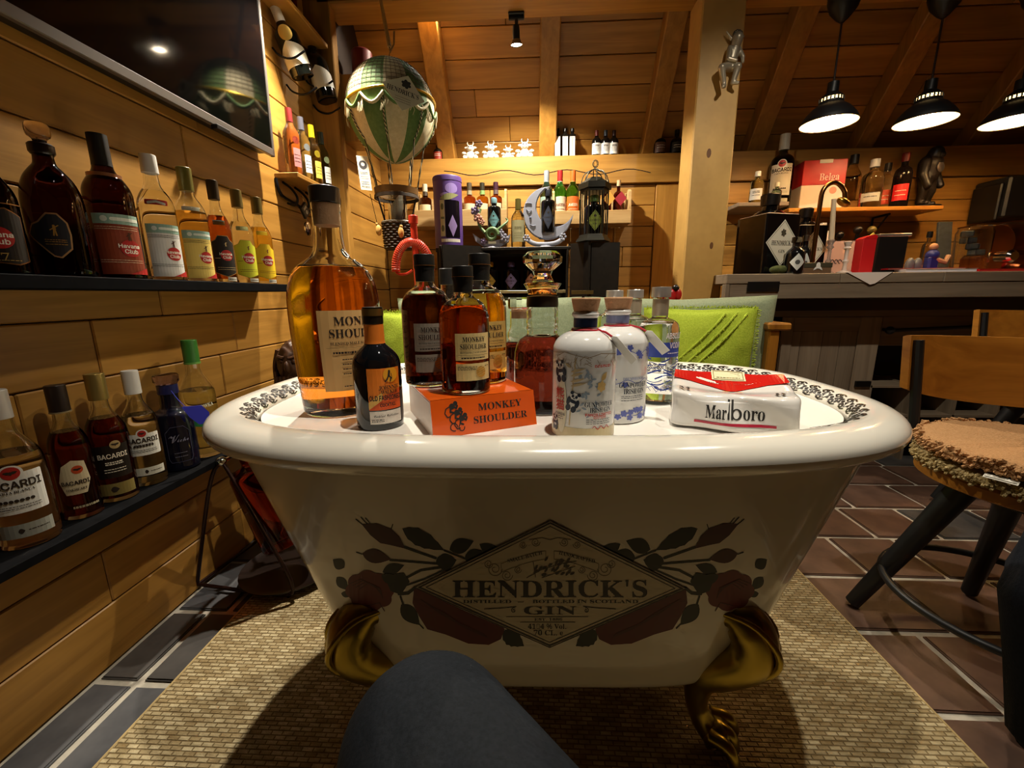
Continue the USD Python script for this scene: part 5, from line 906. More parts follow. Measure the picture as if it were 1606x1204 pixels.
# things on the ledge
YL = 2.86
def ledge(u, v): p = P(u, v, y=YL); return (p[0], YL, LZ + .0003)
wht = pm('cdc6b6', .5)
for i, (u, s) in enumerate(((738, 1), (770, 1.02), (797, .8), (823, 1.08))):
    t = thing('animal_figurine', ('small white horned animal figurine, leftmost on the ledge', 'small white horned animal figurine, second from left on the ledge', 'smallest white horned animal figurine on the ledge', 'largest white horned animal figurine, rightmost on the ledge')[i], 'figurine', ledge(u, 240), 0); k = .047 * s
    L = lambda m: tf(m, (0, 0, 0), s=k)
    obj('base', L(lathe([(0, 0), (.8, 0), (.8, .18), (0, .2)], 16)), pm('7a3420', .6), t); obj('body', L(mg(ball((0, 0, .75), .62, (1, .8, .95)), ball((-.72, -.35, .42), .33), ball((.72, -.35, .42), .33), ball((-.85, -.2, 1.0), .25, (1.3, 1, .8), 1), ball((.85, -.2, 1.0), .25, (1.3, 1, .8), 1))), wht, t, True)
    obj('head', L(mg(ball((0, -.05, 1.6), .48, (1.05, .9, .9)), ball((0, -.45, 1.48), .24, (1.2, .8, .8), 1))), wht, t, True)
    for q in (-1, 1): obj('ear', L(mg(ball((q * .55, 0, 1.72), .22, (1.3, .5, .7), 1), tube([(q * .25, 0, 1.95), (q * .42, -.02, 2.25), (q * .34, -.02, 2.45)], [.12, .04], 6))), wht, t, True); obj('eye', L(ball((q * .17, -.44, 1.72), .07, n=1)), BLACK, t)
for i, u in enumerate((874, 886, 897)):
    c = ledge(u, 240); t = thing('oil_bottle', ('slender dark bottle with a tall white label, left of three on the ledge', 'slender dark bottle with a tall white label, middle of three on the ledge', 'slender dark bottle with a tall white label, right of three on the ledge')[i], 'bottle', c); z = P(u, 202, y=YL)[2] - LZ
    obj('glass', mg(box(-.019, .019, -.019, .019, 0, z * .80, .004), lathe([(.018, z * .79), (.010, z * .86), (.010, z * .9)], 12)), pm('15130f', .08), t); cap(t, z * .9, z, .012, BLACK); lab_ = obj('label', box(-.0165, .0165, -.0196, -.0191, z * .08, z * .72), pm('d8d2c4', .5), t, False); obj('lettering', tf(extrude(union_all([line([(0, z * .15), (0, z * .66)], .006), lines(-.012, .012, [z * .12, z * .68], .003, 2)]), .0003, 'y'), (0, -.0201, 0)), pm('b8a888', .5), lab_, False)
for i, u in enumerate((935, 949, 962)):
    c = ledge(u, 240); z = P(u, 205, y=YL)[2] - LZ; t = thing('wine_bottle', ('dark wine bottle with a white label, left of three on the ledge', 'dark wine bottle with a white label, middle of three on the ledge', 'dark wine bottle with a white label, right of three on the ledge')[i], 'bottle', c); R = .029
    body(t, 'wine', R, z, pm('120f0c', .06), n=24); obj('capsule', lathe([(0, z), (R * .4, z), (R * .42, z * .8), (R * .36, z * .8), (0, z)], 16), pm('6a2018' if i == 0 else '2a3a4a' if i == 1 else '3a1c18', .4), t); lab(t, R, rect(-R * 1.2, R * 1.2, z * .12, z * .52), pm('d6d2ca', .5), [(union_all([lines(-R * .5, R * .5, [z * .44, z * .40], .004, i + 5), lines(-R * .7, R * .7, [z * .34, z * .29, z * .24], .002, i)]), INKD, 'small_print')])
for i, (u, vt, nm, lc) in enumerate(((1034, 204, 'dark bottle with a faded red printed label on the ledge by the post', '6a4a3a'), (1060, 204, 'dark bottle on the ledge partly behind the post', '15120f'), (687, 224, 'dark bottle with a silver cap and red label on the ledge beside the balloon', '9a3018'))):
    c = ledge(u, 240); z = P(u, vt, y=YL)[2] - LZ; t = thing('liquor_bottle', nm, 'bottle', c); R = .036 if i < 2 else .028; body(t, 'rum', R, z, pm('17110d', .06), n=24); cap(t, z * .85, z, R * .42, BLACK if i < 2 else SILV); lab(t, R, rect(-R * 1.1, R * 1.1, z * .12, z * .5), pm(lc, .5), [(lines(-R * .7, R * .7, [z * .38, z * .3], .003, i), PAPER, 'small_print')])
p = P(570, 126, y=2.34); t = thing('candle', 'dark red candle on a wooden block above the balloon', 'candle', p); obj('wax', lathe([(0, 0), (.05, 0), (.05, .12), (.043, .128), (.02, .122), (0, .122)], 24), pm('6a1a14', .5), t); obj('wick', tube([(0, 0, .121), (.002, 0, .136)], .0014, 5), BLACK, t)
obj('wall_block', box(XN, p[0] + .10, 2.27, 2.42, p[2] - .30, p[2] - .0005, .004), PINE_Z, wl, False)

# ------------------------------------------------------------------ black bottle cabinet
y0, y1 = 2.42, 2.66; xa, xb = P(757, 386, y=y0)[0], P(892, 386, y=y0)[0]; zt = P(820, 387, y=y0)[2]
blk = mottled('black_leather', '14110d', '241d15', 40, .45, .2, .1)
t = thing('bottle_cabinet', 'black standing bottle cabinet with its two doors swung open', 'cabinet')
obj('back_panel', box(xa, xb, y1 - .015, y1, .0, zt - .016), pm('0f0c0a', .15), t, False); obj('top_panel', box(xa - .01, xb + .01, y0, y1, zt - .015, zt, .002), blk, t, False); obj('bottom_panel', box(xa, xb, y0, y1 - .016, .0, .05, .002), blk, t, False)
for x in (xa, xb): obj('side_panel', box(x - .012, x, y0, y1 - .016, .051, zt - .016, .002), blk, t, False)
xl0, xr0, xr1 = P(690, 386, y=2.30)[0], P(925, 380, y=2.30)[0], P(971, 386, y=2.34)[0]
def door(pts, zt_, nm, w=.012):
    g = LineString(pts).buffer(w / 2, cap_style=2, join_style=2); return obj(nm, tf(extrude(g, zt_ - .03), (0, 0, .03)), blk, t, False)
dl = door([(xa - .012, y0 - .008), (xa - .10, y0 - .06), (xl0 + .01, 2.31)], zt + .006, 'door'); dr = door([(xb + .012, y0 - .008), (xb + .08, y0 - .06), (xr0, 2.30)], zt + .012, 'door')
obj('door_case', box(xr0 + .008, xr1, 2.31, 2.40, .03, zt + .006, .004), blk, dr, False); obj('door_case', box(xl0 - .01, xl0 + .004, 2.315, 2.40, .03, zt + .004, .003), blk, dl, False)
zsf = P(803, 456, y=2.5)[2]; obj('mirror', box(xa + .004, xb - .004, y1 - .017, y1 - .0152, .6, zt - .03), pm('3a342c', .05, .9), t, False)
for z in (zsf, zsf - .26): obj('glass_shelf', box(xa + .002, xb - .002, y0 + .02, y1 - .018, z - .012, z, .001), pm('cfd8d0', .02, trans=1), t, False); obj('shelf_trim', box(xa + .002, xb - .002, y0 + .012, y0 + .0195, z - .014, z + .002, .001), pm('c8b890', .25, .8), t, False)
sd = P(945, 455, y=2.29); obj('door_shelf', box(xr0 - .09, xr0 + .025, 2.285, 2.296, sd[2] - .02, sd[2], .001), pm('8a7248', .25, .8), dr, False)
def dgin(label, c, Hb, lc, cc, R=.043, tx=True, g=None, name='gin_bottle'):
    t = thing(name, label, 'bottle', c, 0, g); body(t, [(0, 0), (.95, 0), (1, .015), (1, .66), (.96, .72), (.74, .75), (.44, .765), (.38, .775), (.38, .84)], R, Hb, pm('0c0b0b', .08, coat=.3), n=28)
    obj('stopper', lathe([(0, Hb * .835), (R * .44, Hb * .835), (R * .46, Hb * .86), (R * .46, Hb * .96), (R * .36, Hb), (0, Hb)], 20), pm(cc, .4), t)
    d = Polygon([(-R * .82, Hb * .34), (0, Hb * .60), (R * .82, Hb * .34), (0, Hb * .07)]); lab(t, R, d, pm(lc, .5), [(union_all([d.buffer(-.003).difference(d.buffer(-.0045)), text("HENDRICK'S", R * .20, 'serif', 0, Hb * .34, fit=R * 1.15), text('GIN', R * .16, 'serif', 0, Hb * .25), petal_ring(0, Hb * .45, R * .13, R * .11, 0, 6, .4)]), pm('3a3026', .5))])
    return t
for u, lc, cc, nm in ((769, 'c8a032', 'c89a1c', 'black gin bottle with a yellow diamond label inside the cabinet'), (802, '8a78a8', '5a4a7a', 'black gin bottle with a lilac diamond label inside the cabinet'), (833, 'c88a6a', '7a1c1c', 'black gin bottle with a pink diamond label inside the cabinet')):
    p = P(u, 450, y=2.53); dgin(nm, (p[0], 2.53, zsf + .0004), P(u, 411, y=2.53)[2] - zsf, lc, cc, .046)
p = P(831, 540, y=2.5); dgin('black gin bottle with a pale blue diamond label on the cabinet lower shelf', (p[0], 2.53, zsf - .2596), .165, '8fb0b8', '3a4a54', .044)
# on top of the cabinet
ZT = zt + .0004; YT = 2.50
def top_at(u): return P(u, 385, y=YT)[0]
p0 = P(679, 380, y=2.40); p1 = P(722, 380, y=2.40); c = (p0 + p1) / 2; R = (p1[0] - p0[0]) / 2; Ht = P(700, 277, y=2.40)[2] - zt - .012
obj('cabinet_shoulder', box(xl0 - .02, xa - .014, 2.405, 2.52, zt - .02, zt, .002), blk, dl.GetParent(), False) if 0 else None
lt_ = thing('side_pedestal', 'narrow black pedestal under the purple tube, left of the cabinet', 'pedestal', (c[0], 2.48, 0)); obj('column', box(-.062, .062, -.062, .062, 0, zt - .022, .004), blk, lt_, False); obj('top_plate', box(-.066, .066, -.066, .066, zt - .0215, zt, .002), blk, lt_, False)
c[1] = 2.48; R = (P(722, 380, y=2.48)[0] - P(679, 380, y=2.48)[0]) / 2; Ht = P(700, 277, y=2.45)[2] - zt
t = thing('gift_tube', 'tall purple cardboard gift tube with a window showing a lilac labelled bottle', 'tube', (c[0], c[1], ZT), .12)
obj('tube_body', lathe([(0, 0), (R, 0), (R, Ht * .985), (R * .97, Ht), (0, Ht)], 40), pm('54387e', .5), t); obj('lid_rim', lathe([(R * 1.0, Ht * .93), (R * 1.02, Ht * .932), (R * 1.02, Ht * .985), (R * .98, Ht * 1.002)], 40), pm('4c3274', .5), t)
lab(t, R, rect(-R * .15, R * .95, Ht * .14, Ht * .66, .008), pm('0f0a12', .2), [(Polygon([(R * .05, Ht * .31), (R * .36, Ht * .46), (R * .70, Ht * .31), (R * .36, Ht * .15)]), pm('8a74a8', .5), 'diamond_label')], 0, 'window')
lab(t, R, union_all([disc(R * .35, Ht * .82, R * .45, Ht * .07), disc(-R * .1, Ht * .73, R * .35, Ht * .03)]), pm('8a74b4', .5), [(union_all([leaf(-R * .5, Ht * .68, R * .9, Ht * .74, .016)]), pm('8a8a5a', .5), 'grass_print')], 0, 'cloud_print')
lab(t, R, rect(-R * .52, -R * .18, Ht * .16, Ht * .66), pm('b4a884', .5), [(union_all([disc(-R * .35, Ht * z, R * .11, Ht * .045) for z in (.57, .27)] + [rect(-R * .48, -R * .22, Ht * .40, Ht * .43)]), pm('5a5a3a', .5), 'medallion')], 0, 'side_panel'); lab(t, R, rect(-R * .5, R * .95, Ht * .08, Ht * .125), pm('d8d0c0', .5), [], 0, 'white_band')
# sea horse stand
c = np.array([top_at(772), YT - .02, ZT]); k = P(800, 380, y=YT)[0] - P(745, 380, y=YT)[0]; k /= 55     # metres per pixel here
t = thing('sculpted_stand', 'sculpted sea themed bottle stand, a green spiral on a lavender wave', 'bottle stand', c)
S_ = lambda x, z: np.array([x * k, 0, z * k]); lav, grn = pm('9a98a8', .45), pm('5f7a4a', .45)
cres = Polygon([(-29, 22), (-24, 10), (-14, 3), (0, 0), (14, 2), (26, 9), (29, 20), (20, 14), (0, 10), (-16, 13)]); e = extrude(affinity.scale(cres, k, k, origin=(0, 0)), .035, 'y'); obj('wave_base', tf(e, (0, -.02, 0)), lav, t, 40)
obj('foot', lathe([(0, 0), (.045, 0), (.04, .008), (0, .01)], 20), lav, t)
obj('spiral_tail', mg(tube([(k * (1 + 9.5 * (1 - a / 15) * math.cos(a)), -.034, k * (19 + 9.5 * (1 - a / 15) * math.sin(a))) for a in np.linspace(0, 12, 60)], [.013, .004], 8), tube(chaikin([S_(-9, 22) + [0, -.03, 0], S_(-17, 30) + [0, -.02, 0], S_(-21, 44) + [0, -.01, 0], S_(-17, 58)], 2), [.010, .008], 8), tube(chaikin([S_(10, 26) + [0, -.03, 0], S_(20, 34) + [0, -.02, 0], S_(26, 40), S_(22, 44)], 2), [.009, .003], 8)), grn, t, 60)
for x, z, s, cc in ((-24, 54, 7, '7a6a8a'), (-18, 64, 6, '7a6a8a'), (-20, 44, 7, 'c08a78'), (-14, 38, 5, 'c08a78'), (20, 14, 7, '8a8a9a'), (14, 22, 6, '8a8a9a'), (-12, 10, 5, '8a7aa0')):
    obj('flower', mg(*[ball(S_(x, z) + [s * k * .6 * math.cos(a), -.028, s * k * .6 * math.sin(a)], s * k * .42, (1, .5, 1), 1) for a in np.arange(5) * 2 * math.pi / 5], ball(S_(x, z) + [0, -.036, 0], s * k * .3, n=1)), pm(cc, .5), t, True)
obj('name_plate', tf(cbox((.006, -.048, 7 * k), (12 * k, .003, 3.5 * k)), (0, 0, 0)), pm('c8bfa0', .4, .3), t, False)
dgin('black gin bottle with an aqua diamond label held by the sea themed stand', c + [4 * k, .012, 24 * k], 50 * k, '7ab4bc', '7aa4ac', 10.5 * k)
# small clear bottle
c = np.array([top_at(813), YT, ZT]); R = 11 * k; Hb = 72 * k; t = thing('liqueur_bottle', 'small clear bottle with an olive capsule between the two sculpted stands', 'bottle', c); body(t, 'wine', R, Hb, pm('ece8cc', 0, trans=1, ior=1.36), n=28)
obj('capsule', lathe([(0, Hb), (R * .40, Hb), (R * .42, Hb * .77), (R * .36, Hb * .77), (0, Hb)], 20), pm('6a6026', .4, .3), t); lab(t, R, rect(-R * .98, R * .98, Hb * .12, Hb * .56), pm('b8b288', .5), [(union_all([lines(-R * .5, R * .5, [Hb * .42, Hb * .39], .003, 8), lines(-R * .6, R * .6, [Hb * .3, Hb * .25, Hb * .2], .002, 4)]), pm('7a7450', .5))])
# moon stand
c = np.array([top_at(855), YT, ZT]); t = thing('moon_stand', 'pale blue crescent moon bottle stand with a sleeping face', 'bottle stand', c)
m_ = Point(0, 0).buffer(38 * k, quad_segs=20).difference(Point(15 * k, 2 * k).buffer(29 * k, quad_segs=20)); m_ = affinity.translate(affinity.rotate(m_, 34, origin=(0, 0)), 4 * k, 50 * k)
mm = pm('a4a8b8', .5); e0, e1 = extrude(m_, .022, 'y'), extrude(m_.buffer(-.005), .034, 'y'); obj('crescent', mg(tf(e0, (0, -.011, 0)), tf(e1, (0, -.017, 0))), mm, t, 40)
obj('face_relief', mg(tube([(-29 * k, -.019, 56 * k), (-25 * k, -.021, 53 * k), (-21 * k, -.019, 55 * k)], .002, 6), tube([(-31 * k, -.019, 64 * k), (-26 * k, -.02, 66 * k), (-21 * k, -.019, 64 * k)], .002, 6), ball((-23 * k, -.018, 44 * k), .006), tube([(-24 * k, -.018, 34 * k), (-19 * k, -.02, 32 * k), (-15 * k, -.018, 33 * k)], .0022, 6)), pm('6a7088', .5), t)
obj('ribbon_base', mg(tube(chaikin([(-30 * k, -.02, 14 * k), (-18 * k, -.03, 5 * k), (0, -.034, 4 * k), (18 * k, -.03, 6 * k), (28 * k, -.02, 14 * k)], 2), .007, 8, flat=1.8), lathe([(0, 0), (.05, 0), (.045, .01), (0, .014)], 24)), mm, t, 50)
obj('leaf_cluster', mg(*[ball((27 * k + 4 * k * math.cos(a), -.03, 15 * k + 4 * k * math.sin(a)), .007, (1, .5, 1), 1) for a in range(6)], *[ball((-29 * k + 4 * k * math.cos(a), -.03, 14 * k + 4 * k * math.sin(a)), .007, (1, .5, 1), 1) for a in range(6)]), mm, t, True)
obj('sea_bed', mg(*[ball(((-6 + 5 * i) * k, 0, (15 + (i % 3)) * k), .013, (1.2, 1, .7), 2) for i in range(6)]), pm('2e3448', .5), t, True)
dgin('black gin bottle with a dark blue diamond label standing in the crescent moon', c + [4 * k, 0, 22 * k], 63 * k, '3c4458', '20222c', 11 * k)
# lantern
zl = zt + .013; c = np.array([P(930, 380, y=2.36)[0], 2.355, zl]); kl = k * .95; t = thing('lantern', 'dark hexagonal bird cage lantern with a wire crown, right end of the cabinet', 'lantern', c); BR = 22 * kl; lm = pm('26241a', .4, .5)
hexa = lambda r, z0, z1, r1=None: lathe([(0, z0), (r, z0), (r if r1 is None else r1, z1), (0, z1)], 6)
for nm, m in (('base', mg(hexa(BR * 1.22, 0, 5 * kl, BR * 1.1), hexa(BR * 1.05, 5 * kl, 10 * kl, BR * .95))), ('canopy', mg(hexa(BR * .98, 70 * kl, 74 * kl), hexa(BR * 1.12, 74 * kl, 82 * kl, BR * 1.1), hexa(BR * 1.1, 82 * kl, 90 * kl, BR * .5)))): obj(nm, m, lm, t, False)
for a in np.arange(6) * math.pi / 3: obj('post', tube([(BR * .93 * math.cos(a), BR * .93 * math.sin(a), 9.9 * kl), (BR * .93 * math.cos(a), BR * .93 * math.sin(a), 70.5 * kl)], .0035, 6), lm, t)
for a in np.arange(24) * math.pi / 12: obj('bar', tube([(BR * .84 * math.cos(a), BR * .84 * math.sin(a), 9.9 * kl), (BR * .84 * math.cos(a), BR * .84 * math.sin(a), 70.5 * kl)], .0014, 5), lm, t)
for a in np.arange(8) * math.pi / 4: obj('crown_wire', tube(chaikin([(BR * .95 * math.cos(a), BR * .95 * math.sin(a), 82 * kl), (BR * .75 * math.cos(a), BR * .75 * math.sin(a), 97 * kl), (BR * .25 * math.cos(a + .5), BR * .25 * math.sin(a + .5), 101 * kl), (0, 0, 104 * kl)], 2), .0024, 6), pm('5a5850', .35, .6), t)
obj('ring', mg(tube([(4 * kl * math.cos(a), 0, 110 * kl + 5 * kl * math.sin(a)) for a in np.arange(20) * math.pi / 10], .0022, 6, True), tube([(2.5 * kl * math.cos(a), 0, 110 * kl + 3.5 * kl * math.sin(a)) for a in np.arange(20) * math.pi / 10], .0014, 6, True), tube([(0, 0, 103.5 * kl), (0, 0, 105.2 * kl)], .0025, 6)), pm('5a5850', .35, .6), t)
dgin('black gin bottle with a green diamond label inside the cage lantern', c + [0, 0, 10.3 * kl], 56 * kl, '8a9a3c', '5a7a3a', 15 * kl)

# ------------------------------------------------------------------ toy hot air balloon
Yb = 2.08; cb = P(614, 172, y=Yb); kb = (P(680, 172, y=Yb)[0] - P(549, 172, y=Yb)[0]) / 131
t = thing('toy_balloon', 'green and cream striped toy hot air balloon with a wicker basket', 'balloon', cb)
gr, cr_ = mottled('green_cloth', '4a6a34', '5f7c44', 60, .7, .15, .05), mottled('cream_cloth', 'b8ac86', 'cdc29e', 60, .7, .15, .05)
prb = [(max(.001, 65.5 * kb * math.cos(a) * (1 if a > 0 else 1 - .18 * (math.sin(-a)) ** 3)), (66 if a > 0 else 76) * kb * math.sin(a)) for a in np.linspace(-math.pi / 2, math.pi / 2, 40)]
for i in range(12):
    a0 = -math.pi / 2 - .36 + i * 2 * math.pi / 12; g = lathe(prb, 5, a0, a0 + 2 * math.pi / 12); g = (g[0] * np.array([1, 1, 1]), g[1])
    obj('gore', g, cr_ if i % 2 else gr, t, 60)
rb = lambda z: np.interp(z, [q[1] for q in prb], [q[0] for q in prb])
brass_y = pm('b8962c', .35, .7)
obj('belt', tube([(1.02 * rb(-2 * kb) * math.cos(a), 1.02 * rb(-2 * kb) * math.sin(a), (4 + 6 * math.sin(a + 1.6)) * kb) for a in np.arange(60) * math.pi / 30], .005, 6, True), brass_y, t)
for i in range(9):
    z = (12 + 6 * i) * kb; obj('net_line', tube([(1.012 * rb(z) * math.cos(a), 1.012 * rb(z) * math.sin(a), z) for a in np.arange(48) * math.pi / 24], .0009, 4, True), pm('5a4832', .8), t)
for i in range(56):
    a = i * 2 * math.pi / 56; obj('net_line', tube([(1.012 * rb(z) * math.cos(a), 1.012 * rb(z) * math.sin(a), z) for z in np.linspace(8, 63, 12) * kb], .0008, 4), pm('5a4832', .8), t)
q_ = random.Random(12)
for i in range(12):
    a = -math.pi / 2 - .36 + (i + .0) * 2 * math.pi / 12; z0, z1 = -2 * kb, -2 * kb; am = a + math.pi / 14
    pts = [(1.03 * rb(z) * math.cos(a + d), 1.03 * rb(z) * math.sin(a + d), z - 0) for d, z in [(d, (-2 - 13 * math.sin(math.pi * d / (math.pi / 6))) * kb) for d in np.linspace(0, math.pi / 6, 9)]]
    obj('swag', tube(pts, .007, 6), cr_ if i % 2 == 0 else gr, t, 60)
    ts = []
    for j in range(7):
        d = a + q_.uniform(-.09, .09); z = q_.uniform(-8, -14) * kb; ts.append(tube([(1.03 * rb(z) * math.cos(d), 1.03 * rb(z) * math.sin(d), z), (1.05 * rb(z) * math.cos(d + .02), 1.05 * rb(z) * math.sin(d + .02), z - 6 * kb), (1.04 * rb(z) * math.cos(d - .02), 1.04 * rb(z) * math.sin(d - .02), z - 13 * kb)], .0014, 4))
    obj('tassel', mg(*ts), pm('b8ab86', .8), t)
zr_, rr_ = -118 * kb, 32 * kb
for i in range(7):
    a = i * 2 * math.pi / 7 - 1.45; pts = [(1.03 * rb(z) * math.cos(a), 1.03 * rb(z) * math.sin(a), z) for z in np.linspace(-8, -52, 6) * kb] + [(rr_ * math.cos(a), rr_ * math.sin(a), zr_)]; P_ = np.array(pts); P_ = np.array([[np.interp(s, np.linspace(0, 1, len(P_)), P_[:, j]) for j in range(3)] for s in np.linspace(0, 1, 60)])
    for ph in (0, math.pi): obj('rope_strand', tube(P_ + .0022 * np.array([[math.cos(s * 1.1 + ph), math.sin(s * 1.1 + ph), 0] for s in range(60)]), .0022, 4), pm('c8bb94' if ph else '3a3020', .7), t)
obj('hoop', lathe([(rr_ * 1.05, zr_ - 6 * kb), (rr_ * 1.08, zr_ + 3 * kb), (rr_ * 1.0, zr_ + 3 * kb), (rr_ * .97, zr_ - 6 * kb), (rr_ * 1.05, zr_ - 6 * kb)], 40), pm('7a5a30', .4, .3), t)
obj('scalloped_rim', lathe([(rr_ * 1.08, zr_ - 7 * kb), (rr_ * 1.10, zr_ - 12 * kb), (rr_ * 1.02, zr_ - 12 * kb), (rr_ * 1.0, zr_ - 7 * kb)], 40), pm('3a2a18', .6), t)
zb0, zb1 = -207 * kb, -166 * kb; xo = 6 * kb
obj('glass_chimney', lathe([(15 * kb, zb1), (15 * kb, zr_ - 12 * kb), (10 * kb, zr_ + 2 * kb), (9 * kb, zr_ + 2 * kb), (14 * kb, zr_ - 12 * kb), (14 * kb, zb1)], 28), GLASS, t, 40)
obj('paper_wrap', tf(plate(Polygon([(-8 * kb, 0), (14 * kb, 0), (14 * kb, 45 * kb), (-8 * kb, 20 * kb)]), .01, ring_on(13 * kb, 0)), (0, 0, zb1 + 3 * kb)), pm('c8c2b0', .6), t, False)
for i in range(4): a = i * math.pi / 2 + .7; obj('stay', tube([(rr_ * math.cos(a), rr_ * math.sin(a), zr_ - 9 * kb), (22 * kb * math.cos(a), 22 * kb * math.sin(a), zb1)], .004, 6), pm('2a1c12', .6), t)
wk = mottled('wicker', '241a10', '4e3b24', 60, .6, .3, .3)
bk = obj('basket', lathe([(0, zb0), (23 * kb, zb0), (25 * kb, zb1), (22 * kb, zb1), (21 * kb, zb0 + .01), (0, zb0 + .01)], 28), wk, t, 40)
for i in range(11): z = zb0 + (zb1 - zb0) * (i + .5) / 11; r = (23 + 2 * (i + .5) / 11) * kb + .002; obj('weave', tube([((r + .0028 * math.cos(14 * a + math.pi * (i % 2))) * math.cos(a), (r + .0028 * math.cos(14 * a + math.pi * (i % 2))) * math.sin(a), z) for a in np.arange(84) * math.pi / 42], .0035, 5, True), wk, bk, 60)
obj('basket_edge', tube([(25 * kb * math.cos(a), 25 * kb * math.sin(a), zb1) for a in np.arange(36) * math.pi / 18], .006, 6, True), pm('7a7260', .5), bk)
for x, z0, z1 in ((-46, -126, -172), (22, -150, -176)):
    obj('cord', tube([(x * .75 * kb, -24 * kb, z0 * kb), (x * .55 * kb, -27 * kb, z1 * kb)], .0016, 4), pm('3a2a18', .7), t); obj('cork_bob', mg(ball((x * .52 * kb, -27 * kb, (z1 - 8) * kb), 4.5 * kb, (1, 1, 1.9)), ball((x * .56 * kb, -27 * kb, (z1 + 1) * kb), 2.6 * kb)), pm('d0a050', .6), t, 60)
# its diamond label and swing tag
def card(t, name, poly, c, ex, ey, mat, kids, th=.0016):
    e = extrude(poly, th); fn = flat_on(c, ex, ey); n_ = np.cross(ex, ey); o = obj(name, (fn(e[0][:, 0], e[0][:, 1]) + np.outer(e[0][:, 2] - th, n_), e[1]), mat, t, False)
    for i, (g, m, nm) in enumerate(kids): obj(nm, plate(g, .05, flat_on(np.array(c) + np.array(n_) * .0005 * (i + 1), ex, ey)), m, o, False)
d0 = np.array([.42, -.87, .02]); ex = np.array([.88, .44, -.20]); ex /= np.linalg.norm(ex); ey = np.cross(np.array([.45, -.88, .05]), ex); ey /= np.linalg.norm(ey)
dm = Polygon([(-29 * kb, 2 * kb), (4 * kb, 23 * kb), (31 * kb, -2 * kb), (2 * kb, -25 * kb)])
card(t, 'diamond_card', dm, d0 * 72 * kb + [7 * kb, 0, -4 * kb], ex, ey, pm('c0bca4', .5), [(union_all([text("HENDRICK'S", 6.5 * kb, 'serif', 0, 0, fit=44 * kb), petal_ring(3 * kb, 11 * kb, 6 * kb, 5 * kb, 0, 6, .35), lines(-10 * kb, 12 * kb, [-8 * kb, -11 * kb, -14 * kb], .0014, 2)]), pm('2c2c2a', .5), 'lettering')])
card(t, 'swing_tag', rect(-9 * kb, 9 * kb, -25 * kb, 25 * kb), (-37 * kb, -36 * kb, -99 * kb), np.array([.96, -.1, -.12]) / .973, np.array([-.11, .1, .985]) / .996, pm('d8d4c2', .5), [(union_all([disc(0, 12 * kb, 6.5 * kb).difference(disc(0, 13 * kb, 3 * kb)), lines(-6 * kb, 6 * kb, [1 * kb, -1 * kb], .002, 9), lines(-6 * kb, 6 * kb, [-5 * kb, -8 * kb], .0012, 3), lines(-6 * kb, 6 * kb, [-13 * kb, -16 * kb], .002, 7), text('WORLD', 2.6 * kb, 'serif', 0, -20 * kb, fit=13 * kb)]), pm('3a3a3c', .5), 'lettering')])
pt, pb = P(597, 0, y=2.12), P(611, 74, y=2.10); t = thing('hanging_hook', 'pale wooden rod with a hook from which the toy balloon hangs', 'hook')
obj('rod', tube([pt + [-.02, .02, .30], pt, pb], [.007, .007, .010], 8), pm('b08a50', .5), t); obj('hook', tube([pb, pb - [0, 0, .02], pb + [.02, 0, .01], pb + [.024, 0, .06]], .004, 6), pm('8a6a3c', .5), t); obj('string', tube([pb - [0, 0, .015], cb + [0, 0, 66 * kb]], .0015, 4), pm('3a2c1a', .7), t)

# ------------------------------------------------------------------ sofa behind the tub
def pillow(w, h, d, n=28, pw=.55, seed=0):
    g = np.linspace(-1, 1, n); X_, Z_ = np.meshgrid(g, g, indexing='ij'); prof = ((1 - X_ ** 2).clip(0) * (1 - Z_ ** 2).clip(0)) ** pw
    s = 1 - .06 * (1 - np.abs(X_)) * Z_ ** 2; s2 = 1 - .06 * (1 - np.abs(Z_)) * X_ ** 2
    wob = .012 * (meshkit.noise(np.stack([X_ * 3, Z_ * 3, 0 * X_], -1), seed) - .5)
    fr = np.stack([X_ * w / 2 * s2, -(d / 2 * prof + wob * (prof > 0)), Z_ * h / 2 * s], -1); bk = fr * [1, -1, 1]
    f = [(i * n + j, (i + 1) * n + j, (i + 1) * n + j + 1, i * n + j + 1) for i in range(n - 1) for j in range(n - 1)]; f = np.array(f)
    return mg((fr.reshape(-1, 3), f), (bk.reshape(-1, 3), f[:, ::-1])), lambda x, z: fr_at(x, z, w, h, d, pw)
def fr_at(x, z, w, h, d, pw):
    X_, Z_ = np.clip(np.asarray(x) / (w / 2), -1, 1), np.clip(np.asarray(z) / (h / 2), -1, 1); p = ((1 - X_ ** 2) * (1 - Z_ ** 2)) ** pw
    return np.stack([x, -(d / 2 * p), z], -1)
YS = 1.62
grey_green = mottled('sage_cloth', '7f8a6c', '959e80', 160, .9, .3, .05, .2); lime = mottled('lime_cloth', '93a82c', 'b0c040', 190, .9, .5, .05, .2, 4)
sl, sr, zt_s = P(612, 480, y=YS)[0], P(1240, 480, y=YS)[0], P(1100, 470, y=YS)[2]
t = thing('sofa', 'sage green two seat sofa with honey wood arms behind the bathtub', 'sofa', (0, 0, 0))
mid = (sl + sr) / 2
for a, b in ((sl, mid - .005), (mid + .005, sr)):
    m, _ = pillow(b - a, .50, .17, 26, .32, 3); obj('back_cushion', tf(m, ((a + b) / 2, YS + .075, zt_s - .235), rx=math.radians(-4)), grey_green, t, True)
    obj('seat_cushion', box(a, b, YS - .12, YS + .05, .26, .40, .03), grey_green, t, 40)
obj('back_frame', box(sl - .02, sr + .02, YS + .215, YS + .25, .10, zt_s - .06, .006), HONEY_X, t, False)
xa0, xa1 = P(1210, 508, y=YS - .02)[0], P(1240, 508, y=YS - .02)[0]; za = P(1222, 506, y=YS)[2]
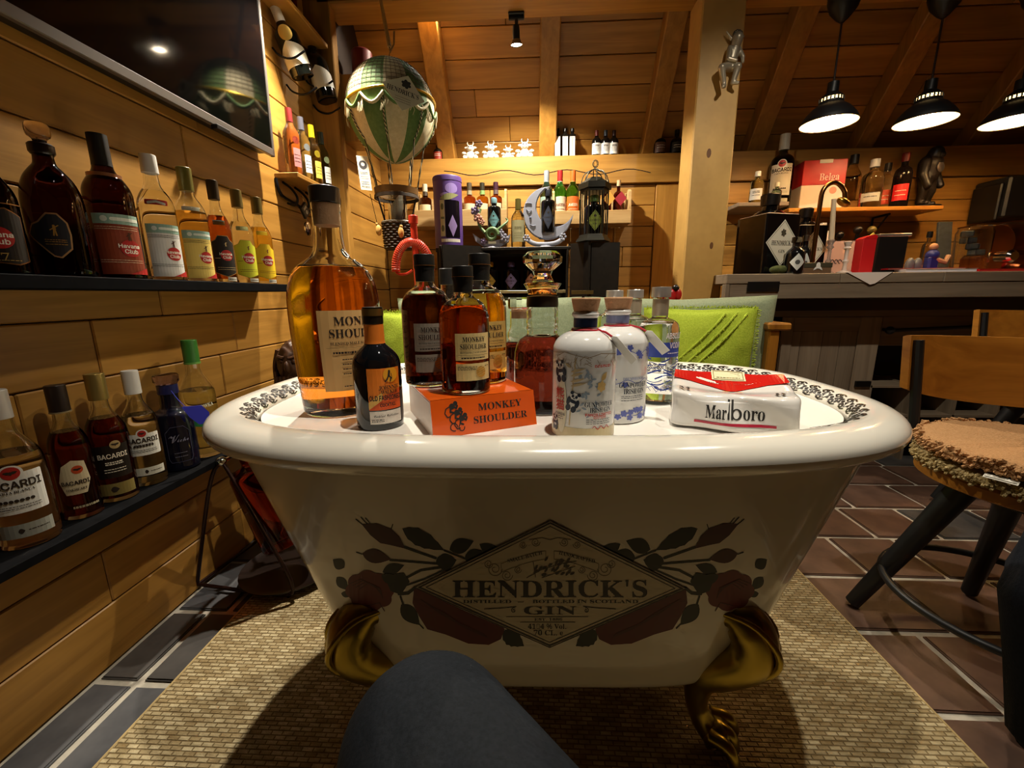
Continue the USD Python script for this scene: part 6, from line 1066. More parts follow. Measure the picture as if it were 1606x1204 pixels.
for x0, x1 in ((xa0, xa1), (sl - .06, sl - .015)):
    obj('arm_rail', box(x0 - .004, x1 + .008, YS - .02, YS + .24, za - .028, za, .006), HONEY_Z, t, False); obj('arm_post', tf(box(-.020, .020, -.020, .020, 0, za - .0285, .005), ((x0 + x1) / 2 - .012, YS + .01, 0)), HONEY_Z, t, False)
    obj('rear_leg', box((x0 + x1) / 2 - .02, (x0 + x1) / 2 + .02, YS + .19, YS + .225, 0, za - .0285, .005), HONEY_Z, t, False)
obj('seat_rail', box(sl - .015, xa0, YS - .12, YS - .09, .20, .258, .004), HONEY_X, t, False)
def cushion(label, u0, u1, vt, y, rot=0):
    a, b = P(u0, vt, y=y), P(u1, vt, y=y); w = b[0] - a[0]; h = .36; t = thing('cushion', label, 'cushion', ((a[0] + b[0]) / 2, y, a[2] - h / 2), rot); m, fr = pillow(w, h, .13, 30, .45, 5)
    obj('cover', m, lime, t, True); q = random.Random(2)
    for k in range(3):
        for s in (1, -1):
            x0, z0 = w * (.10 * k - .28), -h * .06; p1 = (w * (.10 * k - .28) + w * .46, h * .44 if s > 0 else -h * .5); pts = [fr(x0 + (p1[0] - x0) * i / 14, z0 + (p1[1] - z0) * i / 14) + [0, -.002, 0] for i in range(15) if x0 + (p1[0] - x0) * i / 14 < w * .47]
            obj('tuck', tube(np.array(pts).reshape(-1, 3), .0045, 6), lime, t, 60)
            fz = [tube([p, p + [q.uniform(-.006, .006), -.006, q.uniform(-.008, .004)]], .0011, 3) for p in np.array(pts).reshape(-1, 3) for _ in range(3)]; obj('tuck_fringe', mg(*fz), lime, t, False, kind='stuff')
    ed = [np.array([w / 2 * .97, -.002, z]) for z in np.linspace(-h * .47, h * .47, 60)] + [np.array([x, -.002, h / 2 * .97]) for x in np.linspace(-w * .47, w * .47, 70)]
    obj('fringe', mg(*[tube([p, p + [(.012 if i < 60 else 0) + q.uniform(-.004, .004), q.uniform(-.006, .002), (.008 if i >= 60 else 0) + q.uniform(-.004, .004)]], .0014, 3) for i, p in enumerate(ed) for _ in range(2)]), lime, t, False, kind='stuff'); return t
cushion('lime green cushion with raised fringed chevrons, right end of the sofa', 1010, 1190, 482, YS - .075); cushion('lime green cushion on the sofa seen between the big bottle and the dark one', 590, 720, 488, YS - .075)
p = P(1057, 464, y=2.0); t = thing('toy_clip', 'small red and black toy sticking up behind the sofa beside the post', 'toy', p); obj('body', mg(ball((-.012, 0, 0), .024, (.9, .6, 1.3)), ball((.018, 0, .006), .02, (.8, .6, 1.3))), pm('b01c1c', .35), t, True); obj('head', mg(ball((.006, 0, .036), .015), tube([(.006, 0, -.02), (.006, 0, -.06)], .008, 6)), BLACK, t, True)
obj('plinth', box(-.03, .03, -.03, .03, -p[2], -.058, .003), BLACK, t, False)

# ------------------------------------------------------------------ bar: counter, panels and what is on it
YC = 2.06; zc, zcb = P(1300, 428, y=YC)[2], P(1300, 468, y=YC)[2]; xc0 = P(1139, 440, y=YC)[0]
t = thing('bar_counter', 'grey oak bar counter with a thick top, behind the stools', 'bar')
xs = [xc0, P(1318, 440, y=YC)[0], P(1480, 440, y=YC)[0], 2.9]
for a, b in zip(xs[:-1], xs[1:]): obj('top_board', box(a + .0008, b - .0008, YC, YC + .56, zc - .045, zc, .003), OAKG_X, t, False)
obj('fascia', box(xc0 + .02, 2.9, YC + .004, YC + .04, zcb, zc - .0455, .003), OAKG_X, t, False); a_, b_ = P(1172, 450, y=YC), P(1222, 450, y=YC); obj('socket_plate', box(a_[0], b_[0], YC - .003, YC + .003, a_[2] - .022, a_[2] + .024, .001), pm('0c0b0a', .4), t, False)
obj('cap_end', box(xc0 - .0, xc0 + .019, YC + .001, YC + .04, zcb + .006, zc - .0455, .002), OAKG_Z, t, False)
yp = YC + .18; obj('under_rail', box(xc0, 2.9, YC + .10, YC + .14, P(1300, 486, y=yp)[2], zcb - .001, .002), pm('2c2018', .6), t, False)
zp1, zp0 = P(1300, 488, y=yp)[2], .02
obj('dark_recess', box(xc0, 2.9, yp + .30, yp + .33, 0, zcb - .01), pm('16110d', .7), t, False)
ud = [1226, 1256, 1290, 1318, 1344, 1378]; dx = [P(u, 540, y=yp)[0] for u in ud]; zd1, zd0 = P(1300, 497, y=yp)[2], .06
dr = obj('door', box(dx[0], dx[-1], yp + .012, yp + .022, zd0, zd1), OAKG_Z, t, False)
for a, b in zip(dx[:-2], dx[1:-1]): obj('door_board', box(max(a, dx[0] + .05) + .001, b - .001, yp + .006, yp + .0118, zd0 + .07, zd1 - .071, .002), OAKG_Z, dr, False)
for q in ((dx[0], dx[0] + .049), (dx[-2] + .001, dx[-1])): obj('stile', box(q[0], q[1], yp, yp + .0118, zd0, zd1, .002), OAKG_Z, dr, False)
for q in ((zd1 - .07, zd1), (zd0, zd0 + .069)): obj('rail', box(dx[0] + .05, dx[-2], yp, yp + .0118, q[0], q[1], .002), OAKG_X, dr, False)
obj('latch', box(P(1340, 600, y=yp)[0], P(1364, 600, y=yp)[0], yp - .012, yp, P(1350, 606, y=yp)[2], P(1350, 597, y=yp)[2], .002), BLACK, dr, False)
obj('upper_panel', box(xc0, 2.9, yp, yp + .012, zd1 + .002, zp1 + .03, .002), OAKG_X, t, False); obj('side_panel', box(dx[-1] + .003, P(1640, 540, y=yp)[0], yp + .004, yp + .014, P(1400, 522 + 20, y=yp)[2], zd1 + .001, .002), OAKG_X, t, False)
x1 = dx[-1] + .01
for z in (.10, .24, .40): obj('shelf_board', box(x1, 2.9, yp + .02, yp + .30, z, z + .014, .001), OAKG_X, t, False)
for i in range(5): x = x1 + .22 * i; obj('divider', box(x, x + .012, yp + .02, yp + .30, .0, .42, .001), OAKG_Z, t, False)
r0, r1 = P(1396, 518, y=yp - .04), P(1536, 512, y=yp - .04)
t2 = thing('towel_rail', 'black iron rail with ball ends on the front of the bar', 'rail'); obj('bar', tube([r0, r1], .009, 12), BLACKM, t2)
for q in (r0, r1): obj('ball_end', mg(ball(q, .020), tube([q, q + [0, .04, 0]], .008, 8)), BLACKM, t2, 60)
zk = zc + .0004
# wall shelf above the bar
ysb = 2.66; w0, w1 = P(1226, 333, y=ysb)[0], P(1461, 333, y=ysb)[0]; zb = P(1340, 328, y=ysb)[2]
t = thing('bar_shelf', 'honey wood wall shelf above the bar on black brackets', 'shelf'); obj('board', box(w0, w1, ysb - .07, YB - .003, zb - .022, zb, .003), wood('orange_pine', 'b9772c', 'd0923c', 'x', .4, 1, .05), t, False)
for x in (w0 + .12, w1 - .22): obj('bracket', tube([(x, YB - .004, zb - .16), (x, YB - .01, zb - .03), (x, ysb + .01, zb - .027)], .007, 6), IRON, t); obj('brace', tube([(x, YB - .006, zb - .15), (x, ysb + .02, zb - .03)], .005, 6), IRON, t)
YV = 2.70; zv = zb + .0004
def bshelf(name, label, u, w, vt, kind, mat, liquid=None, level=.7, cc=None, g=None, z=None, y=None, capn=.84):
    y = y or YV; z = zv if z is None else z; a = P(u, 300, y=y); R = w / 2 * (P(u + 10, 300, y=y)[0] - P(u - 10, 300, y=y)[0]) / 20; Hb = P(u, vt, y=y)[2] - z
    t = thing(name, label, 'bottle', (a[0], y, z), face(a), g); body(t, kind, R, Hb, mat, liquid, level, .03, 28)
    if cc: cap(t, capn * Hb, Hb, R * .44, pm(cc, .4))
    return t, R, Hb
t, R, Hb = bshelf('rum_bottle', 'very large clear rum bottle with a white label on the bar shelf', 1222, 34, 211, 'cork', pm('5a6a58', 0, trans=1, ior=1.36), cc=None, y=2.72)
obj('capsule', lathe([(0, Hb), (R * .42, Hb), (R * .44, Hb * .80), (R * .36, Hb * .80), (0, Hb * .8)], 24), pm('b8b4a4', .5), t); bac(t, R, Hb, .20, .60, pm('cfcabc', .5), INKD, 'CARTA BLANCA', .30, 0); lab(t, R, rect(-R * .8, R * .8, .05 * Hb, .16 * Hb), pm('b8b4a4', .5), [], 0, 'lower_label')
t, R, Hb = bshelf('rum_bottle', 'miniature rum bottle in front of the very large one', 1218, 15, 286, 'cork', pm('8a9a84', 0, trans=1, ior=1.36), cc='d8d4c8', y=2.612); lab(t, R, rect(-R, R, .08 * Hb, .42 * Hb), pm('d0ccc0', .5), [(lines(-R * .6, R * .6, [.3 * Hb, .2 * Hb], .003, 2), INKD, 'small_print')])
t, R, Hb = bshelf('rum_bottle', 'small pale rum bottle with a white cap left of the bar shelf, beside the post', 1186, 20, 269, 'cork', pm('c8c8a0', 0, trans=1, ior=1.36), cc='e0ddd0', y=2.60, z=P(1186, 320, y=2.60)[2]); lab(t, R, rect(-R, R, .10 * Hb, .45 * Hb), pm('d0ccc0', .5), [(union_all([lines(-R * .5, R * .5, [.36 * Hb, .32 * Hb], .004, 4), lines(-R * .6, R * .6, [.24 * Hb], .003, 2)]), INKD)])
q = P(1186, 320, y=2.60); obj('side_shelf', box(P(1150, 320, y=2.6)[0], w0 - .03, 2.54, YB - .008, q[2] - .022, q[2] - .0004, .003), OAKG_X, None, False, 'short grey shelf beside the post, left of the honey wood one', 'shelf')
# red and white carton
x0, x1, xl_ = P(1257, 310, y=2.64)[0], P(1321, 310, y=2.64)[0], P(1240, 310, y=2.76)[0]; Hb = P(1290, 250, y=2.64)[2] - zb; Wb = x1 - x0
t = thing('carton', 'red and white cigarette pack shaped carton on the bar shelf', 'box', (x0, 2.655, zv), -.10)
obj('lower_case', box(0, Wb, 0, .115, 0, Hb * .50, .002), pm('ddd2c4', .45), t, False); obj('upper_case', box(0, Wb, 0, .115, Hb * .5004, Hb, .002), pm('b0141c', .4), t, False); obj('tax_strip', box(Wb * .36, Wb * .66, -.0012, .06, Hb * .93, Hb + .001), pm('d8c8b0', .5), t, False)
fl_ = lambda x, y: np.c_[x, 0 * x - .0012, y]
obj('lettering', plate(text('Belga', Hb * .15, 'serif', Wb * .62, Hb * .66, fit=Wb * .46), .1, fl_), pm('e0b8a8', .5), t, False); obj('emblem', plate(disc(Wb * .74, Hb * .38, Wb * .085), .1, fl_), pm('c88a72', .5), t, False)
for i, (u, w, vt, lq, cc, nm) in enumerate(((1333, 27, 243, 'e8e0c8', '17120f', 'clear bottle with a black stopper right of the red and white carton'), (1366, 30, 250, 'dfe4e4', 'c8c8c4', 'clear silver capped bottle in the middle of the bar shelf'), (1387, 22, 256, 'e0e4e4', '2a2420', 'clear bottle with an orange red label on the bar shelf'), (1412, 24, 240, '17100e', '7a1a1a', 'black bottle with a bright red label on the bar shelf'))):
    t, R, Hb = bshelf('liquor_bottle', nm, u, w, vt, 'round' if i else 'dome', y=(2.735, 2.65, 2.735, 2.65)[i], mat=pm(lq, .0 if i < 3 else .06, trans=1 if i < 3 else 0, ior=1.36), cc=cc)
    if i: lab(t, R, rect(-R * .9, R * .9, .12 * Hb, .42 * Hb if i > 1 else .3 * Hb), pm(('', 'b8b8ac', 'd04a2c', 'd01c1c')[i], .45), [(lines(-R * .6, R * .6, [.3 * Hb, .22 * Hb], .004, i), PAPER if i > 1 else INKD, 'small_print')])
# dark ape statue
p = P(1446, 325, y=2.69); Hs = P(1446, 234, y=2.69)[2] - zb; k = Hs / 1.95; t = thing('ape_statue', 'dark standing ape statue at the right end of the bar shelf', 'statue', (p[0], 2.69, zv), .5)
apm = mottled('dark_bronze', '120e0c', '2a211b', 30, .4, .3, 0); b_ = [((0, 0, 1.0), .30, (0, -.02, 1.38), .34), ((0, -.05, 1.45), .26, (0, -.12, 1.72), .22), ((-.30, 0, 1.42), .17, (-.46, -.05, 1.0), .13), ((-.46, -.05, 1.0), .13, (-.40, -.20, .62), .11), ((.30, 0, 1.42), .17, (.48, -.05, 1.05), .13), ((.48, -.05, 1.05), .13, (.44, -.22, .70), .11), ((-.15, 0, .95), .22, (-.22, -.05, .50), .16), ((-.22, -.05, .5), .15, (-.22, .02, .12), .11), ((.15, 0, .95), .22, (.22, -.05, .50), .16), ((.22, -.05, .5), .15, (.22, .02, .12), .11), ((-.22, .0, .09), .09, (-.24, -.18, .08), .08), ((.22, .0, .09), .09, (.24, -.18, .08), .08), ((0, -.22, 1.66), .12, (0, -.28, 1.62), .11)]
s_ = lambda q: tuple(np.array(q) * k); v, f = limbs([(s_(a), ra * k, s_(b), rb_ * k) for a, ra, b, rb_ in b_], .012, 8); v = v - [0, 0, v[:, 2].min() - .012]; obj('body', (v, f), apm, t, 60); obj('chest_plate', ball((0, -.30 * k, 1.30 * k), .20 * k, (1.1, .4, .9)), pm('5a5048', .4), t); obj('base', lathe([(0, 0), (.5 * k, 0), (.5 * k, .011), (0, .012)], 24), apm, t)
# gin display bottles
def bigdiamond(label, ul, ur, vb, vt, y, rot=0, word=True):
    um = (ul + ur) / 2; a = P(um, vb, y=y); R = (P(ur, 380, y=y)[0] - P(ul, 380, y=y)[0]) / 2; Hb = P(um, vt, y=y)[2] - zk; t = thing('gin_bottle', label, 'bottle', (a[0], y, zk), rot)
    sq = lambda r, z0, z1, c=.15: extrude(rect(-r, r, -r, r, r * c), z1 - z0)
    bm = pm('0b0a0a', .08, coat=.4); obj('body', mg(tf(sq(R, 0, Hb * .72), (0, 0, 0)), lathe([(R * .95, Hb * .715), (R * .55, Hb * .79), (R * .36, Hb * .80), (R * .34, Hb * .86)], 24)), bm, t, 40); obj('stopper', lathe([(0, Hb * .86), (R * .42, Hb * .86), (R * .44, Hb * .985), (R * .36, Hb), (0, Hb)], 20), pm('15110f', .3), t)
    d = Polygon([(-R * .98, Hb * .38), (0, Hb * .66), (R * .98, Hb * .38), (0, Hb * .10)]); l = obj('diamond_label', plate(d, .2, lambda x, y: np.c_[x, 0 * x - R - .0008, y]), pm('cfcab8', .5), t, False)
    ks = [d.buffer(-.005).difference(d.buffer(-.007)), petal_ring(0, Hb * .50, R * .13, Hb * .04, 0, 6, .4), text('GIN', R * .15, 'serif', 0, Hb * .28)] + ([text("HENDRICK'S", R * .22, 'serif', 0, Hb * .38, fit=R * 1.3)])
    obj('lettering', plate(union_all(ks), .2, lambda x, y: np.c_[x, 0 * x - R - .0014, y]), pm('3c382c', .5), l, False); obj('shoulder_card', box(-R * .9, R * .9, -R * .9, R * .9, Hb * .722, Hb * .735, .002), pm('c8b09a', .5), t, False)
bigdiamond('large black gin display bottle with a white diamond label, left end of the bar', 1164, 1228, 424, 305, 2.26, .30); bigdiamond('medium black gin display bottle with a white diamond label, behind small jars', 1230, 1276, 424, 327, 2.36, .15)
for i, (u, w, vt, y, nm) in enumerate(((1244, 24, 371, 2.095, 'small black apothecary jar with a diamond label in front of the display bottles'), (1258, 17, 368, 2.22, 'small black apothecary jar with a silver collar in front of the display bottles'))):
    a = P(u, 425, y=y); Hb = P(u, vt, y=y)[2] - zk; R = w / 2 * .0034; t = thing('gin_bottle', nm, 'bottle', (a[0], y, zk), -.2); body(t, [(0, 0), (.94, 0), (1, .02), (1, .50), (.9, .60), (.6, .68), (.40, .72), (.40, .84)], R, Hb, pm('0b0a0a', .08, coat=.4), n=28); obj('stopper', lathe([(0, .835 * Hb), (R * .5, .835 * Hb), (R * .52, Hb * .98), (0, Hb)], 16), amber('8a8070') if i == 0 else SILV, t)
    d = Polygon([(-R * .8, Hb * .30), (0, Hb * .54), (R * .8, Hb * .30), (0, Hb * .07)]); lab(t, R, d, pm('c8c8c0', .5), [(disc(0, Hb * .3, R * .25), pm('4a4a48', .5), 'emblem')])
# brass tap with a candle stuck beside it, candlesticks
p = P(1272, 424, y=2.34); zt_ = P(1290, 292, y=2.23)[2]; kx = .0035; t = thing('beer_tap', 'tall brass swan neck tap standing on the bar', 'tap', (P(1272, 424, y=2.23)[0], 2.23, zk))
ht = zt_ - zk; obj('pipe', tube(chaikin([(0, 0, .0), (0, 0, ht * .80), (.002, 0, ht * .98), (.055, 0, ht * 1.06), (.105, 0, ht * .96), (.112, 0, ht * .86)], 3), .010, 12), pm('9a6a3a', .25, 1), t, 60); obj('foot', lathe([(0, 0), (.032, 0), (.03, .008), (.012, .014), (0, .014)], 24), BRASS, t); obj('spout', tf(ball((0, 0, 0), .026, (1.3, .8, .7)), (.108, 0, ht * .82), ry=.5), BRASS, t)
p = P(1297, 424, y=2.22); t = thing('candlestick', 'clear candlestick with a long leaning white candle on the bar', 'candlestick', (p[0], 2.22, zk)); hc = P(1297, 376, y=2.22)[2] - zk
clear = pm('dcd2cc', .05, trans=.8); stick = lambda h: lathe([(0, 0), (.030, 0), (.030, .006), (.010, .014), (.008, h * .3), (.014, h * .38), (.007, h * .46), (.008, h * .72), (.016, h * .78), (.010, h * .84), (.017, h * .98), (.013, h), (0, h)], 20)
obj('stick', stick(hc), clear, t, 50); ctop = P(1308, 312, y=2.22) - np.array([p[0], 2.22, zk]); obj('candle', tube([(0, 0, hc), ctop], [.012, .010], 12), pm('d8c2a0', .5), t)
p = P(1325, 432, y=2.12); hc = P(1325, 378, y=2.12)[2] - zk; t = thing('candlestick', 'empty turned candlestick standing on the front edge of the bar', 'candlestick', (p[0], 2.13, zk)); obj('stick', stick(hc), pm('d8c8bc', .25), t, 50)
# cartons, papers and appliances on the bar
def cart(name, label, cat, u0, u1, vb, vt, y, d, col, rot=0, rough=.5):
    a, b = P(u0, vb, y=y), P(u1, vb, y=y); h = P((u0 + u1) / 2, vt, y=y)[2] - zk; w = b[0] - a[0]; t = thing(name, label, cat, (a[0], y, zk), rot); obj('carton', box(0, w, 0, d, 0, h, .002), pm(col, rough), t, False); return t, w, h
t, w, h = cart('carton', 'pale pink carton with a dark scroll print standing on the bar', 'box', 1262, 1352, 424, 379, 2.44, .06, 'c8a496', .03); obj('flap', box(0, w, .001, .055, h - .02, h + .004, .002), pm('8a6a70', .5), t, False)
obj('scroll_print', plate(union_all([line([(w * .40 + .02 * i + .008 * math.cos(a), h * .42 + .010 * math.sin(a)) for a in np.linspace(0, 5, 12)], .004) for i in range(4)] + [line([(w * .85 + .008 * math.cos(a), h * .40 + .012 * math.sin(a)) for a in np.linspace(0, 5, 12)], .004)]), .3, lambda x, y: np.c_[x, 0 * x - .0012, y]), pm('2c2028', .5), t, False)
t, w, h = cart('carton', 'small white carton with a stepped top behind the candle', 'box', 1277, 1298, 420, 362, 2.53, .05, 'd6cabc'); obj('neck', box(w * .3, w * .62, .012, .04, h, h + .045, .002), pm('d6cabc', .5), t, False)
t, w, h = cart('wooden_box', 'low wooden box with a white trefoil mark on the front of the bar', 'box', 1254, 1303, 431, 412, 2.12, .07, '6a5038'); obj('lid', box(-.002, w + .002, -.002, .072, h * .55, h + .001, .002), pm('3a3420', .6), t, False); obj('trefoil', plate(union_all([disc(w * .55, h * .75, h * .2, h * .3), leaf(w * .55, h * .7, w * .40, h * .3, h * .1), leaf(w * .55, h * .7, w * .70, h * .3, h * .1), leaf(w * .55, h * .8, w * .55, h * 1.05, h * .1)]), .3, lambda x, y: np.c_[x, 0 * x - .0032, y]), pm('dcd8d0', .5), t, False)
p = P(1236, 425, y=2.09); obj('moss_cushion', tf(ball((0, 0, 0), .045, (1.0, .6, .45), 3), (P(1222, 425, y=2.105)[0], 2.105, zk + .019)), mottled('moss', '2e3416', '4c5224', 120, .9, .6, 0), None, True, 'small dark green moss pad beside the low wooden box', 'moss pad')
t, w, h = cart('bottle_carton', 'slim bright red carton beside the black box on the bar', 'box', 1346, 1368, 431, 374, 2.13, .05, 'c0161a', .06); obj('rounded_top', tf((lambda m: (m[0][:, [0, 2, 1]], m[1][:, ::-1]))(extrude(Polygon([(0, 0), (w, 0), (w, .012), (w * .8, .018), (w * .2, .008)]), .0495)), (0, .0, h)), pm('c0161a', .4), t, False)
t, w, h = cart('black_box', 'black upright box with a silver rim on the bar', 'box', 1370, 1413, 430, 371, 2.16, .10, '12100e', -.06, .4); obj('silver_rim', mg(box(-.002, w + .012, -.003, .10, h, h + .014, .003)), pm('a8a49c', .25, .8), t, False)
for u, vt, col, nm in ((1323, 361, '14100e', 'small black knobbed bottle behind the pink carton'), (1351, 352, '1a1410', 'slender black bottle behind the red carton'), (1373, 352, '6a5a2a', 'small dark bottle with a brass top behind the black box')):
    a = P(u, 420, y=2.50); Hb = P(u, vt, y=2.5)[2] - zk; t = thing('liquor_bottle', nm, 'bottle', (a[0], 2.57, zk)); body(t, 'cork', .028, Hb, pm('120f0d', .08), n=20); obj('knob', ball((0, 0, Hb * .93), .022), pm(col, .3, .3), t)
p0 = P(1343, 372, y=2.53); t = thing('yellow_card', 'yellow triangular card leaning behind the black box', 'card', (p0[0], 2.545, zk), 0); obj('sheet', extrude(Polygon([(0, .0), (.14, .0), (.14, .20), (.10, .235), (.0, .15)]), .004, 'y'), pm('c8b45a', .5), t, False); obj('fold', extrude(Polygon([(.10, .235), (.14, .20), (.14, .17)]), .005, 'y'), pm('a8943c', .5), t, False)
t = thing('paper_sheet', 'white sheet of paper folded over the front edge of the bar', 'paper', (P(1340, 432, y=YC)[0], YC, zk)); w = P(1402, 432, y=YC)[0] - P(1328, 432, y=YC)[0]; obj('sheet', mg(extrude(Polygon([(-.04, -.003), (w - .04, -.003), (w - .02, .12), (-.02, .12)]), .001), tf(extrude(Polygon([(-.035, 0), (w - .045, 0), (w * .45, -.05), (w * .35, -.055)]), .001, 'y'), (0, -.004, .001))), pm('e6d8cc', .6), t, False)
# magazines
def flatbk(label, u0, u1, v, y, d, h, z, col, edge, rot=0):
    a, b = P(u0, v, y=y), P(u1, v, y=y); t = thing('magazine', label, 'magazine', (a[0], y, z), rot); w = b[0] - a[0]; obj('pages', box(.003, w - .003, .003, d, .001, h - .001), pm(edge, .6), t, False); obj('cover', mg(box(0, w, 0, d, h - .001, h, .0002), box(0, w, 0, d, 0, .001, .0002), box(0, .002, .0, d, .0011, h - .0011)), pm(col, .3), t, False); return t
flatbk('white paged magazine at the bottom of the pile on the bar front', 1420, 1533, 428, YC + .03, .16, .014, zk, 'd8d4d8', 'd8d6dc'); flatbk('red covered magazine on top of the white paged one', 1392, 1522, 424, YC + .06, .15, .006, zk + .0144, 'b01c20', 'd8c8b8', .05); flatbk('red magazine lying alone at the right edge of the bar', 1536, 1625, 428, YC + .03, .18, .012, zk, 'b4181c', 'c8302a', .03)
# small figures, slab, jar, machines
p = P(1425, 424, y=2.30); t = thing('toy_figure', 'pair of small blue and grey toy figures behind the magazines', 'toy', (p[0], 2.30, zk)); obj('grey_pair', mg(ball((0, 0, .04), .022, (1, .8, 1.8)), ball((.045, .01, .04), .022, (1, .8, 1.8))), pm('5a6068', .5), t, True); obj('blue_body', box(.075, .125, -.02, .02, 0, .085, .008), pm('1c2a78', .45), t, False); obj('blue_coat', ball((.10, 0, .09), .028), pm('1c2a78', .45), t); obj('arm', tube([(.11, -.01, .07), (.15, -.02, .055), (.17, -.01, .085)], .012, 8), pm('b08a68', .5), t); obj('head', ball((.10, 0, .13), .018), pm('b88a64', .5), t)
a = P(1452, 420, y=2.45); t = thing('tall_bottle', 'small clear bottle standing behind the toy figures', 'bottle', (P(1456, 380, y=2.42)[0], 2.42, zk)); body(t, 'cork', .024, P(1456, 363, y=2.42)[2] - zk, pm('d8c8b0', 0, trans=1, ior=1.36), n=20); cap(t, (P(1456, 363, y=2.42)[2] - zk) * .86, P(1456, 363, y=2.42)[2] - zk, .012, BLACK)
p = P(1470, 420, y=2.52); h = P(1478, 345, y=2.52)[2] - zk; w = P(1490, 380, y=2.52)[0] - P(1467, 380, y=2.52)[0]; t = thing('slate_slab', 'dark slate slab leaning upright at the back of the bar', 'slab', (p[0], 2.52, zk), .05); obj('slab', tf(box(0, w, 0, .014, 0, h, .002), rx=math.radians(-8)), mottled('slab_slate', '2c3032', '3e4446', 50, .6, .3, 0), t, False); obj('stand', box(w * .2, w * .8, -.012, .06, 0, .012, .002), BLACK, t, False)
p = P(1523, 424, y=2.28); h = P(1523, 353, y=2.28)[2] - zk; R = .5 * (P(1546, 390, y=2.28)[0] - P(1500, 390, y=2.28)[0]); t = thing('glass_jar', 'large clear glass jar with a lid reflecting the lamps on the bar', 'jar', (p[0], 2.30, zk)); obj('jar', lathe([(0, 0), (R * .96, 0), (R, .01), (R, h * .86), (R * .90, h * .93), (R * .90, h * .95), (R * .87, h * .95), (R * .87, h * .92), (R * .965, h * .85), (R * .965, .014), (0, .014)], 32), GLASS, t, 40); obj('lid', lathe([(0, h * .952), (R * .94, h * .952), (R * .94, h * .98), (R * .3, h * .985), (R * .2, h * 1.02), (0, h * 1.03)], 32), GLASS, t, 40); obj('filling', mg(*[cbox((R * .35 * math.cos(a), R * .35 * math.sin(a), .10 + .03 * i), (R * .7, R * .7, .028), .004, rz=a) for i, a in enumerate((0, .7, 1.6, 2.4))]), pm('3a4448', .4), t, False)
p = P(1585, 424, y=2.30); t = thing('coffee_machine', 'copper and chrome machine at the right end of the bar, partly cut by the frame', 'coffee machine', (p[0], 2.32, zk)); cop = pm('9a6244', .22, 1); obj('housing', box(-.11, .22, -.10, .16, .0, .10, .02), cop, t, 40); obj('dome', tf(lathe([(0, -.10), (.10, -.10), (.11, -.06), (.11, .06), (.10, .10), (0, .10)], 32), (.04, .03, .135), ry=GR), cop, t, 50); obj('chrome_knob', tf(lathe([(0, -.03), (.028, -.03), (.03, .03), (.02, .04), (0, .04)], 20), (-.10, -.08, .075), rx=GR), CHROME, t); obj('handle', tube(chaikin([(-.02, -.12, .03), (-.02, -.17, .04), (.04, -.19, .07), (.12, -.17, .09)], 2), .009, 8), pm('c8a888', .2, 1), t)
a = P(1560, 342, y=2.62); b = P(1640, 275, y=2.62); t = thing('wall_machine', 'black wall mounted speaker with grey panels at the right edge of the frame', 'speaker', (0, 0, 0)); obj('cabinet', box(a[0] + .02, b[0], 2.60, YB - .004, a[2], b[2], .01), BLACKM, t, False); obj('side_panel', box(a[0], a[0] + .019, 2.62, YB - .02, a[2] - .01, b[2] - .03, .006), BLACK, t, False)
for z0, z1 in ((.18, .42), (.50, .62)): obj('grey_panel', box(a[0] + .13, b[0] - .01, 2.595, 2.5995, a[2] + (b[2] - a[2]) * z0, a[2] + (b[2] - a[2]) * z1, .002), pm('5a564e', .5), t, False)
p = P(1395, 390, y=YB); 
# pewter figure on the post
p = P(1143, 105, y=YBM); k = .105; t = thing('pewter_figure', 'small pewter wall figure of a crouching sprite fixed to the wooden post', 'figurine', (p[0], YBM - .012, p[2]), .2)
b_ = [((.10, 0, .55), .26, (-.02, 0, .0), .22), ((.12, -.1, .75), .20, (.14, -.16, .95), .22), ((-.10, -.05, .60), .12, (-.22, -.2, .15), .09), ((-.22, -.2, .15), .09, (.05, -.3, .05), .08), ((.30, -.05, .60), .12, (.42, -.2, .25), .09), ((.42, -.2, .25), .08, (.40, -.25, .05), .07), ((-.05, -.02, -.05), .20, (-.50, -.2, -.20), .15), ((-.50, -.2, -.20), .14, (-.30, -.15, -.85), .10), ((.05, -.02, -.05), .20, (.20, -.25, -.15), .16), ((.20, -.25, -.15), .14, (.10, -.15, -.70), .10), ((-.30, -.15, -.85), .09, (-.42, -.28, -.95), .07), ((.10, -.15, -.70), .09, (.24, -.28, -.76), .07), ((-.05, 0, .98), .07, (-.28, .0, 1.22), .03), ((.30, 0, .98), .07, (.52, 0, 1.12), .03)]
v, f = limbs([(s_2, a * k, e_2, b * k) for s_2, a, e_2, b in [(tuple(np.array(q0) * k), r0, tuple(np.array(q1) * k), r1) for q0, r0, q1, r1 in b_]], .008, 6); v[:, 1] = np.minimum(v[:, 1], .0118); obj('figure', (v, f), pm('b8ac96', .35, .6), t, 60); obj('hair', mg(*[ball((k * (.14 + .16 * math.cos(a)), -.016, k * (1.08 + .12 * math.sin(a))), .008, n=1) for a in np.linspace(0, math.pi, 6)]), pm('6a6152', .4, .7), t, True)

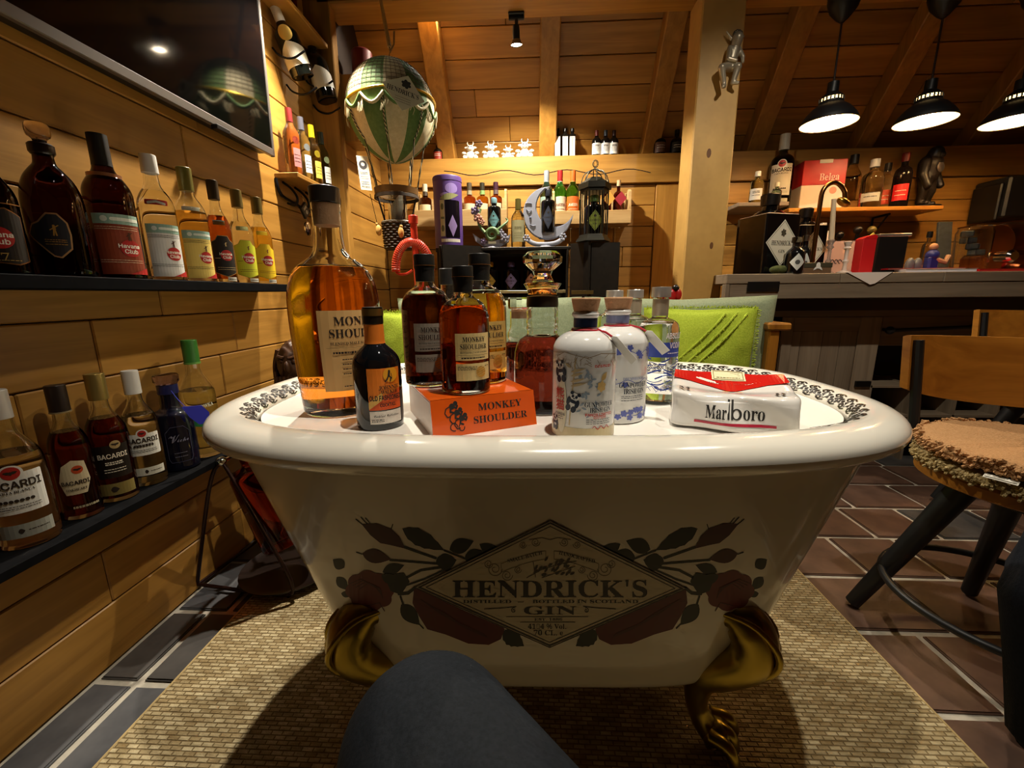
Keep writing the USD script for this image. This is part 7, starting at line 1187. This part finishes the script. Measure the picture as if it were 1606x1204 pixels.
# ------------------------------------------------------------------ stools
def stool(label, c, rot, cushions=True):
    t = thing('bar_stool', label, 'stool', (c[0], c[1], 0), rot); zs_, R = c[2], .205
    obj('seat', lathe([(0, zs_ - .035), (R * .93, zs_ - .035), (R, zs_ - .028), (R, zs_ - .006), (R * .97, zs_), (0, zs_)], 40), HONEY_X, t, 40); obj('swivel', lathe([(0, zs_ - .075), (.085, zs_ - .075), (.09, zs_ - .0355), (0, zs_ - .0355)], 24), BLACKM, t)
    for i in range(4):
        a = math.radians(-4) + i * math.pi / 2; obj('leg', tube([(.10 * math.cos(a), .10 * math.sin(a), zs_ - .05), (.272 * math.cos(a), .272 * math.sin(a), .016)], [.030, .019], 12), BLACKM, t, 60)
        obj('foot_pad', lathe([(0, 0), (.018, 0), (.020, .004), (.019, .018), (0, .018)], 12), BLACK, t) if 0 else None
    zf = .155; r = .10 + .172 * (zs_ - .05 - zf) / (zs_ - .066) + .012; obj('foot_ring', tube([(r * math.cos(a), r * math.sin(a), zf) for a in np.arange(48) * math.pi / 24], .0095, 10, True), BLACKM, t, 60)
    zb0, zb1 = zs_ + .10, zs_ + .285; w = 1.05
    th = np.linspace(math.pi / 2 - w, math.pi / 2 + w, 25); rr = lambda z: R + .055 + .07 * (z - zs_)
    o, i_ = [], []
    rows = []
    for z, dr in ((zb0, 0), (zb0 + .004, .010), (zb1 - .004, .010), (zb1, 0), (zb1, -.008), (zb0, -.008), (zb0, 0)):
        bow = .045 * (np.abs(th - math.pi / 2) / w) ** 2 * (1 if z < (zb0 + zb1) / 2 else .15)
        rows.append(np.c_[(rr(z) + dr) * np.cos(th), (rr(z) + dr) * np.sin(th), z + bow])
    m = loft(rows, False); e0 = np.array([q[0] for q in rows[:-1]]); e1 = np.array([q[-1] for q in rows[:-1]]); fan = np.array([(0, j, j + 1) for j in range(1, 5)])
    obj('backrest', mg((m[0], m[1][:, ::-1]), (e0, fan), (e1, fan[:, ::-1])), HONEY_X, t, 35)
    for s in (-1, 1):
        a = math.pi / 2 + s * (w - .07); obj('back_post', tube([(.90 * R * math.cos(a), .90 * R * math.sin(a), zs_ - .03), ((R + .033) * math.cos(a), (R + .033) * math.sin(a), zs_ + .05), ((rr(zb1) - .018) * math.cos(a), (rr(zb1) - .018) * math.sin(a), zb1 - .006)], .012, 10), BLACKM, t)
    return t
SC = np.array([1.15, .955, .49]); stool('round bar stool with a honey wood backrest and black splayed legs', SC, math.radians(-32))
fl2 = lambda n1, n2: mottled(n1, *n2, 260, .95, .9, 0, .1, 4, .004)
fleece, fleece2 = fl2('tan_fleece', ('b08256', 'cc9f70')), fl2('beige_fleece', ('a89160', 'cab584'))
def pad(label, z, R, h, mat, seed, dx=0):
    a = np.arange(64) * math.pi / 32; rows = [np.c_[0 * a, 0 * a, 0 * a]]
    for r, zz in ((.90, 0), (.98, h * .2), (1.0, h * .5), (.97, h * .85), (.90, h), (.6, h * 1.06), (.3, h * 1.06), (.001, h * 1.05)):
        n_ = meshkit.fbm(np.c_[np.cos(a) * 9, np.sin(a) * 9, zz * 60 + 0 * a], 3, seed) - .5; rr_2 = R * r * (1 + .05 * n_ * (r > .5)); rows.append(np.c_[rr_2 * np.cos(a), rr_2 * np.sin(a), zz + .010 * n_ * (zz > 0)])
    t = thing('seat_pad', label, 'seat pad', (SC[0] + dx, SC[1] - .005, z)); m = loft(rows); obj('pad', m, mat, t, True); q = random.Random(seed); ft_ = []
    for i in range(900):
        b = q.uniform(0, 6.283); zz = h * q.uniform(.1, .95); p_ = np.array([R * math.cos(b), R * math.sin(b), zz]); ft_.append(tube([p_ * [.97, .97, 1], p_ * [1.005, 1.005, 1] + [q.uniform(-.006, .006), q.uniform(-.006, .006), q.uniform(-.009, .005)]], [.005, .003], 5))
    obj('fleece_edge', mg(*ft_), mat, t, False, kind='stuff'); return t
pad('beige fleece seat pad lying directly on the wooden stool seat', SC[2] + .0005, .214, .024, fleece2, 3); t = pad('tan fleece seat pad, upper of the two on the stool', SC[2] + .036, .217, .032, fleece, 9, .004)
b = P(1512, 716, y=SC[1] - .10); t = thing('fabric_tag', 'white sewn care label sticking out between the two seat pads', 'label', (SC[0] - .195, SC[1] - .105, SC[2] + .031), -1.05); obj('tag', cbox((0, 0, 0), (.050, .012, .002), .0005, rx=.5), pm('d8d4c8', .4), t, False); obj('stitch', cbox((0, -.003, .0), (.046, .001, .0025), rx=.5), pm('b8b4a8', .5), t, False)
S2c = np.array([1.97, 1.62, .53]); stool('bar stool with a wooden backrest behind the padded one, at the right edge', S2c, math.radians(-32))
# jacket at the right edge
p = P(1618, 950, y=.66); t = thing('jacket', 'dark navy jacket hanging into the frame at the lower right edge', 'jacket', (p[0], .66, 0)); zt2, zb2 = P(1600, 915, y=.66)[2], max(P(1600, 1170, y=.66)[2], .012)
a = np.linspace(0, 2 * math.pi, 49)[:-1]; rows = []
for z, rx_, cx_ in ((zt2 + .22, .05, .14), (zt2 + .12, .09, .10), (zt2, .085, .06), (zt2 - .04, .075, .045), ((zt2 + zb2) / 2, .055, .05), (zb2 + .03, .03, .06), (zb2, .012, .066)):
    n_ = meshkit.fbm(np.c_[np.cos(a) * 2.4, np.sin(a) * 2.4, z * 9 + 0 * a], 3, 8) - .5; rows.append(np.c_[cx_ + rx_ * (1 + .5 * n_) * np.cos(a), rx_ * .8 * (1 + .5 * n_) * np.sin(a), z + 0 * a])
rows = [rows[0] * [0, 0, 1] + [.14, 0, .05], rows[0] * [.6, .6, 1] + [.056, 0, .04]] + rows + [rows[-1] * [0, 0, 1] + [.066, 0, 0]]
v, f = loft(rows[::-1]); obj('cloth', (v, f), mottled('navy_cloth', '12151d', '1b2029', 200, .9, .3, 0, .2), t, True)
obj('seam', tube([(rows[i][30] * [1, 1, 1]) + [0, -.002, 0] for i in range(3, 8)], .003, 6), pm('0c0e14', .9), t, False)

t = thing('dining_chair', 'plain honey wood chair just outside the right edge of the frame, under the jacket', 'chair', (p[0] + .31, .42, 0))
for x, y, h in ((-.17, -.18, .44), (.17, -.18, .44), (-.17, .19, .84), (.17, .19, .84)): obj('leg', box(x - .017, x + .017, y - .017, y + .017, 0, h, .003), HONEY_Z, t, False)
obj('seat', box(-.20, .20, -.21, .172, .4405, .465, .006), HONEY_X, t, False)
for z in (.60, .76): obj('back_rail', box(-.152, .152, .18, .20, z, z + .06, .004), HONEY_X, t, False)
